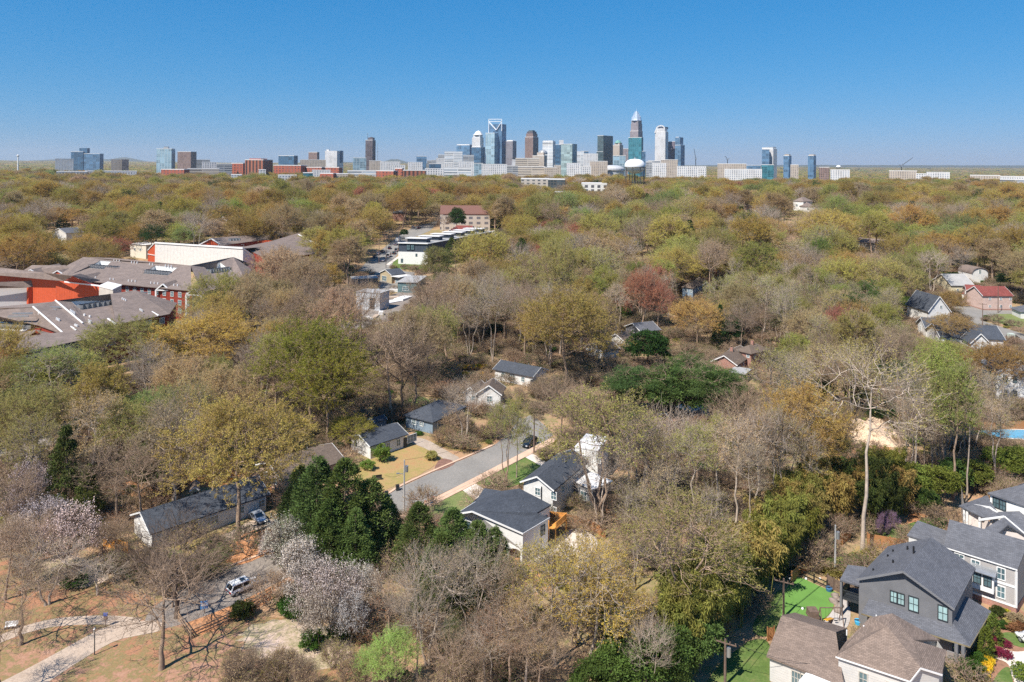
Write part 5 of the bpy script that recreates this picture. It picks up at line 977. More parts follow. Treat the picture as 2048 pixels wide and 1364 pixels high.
for k in range(6):
    for z in (3, 9.5): window(g, q_(0, 7+k*15, z), v_, -u_, 3, 2.2, DARKM)
ko(795, 450, 912, 530, p0.y); clearpoly([q_(-4, -3, 0), q_(Lx+4, -3, 0), q_(Lx+4, 98, 0), q_(-4, 98, 0)])
house('house', 'red brick house with bright red roof and white gable beyond the townhouses', (885, 470), (915, 471), 22, 5, 4, 'v', BRICKR, ROOFR, [wl(0, 4, 2.2, 1.6, 2), wl(0, 9, 2.2, 1.6, 2), wl(0, 14, 2.2, 1.6, 2)], base=(WHITE, .5))
house('house', 'red roofed rear wing of the brick house beyond the townhouses', (905, 465), (940, 466), 26, 5, 4, 'u', BRICKR, ROOFR, [wl(0, 4, 2.2, 1.6, 2)], cat='house wing')
house('building', 'unfinished timber building with bare yellow plywood roof', (930, 486), (988, 488), 22, 8, .8, 'flat', NEWWOOD, mat('plywood', (.75, .52, .20), .8, .08), [wl(0, 6, 4, 2, 2, fm=NEWWOOD), wl(0, 12, 4, 2, 2, fm=NEWWOOD), wl(0, 18, 4, 2, 2, fm=NEWWOOD)], cat='building', vents=0)
house('house', 'white gabled house end beside the plywood roof', (982, 468), (994, 469), 20, 6, 3, 'v', WSIDE, ROOFB, [wl(0, 3, 3, 1.6, 2)], vents=0)
APTM = facade('apartment_front', (.55, .47, .40), (.16, .15, .16), 6, 4, .5, .5, .3)
def block(name, label, x0, x1, ytop, Y, m_, rm=None, depth=24, cat='building', side=0, kf=True, parapet=True, rise=0, group=None, base_y=None):
    a_, b_ = ray((x0+x1)/2, ytop); th = math.atan(a_); wd = (x1-x0)/F*Y; zt = H-b_*Y; pc = at((x0+x1)/2, ytop, Y); gzb = float(gz(pc.x, pc.y))
    r = empty(name, (pc.x, pc.y, gzb), label, cat, group); yaw = -th; ww = wd; dd = depth
    if side: ra = R_(32)*(1 if side > 0 else -1); yaw += ra; ww = wd*(1-abs(side))/math.cos(ra); dd = wd*abs(side)/abs(math.sin(ra))
    # side>0: right face shows
    c_, s_ = math.cos(yaw), math.sin(yaw); u = Vector((c_, s_, 0)); v = Vector((-s_, c_, 0))
    A = at(x0, ytop, Y) if side >= 0 else at(x0, ytop, Y)+Vector((0, 0, 0))
    if side > 0: u = Vector((math.cos(-th-ra), math.sin(-th-ra), 0)); v = Vector((-u.y, u.x, 0)); A = at(x0, ytop, Y)
    elif side < 0: u = Vector((math.cos(-th-ra), math.sin(-th-ra), 0)); v = Vector((-u.y, u.x, 0)); A = at(x0+(x1-x0)*abs(side), ytop, Y)
    P = [A, A+u*ww, A+u*ww+v*dd, A+v*dd]; P = [(p.x, p.y) for p in P]
    mb = MB(); mb.prism(P, gzb-6, zt-(1.2 if parapet else 0)); mb.build('wall', m_, r)
    q = [Vector((p[0], p[1], zt)) for p in P]; cc = sum(q, Vector())/4
    mb = MB()
    if rise:
        m1, m2 = (q[0]+q[3])/2+V(0, 0, rise), (q[1]+q[2])/2+V(0, 0, rise); mb.slab([q[0], q[1], m2, m1], .6); mb.slab([m1, m2, q[2], q[3]], .6)
    else: mb.slab([cc+(p-cc)*1.01 for p in q], 1.2)
    mb.build('roof', rm or MEMB, r)
    if kf and Y < 1400: ko(x0-3, ytop-3, x1+3, (base_y or ytop+12), Y); clearpoly([Vector((p[0], p[1], 0)) for p in P])
    return r, P, zt, u, v
block('apartment_building', 'long tan apartment building with red brown roof behind the conifer', 880, 980, 428, G(930, 462).y, APTM, mat('red_brown_roof', (.18, .09, .07), .9, .15), 20, rise=6, base_y=456)
block('building', 'red brick house with grey roof at the power line corner', 785, 812, 425, G(800, 442).y, BRICKR, ROOFG, 14, rise=3, base_y=440)
block('building', 'dark glazed low building among trees below the tan podium', 1096, 1130, 358, 1150, facade('dark_glazing', (.08, .08, .08), (.05, .07, .08), 5, 4, .2, .3), None, 40, base_y=380)
block('building', 'white flat roofed building with dark windows before the arena', 1163, 1214, 366, 1050, facade('white_dark', (.68, .66, .63), (.08, .08, .09), 9, 6, .5, .3), None, 40, base_y=380)
block('building', 'white roofed low building left of the dark glazed one', 1042, 1098, 357, 1200, facade('lowbeige', (.5, .45, .4), (.12, .12, .12), 9, 5, .5, .5), None, 40, base_y=368)
block('building', 'low roofs of shops among ochre trees below the dark glazed building', 1105, 1140, 384, 700, APTM, MEMB, 25, base_y=390, kf=False)
house('house', 'white two storey house with grey roof among trees north of the red maple', (1585, 402), (1607, 404), 16, 9, 4, 'hip', WSIDE, ROOFA, [wl(0, 4, 5, 2, 2)])
house('house', 'wide tan roofed house beside the white two storey one among trees', (1605, 413), (1632, 413), 18, 5, 4, 'hip', WSIDE, ROOFA, [wl(0, 5, 2.5, 2, 2)])
house('house', 'long grey roofed brick house in the middle of the far wood', (1485, 413), (1530, 415), 20, 6, 3, 'u', BRICKP, ROOFA, [wl(0, 5, 2.5, 2, 2), wl(0, 12, 2.5, 2, 2)])
house('house', 'pale house with grey gable among bare trees behind the orange apartments', (102, 464), (132, 468), 12, 6, 3, 'v', PSIDE, ROOFG, [wl(0, 4, 3, 1.5, 2)])
house('house', 'grey roofed house behind the dark conifer left of centre', (430, 430), (455, 432), 14, 5, 3, 'hip', LGREY, ROOFA, [wl(0, 4, 2.5, 1.5, 1.5)])
house('house', 'cream building seen through a bare oak beside the white clad block', (258, 488), (292, 492), 12, 8, .4, 'flat', mat('cream_wall', (.66, .6, .5), .8, .06), MEMB, [wl(0, 4, 5, 1.5, 1.5), wl(0, 9, 5, 1.5, 1.5)], cat='building', vents=0)
# ------------------------------------------------ hospital quarter and skyline
FM = {
 'dkblue': facade('dark_blue_glass', (.06, .10, .16), (.05, .12, .20), 8, 4, .15, .25, .15), 'blue': facade('blue_glass', (.12, .20, .30), (.08, .16, .26), 8, 4, .12, .2, .12), 'pale': facade('pale_blue_glass', (.34, .43, .48), (.20, .31, .38), 10, 5, .15, .25, .15),
 'teal': facade('teal_glass', (.05, .20, .24), (.035, .15, .19), 8, 4, .12, .2, .15), 'brown': facade('brown_ribs', (.27, .18, .15), (.13, .10, .10), 4, 5, .45, .2, .3), 'dkbrown': facade('dark_brown_glass', (.12, .09, .09), (.08, .075, .09), 6, 4, .25, .25, .2),
 'dkgreen': facade('dark_green_glass', (.08, .11, .12), (.055, .085, .09), 6, 4, .15, .25, .2), 'greybrown': facade('grey_brown_ribs', (.28, .25, .26), (.10, .11, .14), 5, 5, .5, .1, .3), 'white': facade('white_ribs', (.64, .62, .61), (.24, .27, .31), 4.5, 4, .5, .4, .3),
 'whiteband': facade('white_bands', (.72, .71, .70), (.30, .34, .38), 60, 5, .02, .5, .3), 'tan': facade('tan_windows', (.46, .39, .32), (.2, .18, .18), 4.5, 4, .5, .45, .4), 'tanband': facade('tan_bands', (.52, .45, .37), (.25, .22, .20), 80, 5, .02, .55, .4),
 'rose': facade('rose_granite', (.34, .28, .27), (.13, .13, .17), 5, 4, .42, .25, .25), 'brick': facade('hospital_brick', (.36, .10, .06), (.15, .08, .07), 7, 5, .55, .45, .4, .2), 'brickrib': facade('brick_fins', (.34, .12, .07), (.07, .04, .035), 7, 40, .5, .02, .5, .1),
 'grey': facade('grey_bands', (.38, .38, .38), (.18, .20, .23), 60, 4.5, .02, .45, .3), 'pgreen': facade('grey_green_glass', (.28, .36, .36), (.24, .32, .33), 8, 4, .1, .15, .15), 'purple': facade('purple_brown_ribs', (.23, .18, .20), (.10, .10, .14), 6, 5, .4, .1, .3)}
def sky(label, x0, x1, yt, Y, k, side=0, extra=(), cat='tower', top=MEMB, name='skyscraper', depth=None):
    r, P, zt, u, v = block(name, label, x0, x1, yt, Y, FM[k] if isinstance(k, str) else k, top, depth or (x1-x0)/F*Y*.7, cat, side, False)
    cx_ = sum(p[0] for p in P)/4; cy_ = sum(p[1] for p in P)/4; mid = (x0+x1)/2; w_u = ((P[1][0]-P[0][0])**2+(P[1][1]-P[0][1])**2)**.5; w_v = ((P[3][0]-P[0][0])**2+(P[3][1]-P[0][1])**2)**.5
    for e in extra:   # (part name, x0,x1,ytop,ybottom, material)
        nm, a0, a1, t_, b_, mm = e; k_ = (a1-a0)/(x1-x0); dx = ((a0+a1)/2-mid)/F*Y; c_ = Vector((cx_+dx, cy_, 0)); za, zb = at(mid, t_, Y).z, at(mid, b_, Y).z
        MB().prism([tuple((c_+u*w_u*k_*s1+v*w_v*k_*s2).xy) for s1, s2 in ((-.5, -.5), (.5, -.5), (.5, .5), (-.5, .5))], zb, za).build(nm, FM.get(mm, mm) if isinstance(mm, str) else mm, r)
    r['cx'] = cx_; r['cy'] = cy_
    return r, P, zt, u, v
hosp = 'hospital buildings'
# far left
sky('dark blue stepped glass office block far left on the horizon', 142, 170, 303, 2600, 'dkblue', .25, [('upper_block', 158, 176, 296, 306, 'dkblue')], 'office block', name='office_block')
sky('grey blue glass office slab touching the dark blue stepped block', 168, 202, 307, 2550, 'blue', .2, cat='office block', name='office_block')
sky('long low white building in front of the dark blue stepped block', 110, 142, 317, 2500, 'white', 0, cat='building', name='building')
sky('pale blue glass office cube standing alone left of the brown slab', 313, 347, 297, 2400, 'pale', .2, [('plant_room', 326, 336, 293, 298, 'grey')], 'office block', name='office_block')
sky('dark brown office slab beside the pale blue glass cube', 355, 390, 303, 2400, 'brown', .3, cat='office block', name='office_block')
sky('small dark roofed building between two office blocks', 244, 256, 318, 2700, 'dkbrown', 0, cat='building', name='building')
for i, (a, b, t, Y, k, l) in enumerate([
 (392, 418, 319, 2500, 'grey', 'low grey building just right of the brown slab'), (222, 246, 318, 2700, 'tan', 'low tan building on the horizon left of the pale glass cube'),
 (404, 431, 324, 1500, 'white', 'white building with pale roofs left of the grey office'), (433, 462, 327, 1450, 'grey', 'grey banded office beside the brick hospital'), (322, 374, 338, 1350, 'brick', 'low brick building with pink terrace left of the grey office'),
 (375, 434, 337, 1380, 'tanband', 'low tan roofed building below the grey office'), (113, 166, 343, 1300, 'white', 'long low white roofed building among the trees far left'), (170, 262, 342, 1350, 'white', 'longest low white roofed row among the trees far left'),
 (463, 490, 326, 1500, 'brick', 'brick tower wing left of the ribbed brick hospital'), (517, 531, 339, 1230, 'white', 'small white block in front of the ribbed hospital'), (462, 482, 349, 1200, 'white', 'low white roofed building before the brick wing'),
 (547, 612, 330, 1450, 'brick', 'wide brick hospital wing right of the ribbed tower'), (556, 592, 350, 1150, 'white', 'pale blue roofed low building before the wide brick wing'), (606, 625, 345, 1200, 'teal', 'small teal glazed block below the brick wing'), (624, 660, 340, 1300, 'white', 'low white building right of the teal glazed block'),
 (612, 650, 334, 1450, 'brick', 'brick wing behind the low white building'), (650, 684, 334, 1400, 'brick', 'brick wing with white roof edge right of the others'), (640, 672, 346, 1180, 'brick', 'low brick front with white parapet'), (672, 695, 347, 1180, 'tan', 'beige concrete block at the end of the brick row'),
 (695, 752, 341, 1300, 'whiteband', 'white banded clinic with dark windows'), (752, 795, 341, 1300, 'brick', 'brown brick clinic right of the white banded one'), (790, 808, 336, 1320, 'brick', 'short brick tower between the clinics'), (806, 852, 340, 1250, 'brickrib', 'brick and glass hall with pale roof'),
 (850, 888, 337, 1300, 'white', 'white school with small dark windows'), (888, 942, 334, 1350, 'whiteband', 'white hall with dark gabled front, before the glass offices'), (617, 638, 304, 2300, 'brown', 'brown apartment tower left of the white and glass one'), (557, 594, 311, 2000, 'dkblue', 'dark blue glass office between the brick hospitals'),
 (600, 650, 319, 2100, 'tan', 'tan mid rise buildings beneath the brown apartment tower')]):
    sky(l, a, b, t, Y, k, .2 if k in ('brick', 'dkblue', 'brown') else 0, cat='building', name='hospital_building' if k.startswith('brick') else 'building', depth=30)
sky('large brick hospital tower with tall vertical fins', 490, 543, 319, 1350, 'brickrib', .35, [('roof_block', 498, 532, 317, 322, 'brick')], 'hospital', name='hospital_building')
sky('white framed apartment tower with dark glass right end', 650, 686, 302, 2200, 'white', .35, [('glass_end', 672, 685, 301, 325, 'dkblue'), ('stair_core', 652, 660, 299, 325, 'white')], 'tower')
r, P, zt, u, v = sky('tall dark brown tower with a rooftop crane, standing alone', 731, 751, 280, 2300, 'dkbrown', .3, [('plant_floor', 736, 749, 275, 281, 'dkbrown'), ('plant_top', 740, 745, 274, 276, 'dkbrown')])
q = at(735, 280, 2300); MB().tube(q, q+V(0, 0, 20), .8, .5, 4).bar(q+V(-1, 0, 20), q+V(2, 0, 22), 1).build('roof_crane', METAL, r)
r = empty('antenna_mast', at(755.5, 330, 2500), 'thin lattice antenna mast right of the dark brown tower', 'mast'); q = at(755.5, 287, 2500); m = MB(); m.tube((q.x, q.y, 0), q, .9, .5, 4); m.build('mast', METAL, r); MB().tube((q.x, q.y, q.z-30), (q.x, q.y, q.z-26), 1.6, n=6).build('antenna_drum', METAL, r)
r = empty('control_tower', at(36, 330, 3000), 'slim white control tower on the far left horizon', 'control tower'); q = at(36, 309, 3000); MB().tube((q.x, q.y, 0), (q.x, q.y, q.z-9), 3, 2.4, 10).build('shaft', WHITE, r); MB().rev((q.x, q.y, q.z-9), [(2.4, 0), (5, 2.5), (5, 6), (3.5, 6.5), (1, 9), (0, 9)], 10).build('cab', MEMB, r)
# low white city in front of the towers
low = [(706, 732, 315, 2200, 'pale', 'pale green glass block left under the lone brown tower'), (738, 762, 321, 2100, 'tan', 'tan low block right under the lone brown tower'), (760, 800, 323, 2000, 'white', 'long white apartment row with dark windows'), (782, 810, 330, 1700, 'white', 'white roofed pavilion before the long white row'),
 (816, 845, 324, 1800, 'white', 'white ribbed office before the small blue tower'), (833, 853, 312, 2100, 'blue', 'small blue and white tower left of the glass offices'), (854, 872, 320, 2200, 'grey', 'grey low block beside the small blue tower'), (858, 882, 327, 1900, 'dkblue', 'dark glazed low block below the white topped office'),
 (872, 893, 316, 2300, 'white', 'pale office behind the dark glazed low block'), (876, 892, 309, 2500, 'grey', 'grey roofed office above the pale one'), (889, 925, 303, 2300, 'whiteband', 'white topped banded glass office left of the ornate tower'), (885, 906, 325, 1800, 'white', 'white hotel with square penthouse'), (916, 948, 323, 1900, 'white', 'white low rise cluster below the blue glass tower'),
 (926, 948, 310, 2500, 'grey', 'grey twin slabs in front of the ornate tower'), (948, 966, 326, 1900, 'pale', 'pale glass low block beside the white colonnaded office'), (963, 1014, 328, 1700, 'white', 'white colonnaded office with arcade of dark openings'), (1012, 1036, 331, 1750, 'grey', 'grey office beside the tan podium'), (1024, 1040, 319, 2200, 'white', 'small white penthouse block left of the tan arches'),
 (1031, 1078, 316, 2000, 'tanband', 'tan banded office with flat top'), (1036, 1090, 333, 1600, 'tanband', 'long tan podium with dark fins'), (1088, 1114, 334, 1580, 'tan', 'right end of the tan podium'), (1133, 1160, 326, 1700, 'white', 'boxy off white building below the grey green glass tower'), (1154, 1168, 303, 2500, 'whiteband', 'slim white tower behind the off white box'),
 (1162, 1177, 302, 2600, 'dkblue', 'dark tower with blue rooftop behind the white ribbed office'), (1167, 1196, 307, 2200, 'white', 'white ribbed office left of the dark green tower'), (1163, 1182, 332, 1650, 'white', 'white building with teal gable front'), (1180, 1200, 322, 1900, 'tan', 'tan corner block right of the teal gable'), (1197, 1215, 322, 1850, 'tan', 'tan and white block with balconies'),
 (1226, 1251, 311, 2200, 'pale', 'pale glass block below the green domed tower'), (1292, 1304, 323, 1900, 'grey', 'grey block beside the water tower'), (1296, 1320, 321, 1950, 'grey', 'grey topped office right of the water tower'), (1304, 1332, 326, 1750, 'white', 'white stepped apartments under the arched tower'), (1322, 1355, 319, 1900, 'tan', 'cream office block under the arched tower'),
 (1354, 1410, 332, 1700, 'white', 'long white building with dark openings right of the cream block'), (1435, 1490, 327, 1900, 'tan', 'long tan factory block right of downtown'), (1449, 1492, 338, 1550, 'white', 'bright white block before the long tan factory'), (1488, 1522, 338, 1600, 'white', 'low white block right of the bright white one'), (1490, 1520, 330, 2300, 'blue', 'low blue roofed block behind the bright white one'),
 (1523, 1546, 329, 1700, 'teal', 'low teal glazed block before the white crowned twin tower'), (1581, 1596, 329, 1900, 'tan', 'tan block between two slim blue towers'), (1638, 1657, 334, 1700, 'brown', 'small brick mill right of the last slim tower'), (1661, 1696, 339, 1500, 'white', 'white stepped hall below the far small water tower'),
 (1778, 1827, 341, 1600, 'tan', 'tan and white warehouse under the thin crane'), (1832, 1850, 347, 1500, 'white', 'small white shed row right of the crane warehouse'), (1853, 1893, 344, 1600, 'white', 'white long roofed warehouse near the right edge'), (1940, 1990, 350, 1500, 'tan', 'tan roofed depot near the right edge'), (1965, 2060, 352, 1700, 'white', 'sprawling white warehouses at the right edge'),
 (2000, 2060, 358, 1250, 'grey', 'grey roofed warehouse in front of the sprawling white ones'), (2025, 2060, 374, 1000, 'white', 'white warehouse lowest at the right edge'), (1395, 1412, 336, 1600, 'white', 'narrow white end block right of the long white building'), (1108, 1122, 330, 2000, 'tan', 'small tan block at the foot of the dark blue slab')]
for a, b, t, Y, k, l in low: sky(l, a, b, t, Y, k, 0, cat='building', name='building', depth=35)
# towers of downtown
sky('blue glass office with white top left of the ornate tower', 913, 946, 290, 2700, 'blue', .2, [('white_parapet', 914, 945, 289, 293, MEMB)])
r, P, zt, u, v = sky('ornate dark blue tower with stepped white crown', 943, 970, 294, 2600, 'dkblue', .3, [('shaft', 944, 967, 275, 296, 'white'), ('crown_band', 946, 965, 269, 276, 'whiteband')])
q = Vector((r['cx'], r['cy'], at(955.5, 269, 2600).z)); m = MB(); m.rev(q, [(17, -2), (16, 0), (9, 10), (3, 13), (0, 15)], 8); m.build('pyramid_crown', MEMB, r)
# tall glass tower with white V-shaped crown
r, P, zt, u, v = sky('tallest pale glass tower with white V shaped crown and open frame', 971, 1004, 266, 2600, 'pale', .45)
Y = 2600; A, B = at(978, 246, Y)+v*6, at(1004, 246, Y)+v*6; d = 30; z0 = at(980, 268, Y).z
lw_, rw_ = 978, 1004; m = MB(); m.prism([tuple(p.xy) for p in (at(986, 246, Y), at(1004, 246, Y), at(1004, 246, Y)+v*d, at(986, 246, Y)+v*d)], 0, at(990, 248, Y).z); m.build('shaft', FM['blue'], r)
m = MB()
for (a, b) in (((978, 243), (993, 260)), ((993, 260), (1004, 243)), ((978, 238.5), (1004, 238.5)), ((978, 238.5), (978, 266)), ((1004, 238.5), (1004, 262)), ((978, 243), (1004, 243))): p_, q2 = at(*a, Y)-v*2, at(*b, Y)-v*2; m.bar(p_, q2, 4 if b[1] > 259 and a[0] != b[0] else 2.0)
m.build('crown', mat('white_steel', (.85, .86, .88), .4, .02), r); m = MB(); m.face([at(979, 248, Y)-v, at(992, 262, Y)-v, at(978, 264, Y)-v]); m.build('crown_glass', FM['blue'], r)
sky('slim grey brown fluted tower right of the V crowned tower', 1012, 1033, 282, 2600, 'greybrown', .35, [('crown', 1014, 1031, 280.5, 283, MEMB)])
# rounded brown tower
r, P, zt, u, v = sky('brown granite tower with rounded shoulders', 1050, 1077, 274, 2700, 'brown', .4, [('upper_shaft', 1052, 1075, 267, 276, 'brown'), ('shoulder', 1054, 1073, 263, 268, 'dkbrown'), ('crown', 1057, 1070, 260.5, 264, 'dkgreen')])
sky('tall white banded slab with dark strip near its top', 1085, 1111, 283, 2500, 'whiteband', .2, [('dark_band', 1085, 1106, 285.5, 287.5, 'grey'), ('cap', 1086, 1110, 281.5, 284, MEMB)])
r, P, zt, u, v = sky('tan granite block with arched glass top before the white banded slab', 1065, 1094, 311, 2200, 'tan', .2, [('arch_base', 1074, 1090, 305, 312, 'tan')]); q = at(1083, 306, 2200)+v*8; MB().rev(q, [(14, -4), (14, 0), (11, 6), (6, 9), (0, 10)], 12).build('arched_top', FM['grey'], r)
sky('dark blue slab with white sign block behind the grey green glass tower', 1111, 1127, 289, 2700, 'dkblue', 0, [('roof_block', 1118, 1127, 280, 289, 'white')])
sky('wide grey green glass tower with dark right face', 1122, 1154, 288, 2600, 'pgreen', .3)
sky('dark green black slab tower, squared and plain, at the centre of downtown', 1195, 1226, 271, 2600, 'dkgreen', .62)
sky('low dark wing joined to the dark green black tower', 1193, 1206, 303, 2450, 'dkgreen', 0)
r, P, zt, u, v = sky('tan stone tower with green domed roof', 1226, 1246, 290, 2600, 'tan', .35, [('upper_shaft', 1229, 1244, 286, 291, 'tan')]); q = Vector((r['cx'], r['cy'], at(1237, 286, 2600).z)); MB().rev(q, [(12, -1), (12, 1), (8, 7), (3, 10), (0, 11)], 10).build('dome', mat('copper_green', (.16, .34, .30), .6), r)
sky('narrow rose stone tower between the domed tower and the teal one', 1246, 1257, 297, 2500, 'rose', 0)
# spired tower
r, P, zt, u, v = sky('tallest rose granite tower with tapering crown of silver spires', 1260, 1285, 262, 2800, 'rose', .35, [('shaft_middle', 1261.5, 1284, 248, 263, 'rose'), ('shaft_upper', 1262.5, 1283, 240, 249, 'rose')])
Y = 2800; q = Vector((r['cx'], r['cy'], at(1272.8, 240, Y).z)); SILV = mat('silver_crown', (.55, .62, .72), .35, .1, metal=.3)
m = MB(); m.rev(q, [(20, -3), (18.5, 4), (18, 11), (13, 11.5), (12.5, 19), (8, 20), (7.5, 27), (4, 28), (3.2, 33), (.8, 35), (.3, 44), (0, 45)], 8)
for k in range(8):
    for rr_2, z0_, z1_ in ((18, 8, 18), (12.5, 17, 26), (7.5, 25, 33)): a = k*math.pi/4; m.tube(q+V(math.cos(a)*rr_2*.92, math.sin(a)*rr_2*.92, z0_), q+V(math.cos(a)*rr_2*.8, math.sin(a)*rr_2*.8, z1_), 1.4, .3, 4)
m.build('spired_crown', SILV, r)
sky('teal glass slab standing before the spired granite tower', 1257, 1286, 275, 2450, 'teal', .12, [('white_edge', 1283, 1286, 275.5, 300, 'pale')])
sky('dark stepped annex right of the teal slab', 1284, 1291, 302, 2400, 'dkblue', 0)
# arched white crown tower
r, P, zt, u, v = sky('white ribbed tower with arched white crown', 1310, 1336, 264, 2600, 'white', .22, [('upper_shaft', 1312, 1334, 257, 265, 'white')])
Y = 2600; arc = [(1310.5, 266), (1312.5, 260), (1315, 254), (1318.5, 252), (1323, 251.3), (1327, 252.5), (1330, 257), (1332, 263)]; m = MB(); [m.bar(at(*a, Y)-v*2, at(*b, Y)-v*2, 4) for a, b in zip(arc, arc[1:])]; m.build('crown_arch', MEMB, r)
m = MB(); [m.prism([tuple(p.xy) for p in (at(a, t, Y), at(b, t, Y), at(b, t, Y)+v*25, at(a, t, Y)+v*25)], at(a, 258, Y).z, at(a, t, Y).z) for a, b, t in ((1316, 1329, 253.5),)]; m.build('crown_core', FM['greybrown'], r)
sky('purple brown slab between the arched tower and the blue stepped one', 1335, 1357, 283, 2650, 'purple', .3)
sky('stepped blue glass tower at the right of downtown', 1350, 1369, 290, 2600, 'blue', .4, [('upper_shaft', 1350, 1366, 275, 291, 'blue'), ('cap', 1351, 1361, 274, 277, MEMB)])
# right of downtown
r, P, zt, u, v = sky('twin shafted tower with white crown frames right of downtown', 1535, 1553, 298, 2200, 'white', .4, [('crown', 1536, 1551, 294, 299, 'whiteband')]); sky('lower blue and white shaft attached to the white crowned tower', 1524, 1538, 298, 2180, 'blue', 0, [('crown', 1524, 1537, 295, 299, MEMB)])
sky('slim blue grey apartment tower, nearer the white crowned tower', 1567, 1582, 311, 2300, 'blue', .3, [('crown', 1569, 1580, 308.5, 311.5, 'tan')]); sky('slim blue grey apartment tower standing farthest right', 1616, 1631, 311, 2300, 'blue', .3, [('crown', 1618, 1630, 309, 311.5, 'tan')])
# arena
r = empty('arena', at(1235, 340, 1900), 'low oval arena with white ring roof behind the water tower', 'arena'); q = at(1226, 337, 1900); MB().rev((q.x, q.y+30, 0), [(34, 0), (34, q.z), (29, q.z+5), (16, q.z+8), (0, q.z+9)], 28).build('bowl', mat('arena_roof', (.5, .5, .51), .6, .05), r)
MB().rev((q.x, q.y+30, q.z-7), [(35.5, 0), (36, 3), (34, 3.2)], 28).build('ring', METAL, r)
# water towers
def water_tower(label, x, ytop, ybase, wpx, Y, legs=8):
    q = at(x, ytop, Y); Rr = wpx/2/F*Y; zb = float(gz(q.x, q.y)); tank_h = wpx*.52/F*Y; tb = q.z-1.5-tank_h
    r = empty('water_tower', (q.x, q.y, zb), label, 'water tower')
    c0 = (q.x, q.y, tb); MB().rev(c0, [(Rr*.12, -Rr*.42), (Rr*.45, -Rr*.36), (Rr*.8, -Rr*.12), (Rr, tank_h*.22), (Rr, tank_h*.42), (Rr*.93, tank_h*.62), (Rr*.75, tank_h*.82), (Rr*.45, tank_h*.96), (0, tank_h)], 32).build('tank', mat('tank_paint', (.80, .80, .80), .45, .05), r, smooth=True)
    MB().rev((q.x, q.y, q.z-2), [(.9, 0), (.9, 1.6), (.4, 2.4), (0, 2.6)], 10).build('roof_vent', METAL, r)
    m = MB(); m.rev(c0, [(Rr*1.03, tank_h*.18), (Rr*1.06, tank_h*.18), (Rr*1.06, tank_h*.24), (Rr*1.03, tank_h*.24)], 32); m.build('balcony', DARKM, r)
    LG = mat('leg_steel', (.05, .055, .06), .6); MB().tube((q.x, q.y, zb-1), (q.x, q.y, tb-Rr*.4), Rr*.06, n=12).build('riser', LG, r)
    pts = [(q.x+math.cos(6.283*(k+.5)/legs)*Rr*.98, q.y+math.sin(6.283*(k+.5)/legs)*Rr*.98) for k in range(legs)]
    for p in pts: MB().tube((p[0], p[1], zb-1), (p[0], p[1], tb+tank_h*.2), Rr*.03, n=6).build('leg', LG, r)
    m = MB()
    for k in range(legs):
        a, b = pts[k], pts[(k+1) % legs]; n_ = 4
        for j in range(1, n_+1): z = zb+(tb-zb)*j/n_-1; m.bar((a[0], a[1], z), (b[0], b[1], z), Rr*.014)
        for j in range(n_): z0_, z1_ = zb+(tb-zb)*j/n_, zb+(tb-zb)*(j+1)/n_; m.bar((a[0], a[1], z0_), (b[0], b[1], z1_), Rr*.006); m.bar((a[0], a[1], z1_), (b[0], b[1], z0_), Rr*.006)
    m.build('bracing', LG, r); ko(x-wpx/2-2, ytop, x+wpx/2+2, ybase, Y)
water_tower('big white domed water tower on black legs above the trees', 1270, 315.5, 368, 41, 1000)
water_tower('tiny white water tower far off right of downtown', 1677, 330, 338, 9, 3400, 6)
# cranes
def crane(label, x, yb, yt, Y, jx, jy, bx=None):
    a, b, c_ = at(x, yb, Y), at(x, yt, Y), at(jx, jy, Y); r = empty('crane', (a.x, a.y, float(gz(a.x, a.y))), label, 'crane'); MB().tube((a.x, a.y, 0), b, 1.0, n=4).build('mast', DARKM, r); MB().tube(b, c_, .8, .5, 4).build('jib', DARKM, r); MB().box(b, 4, 4, b.z-3, b.z+1).build('cab', METAL, r); d = (b-c_).normalized()*8; MB().bar(b, b+Vector((d.x, d.y, 2)), 1.5).build('counterweight', METAL, r)
crane('thin luffing crane right of the blue stepped tower', 1391.5, 335, 317, 2000, 1388, 297); crane('red tipped tower crane with raised jib near the right horizon', 1803, 340, 331, 1700, 1826, 315)
crane('short crane over the long tan factory block', 1455, 330, 318, 2000, 1450, 312)
# far blue hills
def hill(name, xs_, hs, Y):
    m = MB(); n = len(xs_)
    for i in range(n-1):
        a0, b0 = at(xs_[i], 330-hs[i], Y), at(xs_[i+1], 330-hs[i+1], Y); m.face([(a0.x, Y, -20), (b0.x, Y, -20), tuple(b0), tuple(a0)]); m.face([tuple(a0), tuple(b0), (b0.x, Y+1500, -20), (a0.x, Y+1500, -20)])
    tag(m.build(name, mat('hill_wood', (.10, .12, .09), .9, .2, .002)), kind='structure')
def prof(cs, x0, x1, n=40): X = [x0+(x1-x0)*i/n for i in range(n+1)]; return X, [sum(h*math.exp(-((x-c_)/w_)**2) for c_, h, w_ in cs)+.6*math.sin(x*.13)*.5 for x in X]
X, Hh = prof([(250, 9, 28), (110, 5, 60), (190, 5, 40)], -60, 420); hill('hills', X, [h+6 for h in Hh], 15300)
X, Hh = prof([(790, 8, 22), (700, 2, 60)], 400, 1010); hill('hills', X, [h+4 for h in Hh], 15300)
X, Hh = prof([(1600, 1, 300)], 1010, 2120); hill('hills', X, [h-1 for h in Hh], 15000)
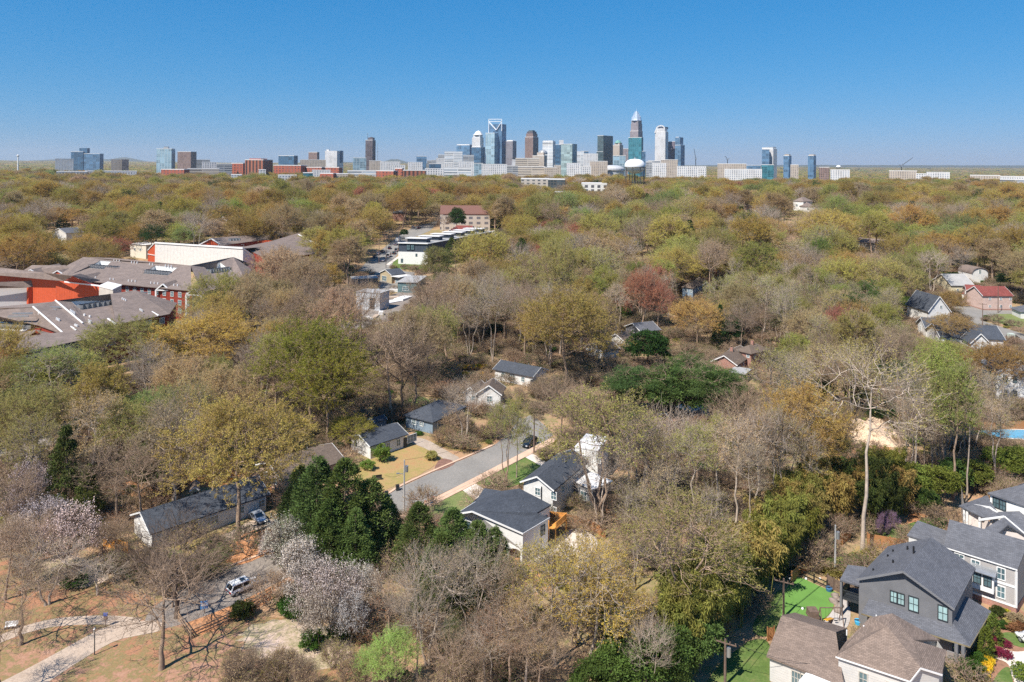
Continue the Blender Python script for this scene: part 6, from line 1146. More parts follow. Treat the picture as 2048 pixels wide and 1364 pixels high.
# ------------------------------------------------ vehicles, poles, fences, small things
def carpaint(name, col, metal=.1):
    if name in _M: return _M[name]
    m, n, o = mk(name); p = N(n, 'BsdfPrincipled'); p.inputs['Base Color'].default_value = rgb(col); p.inputs['Roughness'].default_value = .28; p.inputs['Metallic'].default_value = metal; p.inputs['Coat Weight'].default_value = .5
    L(n, p.outputs[0], o.inputs[0]); _M[name] = m; return m
TYRE = mat('tyre_rubber', (.02, .02, .02), .8); CGL = mat('car_glass', (.015, .02, .025), .05, .1, spec=.9); HL = mat('headlamp_glass', (.6, .62, .65), .15, .1, spec=.8); TL = mat('tail_lamp_red', (.35, .01, .01), .2, .1)
def loft(secs, m_, par, name, smooth=True):
    """secs: (x, [(y,z)...]) half profiles mirrored -> closed body"""
    mb = MB(); R = []
    for x, pr in secs: R.append([V(x, y, z) for y, z in pr]+[V(x, -y, z) for y, z in pr[::-1]])
    for a, b in zip(R, R[1:]):
        n = len(a)
        for i in range(n): j = (i+1) % n; mb.face([a[i], a[j], b[j], b[i]])
    mb.face(R[0]); mb.face(R[-1][::-1]); o = mb.build(name, m_, None, smooth=smooth); o.parent = par; return o
def car(p, rz, label, paint, kind='suv', name='parked_car', group=None, cat='car'):
    Ln, Wd, Ht = dict(suv=(4.6, 1.9, 1.68), sedan=(4.7, 1.85, 1.42), pickup=(5.6, 2.0, 1.85), van=(5.6, 2.05, 2.5), truck=(7.5, 2.4, 3.3))[kind]
    r = empty(name, p, label, cat, group, rz); h = Wd/2; bz = .30
    hood = .98 if kind in ('suv',) else (.86 if kind == 'sedan' else 1.1)
    def pr(w0, zt, zb=bz): return [(w0*.55, zb), (w0*.97, zb+.08), (w0, zb+.35), (w0*.985, zt-.1), (w0*.9, zt), (w0*.3, zt+.02)]
    x = Ln/2
    secs = [(-x, pr(h*.86, hood*.92, bz+.15)), (-x+.12, pr(h*.95, hood+.0)), (-x+.7, pr(h, hood+.04)), (0, pr(h, hood+.02)), (x-1.3, pr(h, hood)), (x-.5, pr(h*.97, hood-.12)), (x-.12, pr(h*.9, hood-.22)), (x, pr(h*.78, hood-.36, bz+.12))]
    body = loft(secs, paint, r, 'body')
    c0, c1 = {'suv': (-x+.10, x-.9), 'sedan': (-x+.75, x-1.35), 'pickup': (-.6, x-1.5), 'van': (-x+.05, x-.9), 'truck': (x-2.3, x-.7)}[kind]
    rk0, rk1 = {'suv': (.35, .85), 'sedan': (.75, .85), 'pickup': (.15, .65), 'van': (.08, .7), 'truck': (.05, .35)}[kind]; ht = Ht if kind != 'truck' else 2.3
    def cp(w0, z): return [(w0*.5, z), (w0, z)]
    gl = loft([(c0, [(h*.5, hood-.06), (h*.93, hood-.06)]), (c1, [(h*.5, hood-.06), (h*.93, hood-.06)])], CGL, r, 'cabin_glass', False)
    me = gl.data; z1 = ht-.10
    vs = [(c0, h*.93, hood-.03), (c1, h*.93, hood-.03), (c1, -h*.93, hood-.03), (c0, -h*.93, hood-.03), (c0+rk0, h*.82, z1), (c1-rk1, h*.82, z1), (c1-rk1, -h*.82, z1), (c0+rk0, -h*.82, z1)]
    me.clear_geometry(); me.from_pydata(vs, [], [(0, 1, 5, 4), (1, 2, 6, 5), (2, 3, 7, 6), (3, 0, 4, 7), (4, 5, 6, 7), (3, 2, 1, 0)]); me.update()
    vs = [Vector(q) for q in vs]; mb = MB(); a, b, c_, d = vs[4:8]; up = V(0, 0, .02)
    mb.slab([a+V(-.06, .05, .1), b+V(.04, .05, .08), c_+V(.04, -.05, .08), d+V(-.06, -.05, .1)], .12)
    for s, e in ((0, 4), (1, 5), (2, 6), (3, 7)): mb.bar(vs[s], vs[e], .13)
    for s in (1, -1):
        mid = (c0+c1)/2; mb.bar((mid, s*h*.94, hood-.03), (mid+.02, s*h*.83, z1), .08); mb.bar((c0, s*h*.94, hood), (c1, s*h*.94, hood), .05)
        if kind in ('van',): mb.face([V(c0+.05, s*h*.955, hood), V(mid+.5, s*h*.955, hood), V(mid+.5, s*h*.77, z1), V(c0+.1, s*h*.77, z1)])
    o = mb.build('cabin_frame', paint, None); o.parent = r
    if kind == 'truck': o = MB().prism([(-x, -h), (x-2.5, -h), (x-2.5, h), (-x, h)], .9, Ht).build('cargo_box', MEMB, None); o.parent = r
    if kind == 'pickup': o = MB().prism([(-x+.2, -h*.8), (-.8, -h*.8), (-.8, h*.8), (-x+.2, h*.8)], hood, hood+.03).build('cargo_bed', BLACKM, None); o.parent = r
    R0 = .36 if kind != 'truck' else .48
    for sx in (-1, 1):
        for sy in (-1, 1):
            cx = sx*(x-.92); o = MB().tube((cx, sy*(h-.22), R0), (cx, sy*(h+.01), R0), R0, n=16).build('wheel', TYRE, None); o.parent = r
            q = MB().tube((cx, sy*(h+.0), R0), (cx, sy*(h+.025), R0), R0*.62, n=12).build('rim', METAL, None); q.parent = o
        for sy in (-1, 1):
            xx = sx*(x-.09); o = MB().box((xx, sy*h*.66), .2, .42, hood-.36 if sx > 0 else hood-.34, hood-.2 if sx > 0 else hood-.08).build('headlight' if sx > 0 else 'tail_light', HL if sx > 0 else TL, None); o.parent = r
    for sy in (-1, 1): o = MB().box((c1-.45, sy*(h+.08)), .14, .2, hood+.05, hood+.2).build('mirror', paint, None); o.parent = r
    if kind == 'suv': o = MB().slab([a+V(1.35, -.35, .13), b+V(-.35, -.35, .11), c_+V(-.35, .35, .11), d+V(1.35, .35, .13)], .012).build('sunroof', CGL, None); o.parent = r
    return r
def dirpx(x0, y0, x1, y1): a, b = G(x0, y0), G(x1, y1); return math.atan2(b.y-a.y, b.x-a.x)
Pw, Ps, Pb, Pg, Pbl, Pgr = carpaint('white_car_paint', (.78, .78, .78)), carpaint('silver_car_paint', (.48, .52, .58), .5), carpaint('black_car_paint', (.012, .018, .025)), carpaint('grey_car_paint', (.22, .23, .25), .5), carpaint('pale_blue_car_paint', (.42, .52, .62), .3), carpaint('green_car_paint', (.04, .08, .07))
car(G(486, 1180, .05), dirpx(466, 1187, 512, 1167), 'white suv parked on the old asphalt street before the orange clay bank', Pw)
car(G(516, 1040, .05), dirpx(500, 1029, 530, 1052), 'silver sedan on the driveway beside the white ranch house', Ps, 'sedan')
car(G(1059, 891, .05), dirpx(1078, 880, 1045, 899), 'black car parked at the kerb near the street bend', Pb, 'suv')
car(G(2070, 1296, .08), R_(100), 'white suv on the round concrete driveway by the crimson shrub', Pw)
grp = 'vehicles along the townhouse street'
for x, y, k, pt, l in ((766, 523, 'sedan', Pw, 'white sedan nearest the pavement corner of the townhouse street'), (778, 514, 'van', Pw, 'white van behind the white sedan on the townhouse street'), (788, 508, 'suv', Pgr, 'dark green car between the white van and the covered trailer van'),
 (794, 503, 'van', Ps, 'silver covered van beside the townhouse end wall'), (750, 515, 'pickup', Pg, 'grey pickup at the tree side of the townhouse street'), (757, 509, 'pickup', Ps, 'silver pickup behind the grey pickup'), (765, 505, 'suv', Pb, 'black suv ahead of the silver pickup under trees'),
 (779, 498, 'suv', Pb, 'black suv alone in the middle of the townhouse street'), (792, 490, 'suv', Ps, 'silver suv in front of the white box truck'), (796, 485, 'truck', Pw, 'white box truck at the far end of the townhouse street'), (826, 456, 'suv', Ps, 'silver suv crossing at the street corner beyond the townhouses'), (838, 457, 'suv', Pb, 'black suv crossing at the street corner beyond the townhouses')):
    car(G(x, y, .07), dirpx(745, 530, 800, 480)+rnd.uniform(-.1, .1), l, pt, k, group=grp, name={'van': 'van', 'truck': 'box_truck', 'pickup': 'pickup_truck'}.get(k, 'parked_car'), cat={'van': 'van', 'truck': 'truck', 'pickup': 'pickup truck'}.get(k, 'car'))
car(G(641, 651, .07), R_(60), 'pale blue car beside the dark trees of the work yard', Pbl, 'sedan'); car(G(703, 632, .07), R_(15), 'white van parked in the work yard, nearer the metal shed', Pw, 'van', name='van', cat='van'); car(G(684, 636, .07), R_(10), 'white pickup truck in the work yard behind the bare tree', Pw, 'pickup', name='pickup_truck', cat='pickup truck')
car(G(1362, 605, .05), R_(100), 'black car parked before the pale blue two storey house', Pb, 'suv'); car(G(2026, 678, .1), R_(10), 'black car under a cover by the side street garden wall', Pb, 'suv')
r = empty('storage_tank', G(743, 612), 'white horizontal tank lying in front of the metal shed', 'tank'); q = G(732, 611); MB().tube(q+V(0, 0, 1.2), q+V(8, 1, 1.2), 1.1, n=14).build('cylinder', TRIM, r); [MB().box((q.x+k, q.y+k/8), .4, 1.8, 0, .6).build('cradle', METAL, r) for k in (1.2, 6.6)]
for x, y, l, a in ((664, 634, 'pale blue grey shipping container at the edge of the work yard', .3), (748, 590, 'grey site cabin touching the metal shed', .1)):
    r = empty('container', G(x, y), l, 'container', rz=a); o = MB().box((0, 0), 5, 2.6, 0, 2.7).build('body', siding('container_steel', (.5, .56, .6), .3, .8, True), None); o.parent = r; o = MB().box((2.53, 0), .06, 2.3, .15, 2.5).build('door', METAL, None); o.parent = r
# stacked boards and pallets in the yard
lb = ('white sheet stack', 'pale plank stack', 'orange board stack', 'low white panel stack', 'long white panel stack', 'narrow plank stack', 'small board stack', 'bright panel stack')
for i, (x, y, w_, l_, h_, mm) in enumerate(((798, 582, 9, 6, 1.2, MEMB), (780, 596, 8, 4, .5, PATHM), (793, 566, 2.5, 6, 2.2, NEWWOOD), (783, 604, 12, 5, .4, MEMB), (806, 598, 9, 5, .8, MEMB), (750, 635, 7, 2, .6, PATHM), (762, 630, 3, 2, 1.6, MEMB), (738, 637, 5, 1.6, .6, MEMB))):
    q = G(x, y); r = empty('board_stack', q, lb[i]+' lying '+['beside the fascia building', 'on the yard left of the white sheets', 'standing against the workshop side', 'nearest the metal shed corner', 'right of the low panels', 'in front of the yard trees', 'tallest before the bare yard tree', 'at the yard edge by the vans'][i], 'building material', rz=.3*i)
    for j in range(3): o = MB().box((j*.05, -j*.04), w_-.1*j, l_-.1*j, h_*j/3+.01, h_*(j+1)/3).build('board_layer', mm, None); o.parent = r
# utility poles
def pole(xb, yb, yt, label, arms=1, tr=True, lamp=False, mt=None, guy=None, lean=0):
    b = G(xb, yb); hh = (H-b.z)-(yt-CY-ROLL*(xb-CX))*b.y/F; r = empty('utility_pole', b, label, 'utility pole'); top = b+V(lean, 0, hh)
    MB().tube(b-V(0, 0, .3), top, .19, .12, 8).build('post', mt or OLDWOOD, r)
    for k in range(arms): q = top-V(0, 0, .5+k*1.0); m = MB(); m.bar(q-V(1.2, -.6, 0), q+V(1.2, -.6, 0), .12); [m.tube(q+V(s, -s*.5, .05), q+V(s, -s*.5, .3), .07, n=6) for s in (-1.1, -.5, .5, 1.1)]; m.build('crossarm', OLDWOOD, r)
    if tr: q = top-V(0, 0, 1.6); MB().tube(q+V(.42, .1, -.6), q+V(.42, .1, .5), .30, n=12).build('transformer', METAL, r)
    if lamp: q = top-V(0, 0, 2.6); m = MB(); m.tube(q, q+V(-1.0, -.2, .25), .05, n=6); m.bar(q+V(-1.4, -.25, .22), q+V(-.9, -.2, .25), .3, .15); m.build('street_lamp_arm', METAL, r)
    return top
GALV = mat('grey_pole', (.40, .38, .36), .8, .15)
TP = {}
TP['a'] = pole(808, 1028, 920, 'grey wooden utility pole with transformer beside the middle street', 0, True, True, GALV)
TP['b'] = pole(1670, 1152, 1050, 'grey utility pole under the bamboo by the clay yard', 0, True, False, GALV)
TP['c'] = pole(1567, 1236, 1157, 'brown utility pole at the edge of the putting green', 1, False)
TP['d'] = pole(1450, 1372, 1278, 'brown utility pole on the bottom lawn beside the bamboo', 1, True)
TP['e'] = pole(1068, 905, 830, 'utility pole at the kerb behind the black car', 0, False)
for i, (x, yb, yt, l) in enumerate(((758, 528, 478, 'utility pole with lamps standing before the townhouse end, nearer the trees'), (772, 536, 470, 'utility pole right beside the pavement corner by townhouses'), (797, 505, 462, 'thin utility pole behind the covered van'), (817, 455, 408, 'tall utility pole at the street corner beyond the townhouses'), (806, 462, 412, 'second pole at the street corner beyond the townhouses'),
 (1996, 626, 572, 'tall pale pole before the pink house'), (1965, 655, 606, 'rust red pole beside the rounded green lawn'), (45, 880, 800, 'utility pole behind the ivy thicket at the left street'), (1960, 540, 515, 'wooden pole with crossarm behind the barrel roofed house'))): TP[i] = pole(x, yb, yt, l, 2 if i < 5 else (1 if i != 5 else 0), False)
def wire(a, b, sag=.8, label='dark overhead wire', off=0, th=.022):
    m = MB(); P_ = [a.lerp(b, t)-V(0, 0, sag*4*t*(1-t)) for t in [k/12 for k in range(13)]]
    for p, q in zip(P_, P_[1:]): m.tube(p, q, th, n=4, cap=False)
    r = m.build('overhead_wire', BLACKM); tag(r, label, 'wire', 'overhead wires'); return r
wire(TP['d'], TP['c'], 1.2, 'sagging overhead wire from the bottom lawn pole to the putting green pole'); wire(TP['d']+V(.8, -.3, -.2), TP['c']+V(.8, -.3, -.2), 1.3, 'outer overhead wire beside the sagging one over the bottom lawn')
wire(TP['c'], TP['b'], 1.0, 'overhead wire from the putting green pole to the grey pole'); wire(TP['c']-V(0, 0, 2), TP['b']-V(0, 0, 2), 1.2, 'lower thick cable from the putting green pole to the grey pole', th=.035)
wire(TP['d']-V(0, 0, 2), TP['c']-V(0, 0, 2), 1.4, 'lower thick cable over the bottom lawn', th=.035); wire(TP['a'], TP['e'], 1.5, 'overhead wire along the middle street'); wire(TP['a']-V(0, 0, 2.2), G(770, 950, 3.5), .6, 'service wire from the middle street pole to the white bungalow')
wire(TP[0], TP[3], 2, 'long overhead wire along the townhouse street'); wire(TP[1], TP[4], 2, 'second long overhead wire along the townhouse street'); wire(TP['d'], G(1700, 1330, 4), 1.0, 'service wire from the bottom lawn pole to the brown roofed house')
# fences
def rail_fence(pts, label, h=1.3, m_=None, step=2.6, n=3, boards=False, group=None):
    P_ = [G(x, y) for x, y in pts]; r = empty('fence', P_[0], label, 'fence', group); m = MB()
    for a, b in zip(P_, P_[1:]):
        k = max(1, int((b-a).length/step))
        for j in range(k+1):
            if j < k or b is P_[-1]: q = a.lerp(b, j/k); MB().box(q, .16, .16, q.z-.2, q.z+h+.1).build('fence_post', m_ or RAILW, r)
        if boards: m.bar(a+V(0, 0, h*.5), b+V(0, 0, h*.5), .05, h*.94)
        else:
            for j in range(n): z = h*(j+.6)/n; m.bar(a+V(0, 0, z), b+V(0, 0, z), .06, .14)
    m.build('board_panel' if boards else 'rail', (m_ or WOOD) if boards else (m_ or RAILW), r); return r
rail_fence([(357, 1243), (382, 1278), (455, 1245), (545, 1190)], 'brown rail fence round the orange clay bank'); rail_fence([(185, 1085), (215, 1125), (262, 1150)], 'pale rail fence running down from the orange board fence'); rail_fence([(284, 1155), (320, 1190), (345, 1200)], 'weathered rail fence meeting the old asphalt street'); rail_fence([(268, 1196), (288, 1212), (295, 1216)], 'short piece of rail fence beside the street end', n=2)
rail_fence([(208, 1092), (232, 1100), (254, 1108)], 'orange board fence beside the ranch house gable', 1.9, NEWWOOD, boards=True); rail_fence([(424, 952), (445, 955), (470, 962)], 'orange timber fence by the small green shed', 1.8, NEWWOOD, boards=True)
rail_fence([(1735, 1092), (1780, 1100), (1832, 1108)], 'cedar board fence beneath the tall pale trunk', 2.2, WOOD, boards=True); rail_fence([(1583, 1168), (1598, 1152), (1650, 1120), (1700, 1078)], 'cedar board fence along the bamboo edge above the putting green', 1.9, WOOD, boards=True)
rail_fence([(1601, 1153), (1628, 1166), (1654, 1178)], 'black iron fence behind the putting green', 1.3, BLACKM, n=2, step=1.2); rail_fence([(1535, 1282), (1548, 1280)], 'short cedar fence beside the bottom lawn', 1.8, WOOD, boards=True); rail_fence([(1655, 1172), (1668, 1180), (1690, 1190)], 'short weathered board fence by the grey house balcony', 1.8, OLDWOOD, boards=True)
rail_fence([(1128, 1045), (1180, 1058), (1210, 1078)], 'brown board fence behind the pale patio', 1.7, WOOD, boards=True); rail_fence([(1000, 1345), (1060, 1385)], 'pale rail fence at the bottom edge below the rusty bare trees'); rail_fence([(1950, 862), (2048, 858)], 'orange cedar fence behind the swimming pool', 2, WOOD, boards=True)
rail_fence([(660, 820), (720, 838), (748, 848)], 'pale rail fence behind the big lime oak'); rail_fence([(795, 790), (870, 795), (900, 800)], 'rail fence behind the blue grey house on the clay')
rail_fence([(1345, 602), (1362, 602)], 'grey board fence left of the pale blue house', 2, OLDWOOD, boards=True); rail_fence([(1300, 1030), (1360, 1045)], 'brown board fence in the scrub right of the annex', 1.6, WOOD, boards=True)
# swimming pool
r = empty('swimming_pool', G(1990, 872), 'blue swimming pool behind bare trees near the right edge', 'swimming pool'); P_ = [G(x, y, .1) for x, y in ((1950, 872), (1965, 858), (2055, 860), (2050, 878))]; m = MB(); m.slab(P_, .1); m.build('water', mat('pool_water', (.10, .38, .58), .08, .1, spec=.7), r)
c_ = sum(P_, Vector())/4; m = MB(); Q_ = [c_+(p-c_)*1.18 for p in P_]
for i in range(4): j = (i+1) % 4; m.face([P_[i]+V(0, 0, .03), P_[j]+V(0, 0, .03), Q_[j]+V(0, 0, .03), Q_[i]+V(0, 0, .03)])
m.build('coping', SLABM, r); clearpoly(Q_)
q = G(1742, 868); rg = np.random.default_rng(4); m = MB(); m.rev((q.x, q.y, -.1), [(8.5, 0), (7, .8), (4.5, 1.9), (2, 2.8), (0, 3.1)], 18); o = m.build('sand_pile', mat('pile_sand', (.66, .48, .33), .95, .12, .8, bump=.4), smooth=True); tag(o, 'heap of pale sand on the orange clay between bare trees', 'sand pile')
for vv in o.data.vertices: vv.co.x = q.x+(vv.co.x-q.x)*1.25; vv.co.z *= 1+.3*math.sin(vv.co.x*1.3+vv.co.y)
# lamp post, sign, benches, bins
r = empty('lamp_post', G(189, 1310), 'slim path lamp post casting a long shadow on the meadow', 'lamp post'); q = G(189, 1310); MB().tube(q-V(0, 0, .1), q+V(0, 0, 3.0), .07, .06).build('post', DARKM, r); MB().rev(q+V(0, 0, 2.95), [(.08, 0), (.17, .1), (.19, .45), (.1, .55), (0, .6)], 10).build('lamp_head', METAL, r)
r = empty('info_sign', G(211, 1254), 'small blue topped sign post beside the pale path', 'sign'); q = G(211, 1254); MB().tube(q-V(0, 0, .1), q+V(0, 0, 1.2), .05).build('post', OLDWOOD, r); MB().box(q, .5, .12, 1.0, 1.55).build('dispenser', OLDWOOD, r); MB().box(q, .56, .2, 1.56, 1.95).build('panel', mat('blue_sign', (.08, .12, .35), .5, .1), r)
r = empty('street_sign', G(409, 1228), 'blue and white banner sign hanging in the leaning tree by the clay bank', 'sign'); q = G(409, 1228); MB().tube(q-V(0, 0, .1), q+V(0, 0, 1.9), .05).build('post', OLDWOOD, r); m = MB().box(q+V(0, -.1, 0), 1.0, .06, .8, 1.9, .3); m.build('board', mat('blue_board', (.10, .28, .55), .5, .1), r); MB().box(q+V(0, -.14, 0), .8, .03, 1.25, 1.45, .3).build('white_stripe', TRIM, r)
def bench(x, y, label, m_=None, rz=0):
    r = empty('bench', G(x, y), label, 'bench', rz=rz)
    for nm, mb in (('seat', MB().box((0, 0), 1.6, .45, .42, .48)), ('backrest', MB().box((0, .24), 1.6, .06, .5, .95))): o = mb.build(nm, m_ or OLDWOOD, None); o.parent = r
    for s in (-.7, .7): o = MB().box((s, 0), .08, .4, 0, .42).build('leg', DARKM, None); o.parent = r
bench(22, 1258, 'white bench at the left edge by the footpath', TRIM, .2); bench(756, 960, 'dark bench lying in the dry brown lawn', BLACKM, .3)
for x, y, l in ((773, 994, 'dark wheeled bin at the kerb, nearer the utility pole'), (795, 981, 'dark wheeled bin at the kerb on the far side of the street')):
    r = empty('wheelie_bin', G(x, y), l, 'bin', 'wheeled bins at the kerb'); q = G(x, y); MB().box(q, .6, .7, .08, 1.0, .4).build('bin_body', DARKM, r); MB().box(q, .66, .76, 1.0, 1.08, .4).build('lid', BLACKM, r); [MB().tube(q+V(s, .3, .1), q+V(s+.08, .3, .1), .1, n=8).build('wheel', TYRE, r) for s in (-.3, .25)]
r = empty('brick_edging', G(850, 1012), 'row of loose red bricks along the new lawn edge', 'bricks')
for k in range(9): q = G(800+k*8.5, 1030-k*4.3); MB().box(q, .5, .35, 0, .28, k*.4).build('brick', BRICKR, r)
r = empty('playset', G(1648, 1244), 'wooden swing frame with yellow slide on the grass by the grey house', 'playset'); q = G(1640, 1248); m = MB()
for dx in (0, 3.0): m.tube(q+V(dx, -.8, 0), q+V(dx, 0, 2.3), .07, n=6); m.tube(q+V(dx, .8, 0), q+V(dx, 0, 2.3), .07, n=6)
m.tube(q+V(0, 0, 2.3), q+V(3, 0, 2.3), .07, n=6); m.build('frame', OLDWOOD, r); MB().box(q+V(-.9, .3, 0), 1.4, 1.4, .9, 1.2).box(q+V(-.9, .3, 0), 1.3, 1.3, 1.2, 1.9).build('play_deck', OLDWOOD, r); a = G(1652, 1240, 1.3); b = G(1664, 1236, .1); MB().bar(a, b, .5, .08).build('slide', mat('yellow_plastic', (.85, .42, .04), .4, .05), r)
for s in (.8, 2.0): MB().bar(q+V(s, 0, .5), q+V(s+.45, 0, .5), .2, .04).tube(q+V(s, 0, .5), q+V(s, 0, 2.3), .015, n=4).tube(q+V(s+.45, 0, .5), q+V(s+.45, 0, 2.3), .015, n=4).build('swing_seat', BLACKM, r)
rgb_ = random.Random(3)
for k in range(9):
    q = G(1667+rgb_.uniform(0, 14), 1194+k*3.6); rg = np.random.default_rng(k); m = MB(); s_ = rgb_.uniform(.35, .7); n = 7; m.rev(q-V(0, 0, .1), [(s_*.8, 0), (s_, s_*.5), (s_*.7, s_*1.0), (0, s_*1.2)], n); o = m.build('boulder', mat('boulder_stone', (.26, .21, .18), .95, .25, 1.5), smooth=True)
    for vv in o.data.vertices: vv.co += Vector(rg.normal(size=3))*.09
    tag(o, ['first', 'second', 'third', 'fourth', 'fifth', 'sixth', 'seventh', 'eighth', 'ninth'][k]+' brown boulder from the far end of the putting green wall', 'boulder', 'boulders edging the gravel patio')
for x, y, col, l in ((1658, 1182, (.05, .15, .3), 'blue grill cart at the corner of the putting green'), (1716, 1248, (.05, .4, .7), 'bright blue paddling tub under the balcony')): r = empty('garden_toy', G(x, y), l, 'garden item'); q = G(x, y); MB().rev(q, [(.4, 0), (.5, .5), (.45, .55), (.1, .5)], 12).build('tub', mat('plastic_%d' % x, col, .4, .05), r); MB().bar(q+V(-.5, 0, .6), q+V(.5, 0, .6), .1).build('handle', DARKM, r)
for x in (1580, 1612, 1640, 1605): q = G(x, 1160 if x != 1605 else 1220); o = MB().rev(q, [(.12, .05), (.2, .2), (.12, .35), (0, .38)], 8).build('toy_ball', TRIM); tag(o, {1580: 'white ball at the upper tip of the putting green', 1612: 'white ball by the iron fence of the putting green', 1640: 'white ball beyond the putting green fence corner', 1605: 'white ball in the middle of the putting green'}[x], 'ball')
r = empty('electrical_box', G(2022, 684), 'pale green utility cabinet by the covered car', 'cabinet'); q = G(2022, 684); MB().box(q, 2, 1.6, q.z, q.z+3.2).build('case', mat('pale_green_metal', (.5, .55, .48), .6, .1), r); MB().box(q-V(0, .82, 0), 1.2, .05, q.z+.3, q.z+2.6).build('door', METAL, r)
# person on the pavement
def person(p, rz, label):
    r = empty('person', p, label, 'person', rz=rz)
    J = dict(pel=(0, 0, .95), chest=(0, .01, 1.28), neck=(0, 0, 1.48), head=(0, .02, 1.60), top=(0, .01, 1.70), shl=(-.17, 0, 1.42), shr=(.17, 0, 1.42), ell=(-.24, .02, 1.14), elr=(.23, -.03, 1.14), hal=(-.24, .10, .90), har=(.21, .12, .93), hil=(-.09, 0, .90), hir=(.09, 0, .90), knl=(-.10, .03, .50), knr=(.11, .05, .50), anl=(-.11, 0, .08), anr=(.12, .0, .08), tol=(-.12, .14, .04), tor=(.14, .14, .04))
    E_ = [('pel', 'chest'), ('chest', 'neck'), ('neck', 'head'), ('head', 'top'), ('chest', 'shl'), ('chest', 'shr'), ('shl', 'ell'), ('shr', 'elr'), ('ell', 'hal'), ('elr', 'har'), ('pel', 'hil'), ('pel', 'hir'), ('hil', 'knl'), ('hir', 'knr'), ('knl', 'anl'), ('knr', 'anr'), ('anl', 'tol'), ('anr', 'tor')]
    rad = dict(pel=.15, chest=.15, neck=.055, head=.095, top=.06, shl=.07, shr=.07, ell=.042, elr=.042, hal=.03, har=.03, hil=.09, hir=.09, knl=.06, knr=.06, anl=.042, anr=.042, tol=.035, tor=.035)
    ks = list(J); me = bpy.data.meshes.new('body'); vs = [J[k] for k in ks]; es = [(ks.index(a), ks.index(b)) for a, b in E_]; rr = [rad[k] for k in ks]
    for s, hk in ((-1, 'hal'), (1, 'har')):   # five fingers
        hb = Vector(J[hk]); hi = ks.index(hk)
        for f_ in range(5):
            i = len(vs); a = hb+Vector(((f_-1.5)*.018*s if f_ < 4 else -s*.035, .02, -.05 if f_ < 4 else -.01)); b = a+Vector((0, .025, -.06+.008*abs(f_-1.5) if f_ < 4 else -.03)); vs += [tuple(a), tuple(b)]; es += [(hi, i), (i, i+1)]; rr += [.009, .008]
    me.from_pydata(vs, es, []); o = link('body', me, r); o.modifiers.new('skin', 'SKIN'); o.modifiers.new('sub', 'SUBSURF').levels = 1; o.modifiers['sub'].render_levels = 1
    if not me.skin_vertices: bpy.context.view_layer.objects.active = o
    sv_ = me.skin_vertices[0].data if me.skin_vertices else None
    if sv_:
        for i, q_2 in enumerate(rr): sv_[i].radius = (q_2, q_2)
        sv_[0].use_root = True
    me.materials.append(mat('skin_tone', (.30, .17, .12), .6, .05))
    cl = MB(); cl.rev((0, 0, 0), [(.17, .88), (.18, 1.1), (.20, 1.38), (.12, 1.46), (.07, 1.5)], 14); cl.tube((-.18, 0, 1.42), (-.25, .02, 1.12), .075, .06); cl.tube((.18, 0, 1.42), (.24, -.03, 1.12), .075, .06); c2 = cl.build('jacket', mat('dark_jacket', (.05, .03, .03), .9), None, smooth=False); c2.parent = r; c2.scale = (1, .8, 1)
    for s, k_ in ((-1, 'l'), (1, 'r')): tr = MB().tube(J['hi'+k_], J['kn'+k_], .10, .075).tube(J['kn'+k_], Vector(J['an'+k_])+V(0, 0, .02), .075, .06).build('trouser_leg', mat('brown_trousers', (.10, .055, .045), .9), None); tr.parent = r
    hr = MB().rev((0, -.01, 1.58), [(.098, 0), (.108, .06), (.09, .13), (0, .16)], 12).build('hair', BLACKM, None, smooth=True); hr.parent = r
    fc = MB().bar((-.04, .10, 1.63), (-.02, .10, 1.63), .012).bar((.02, .10, 1.63), (.04, .10, 1.63), .012).bar((-.02, .105, 1.56), (.02, .105, 1.56), .01).build('face', BLACKM, None); fc.parent = r; ns = MB().bar((0, .10, 1.58), (0, .125, 1.59), .02).build('nose', mat('skin_tone', (.3, .17, .12)), None); ns.parent = r
person(G(856, 1003, .15), R_(200), 'person in dark jacket and brown trousers standing at the kerb by loose bricks')
# ------------------------------------------------ trees set by hand where the photograph shows them
B4 = ['broad0', 'broad1', 'broad2', 'broad3']; BR = ['bare0', 'bare1', 'bare2', 'bare3']; SPR = ['sparse0', 'sparse1', 'sparse2']
TB('broad0', 245, 775, 645, 200, 'olive'); TB('broad1', 405, 775, 640, 250, 'ochre'); TB('broad2', 620, 872, 652, 245, 'limeoak'); TB('broad3', 477, 1080, 812, 290, 'ochre'); TB('broad1', 560, 905, 835, 130, 'gold2')
TB('broad2', 300, 925, 785, 130, 'green2'); TB('oval0', 255, 900, 800, 80, 'lime'); TB('broad0', 700, 905, 835, 95, 'limeoak'); TB('sparse2', 398, 690, 598, 100, 'olive'); TB('bare0', 362, 690, 625, 75, 'tan'); TB('hemlock0', 130, 1045, 853, 100, 'dkolive'); TB('hemlock1', 175, 1060, 930, 75, 'dkolive')
TB('open0', 355, 1236, 1045, 240, 'grey'); TB('open1', 322, 1338, 1120, 250, 'grey'); TB('bare0', 345, 1215, 1130, 90, 'tan')
for a in ((632, 1118, 918, 138), (690, 1128, 922, 142), (742, 1115, 958, 122), (600, 1075, 932, 95), (660, 1150, 1000, 110), (775, 1090, 1000, 70), (710, 1158, 1020, 90), (620, 1135, 1010, 80)): TB('cypress%d' % (a[0] % 2), *a, 'cyp')
for a in ((838, 1150, 1008, 110), (905, 1165, 1020, 115), (955, 1175, 1045, 105), (885, 1190, 1070, 120), (990, 1170, 1055, 80), (930, 1240, 1110, 120), (990, 1245, 1130, 90), (860, 1250, 1150, 90)): TB('cypress%d' % (a[0] % 2), *a, 'cyp' if a[1] < 1200 else 'dkolive')
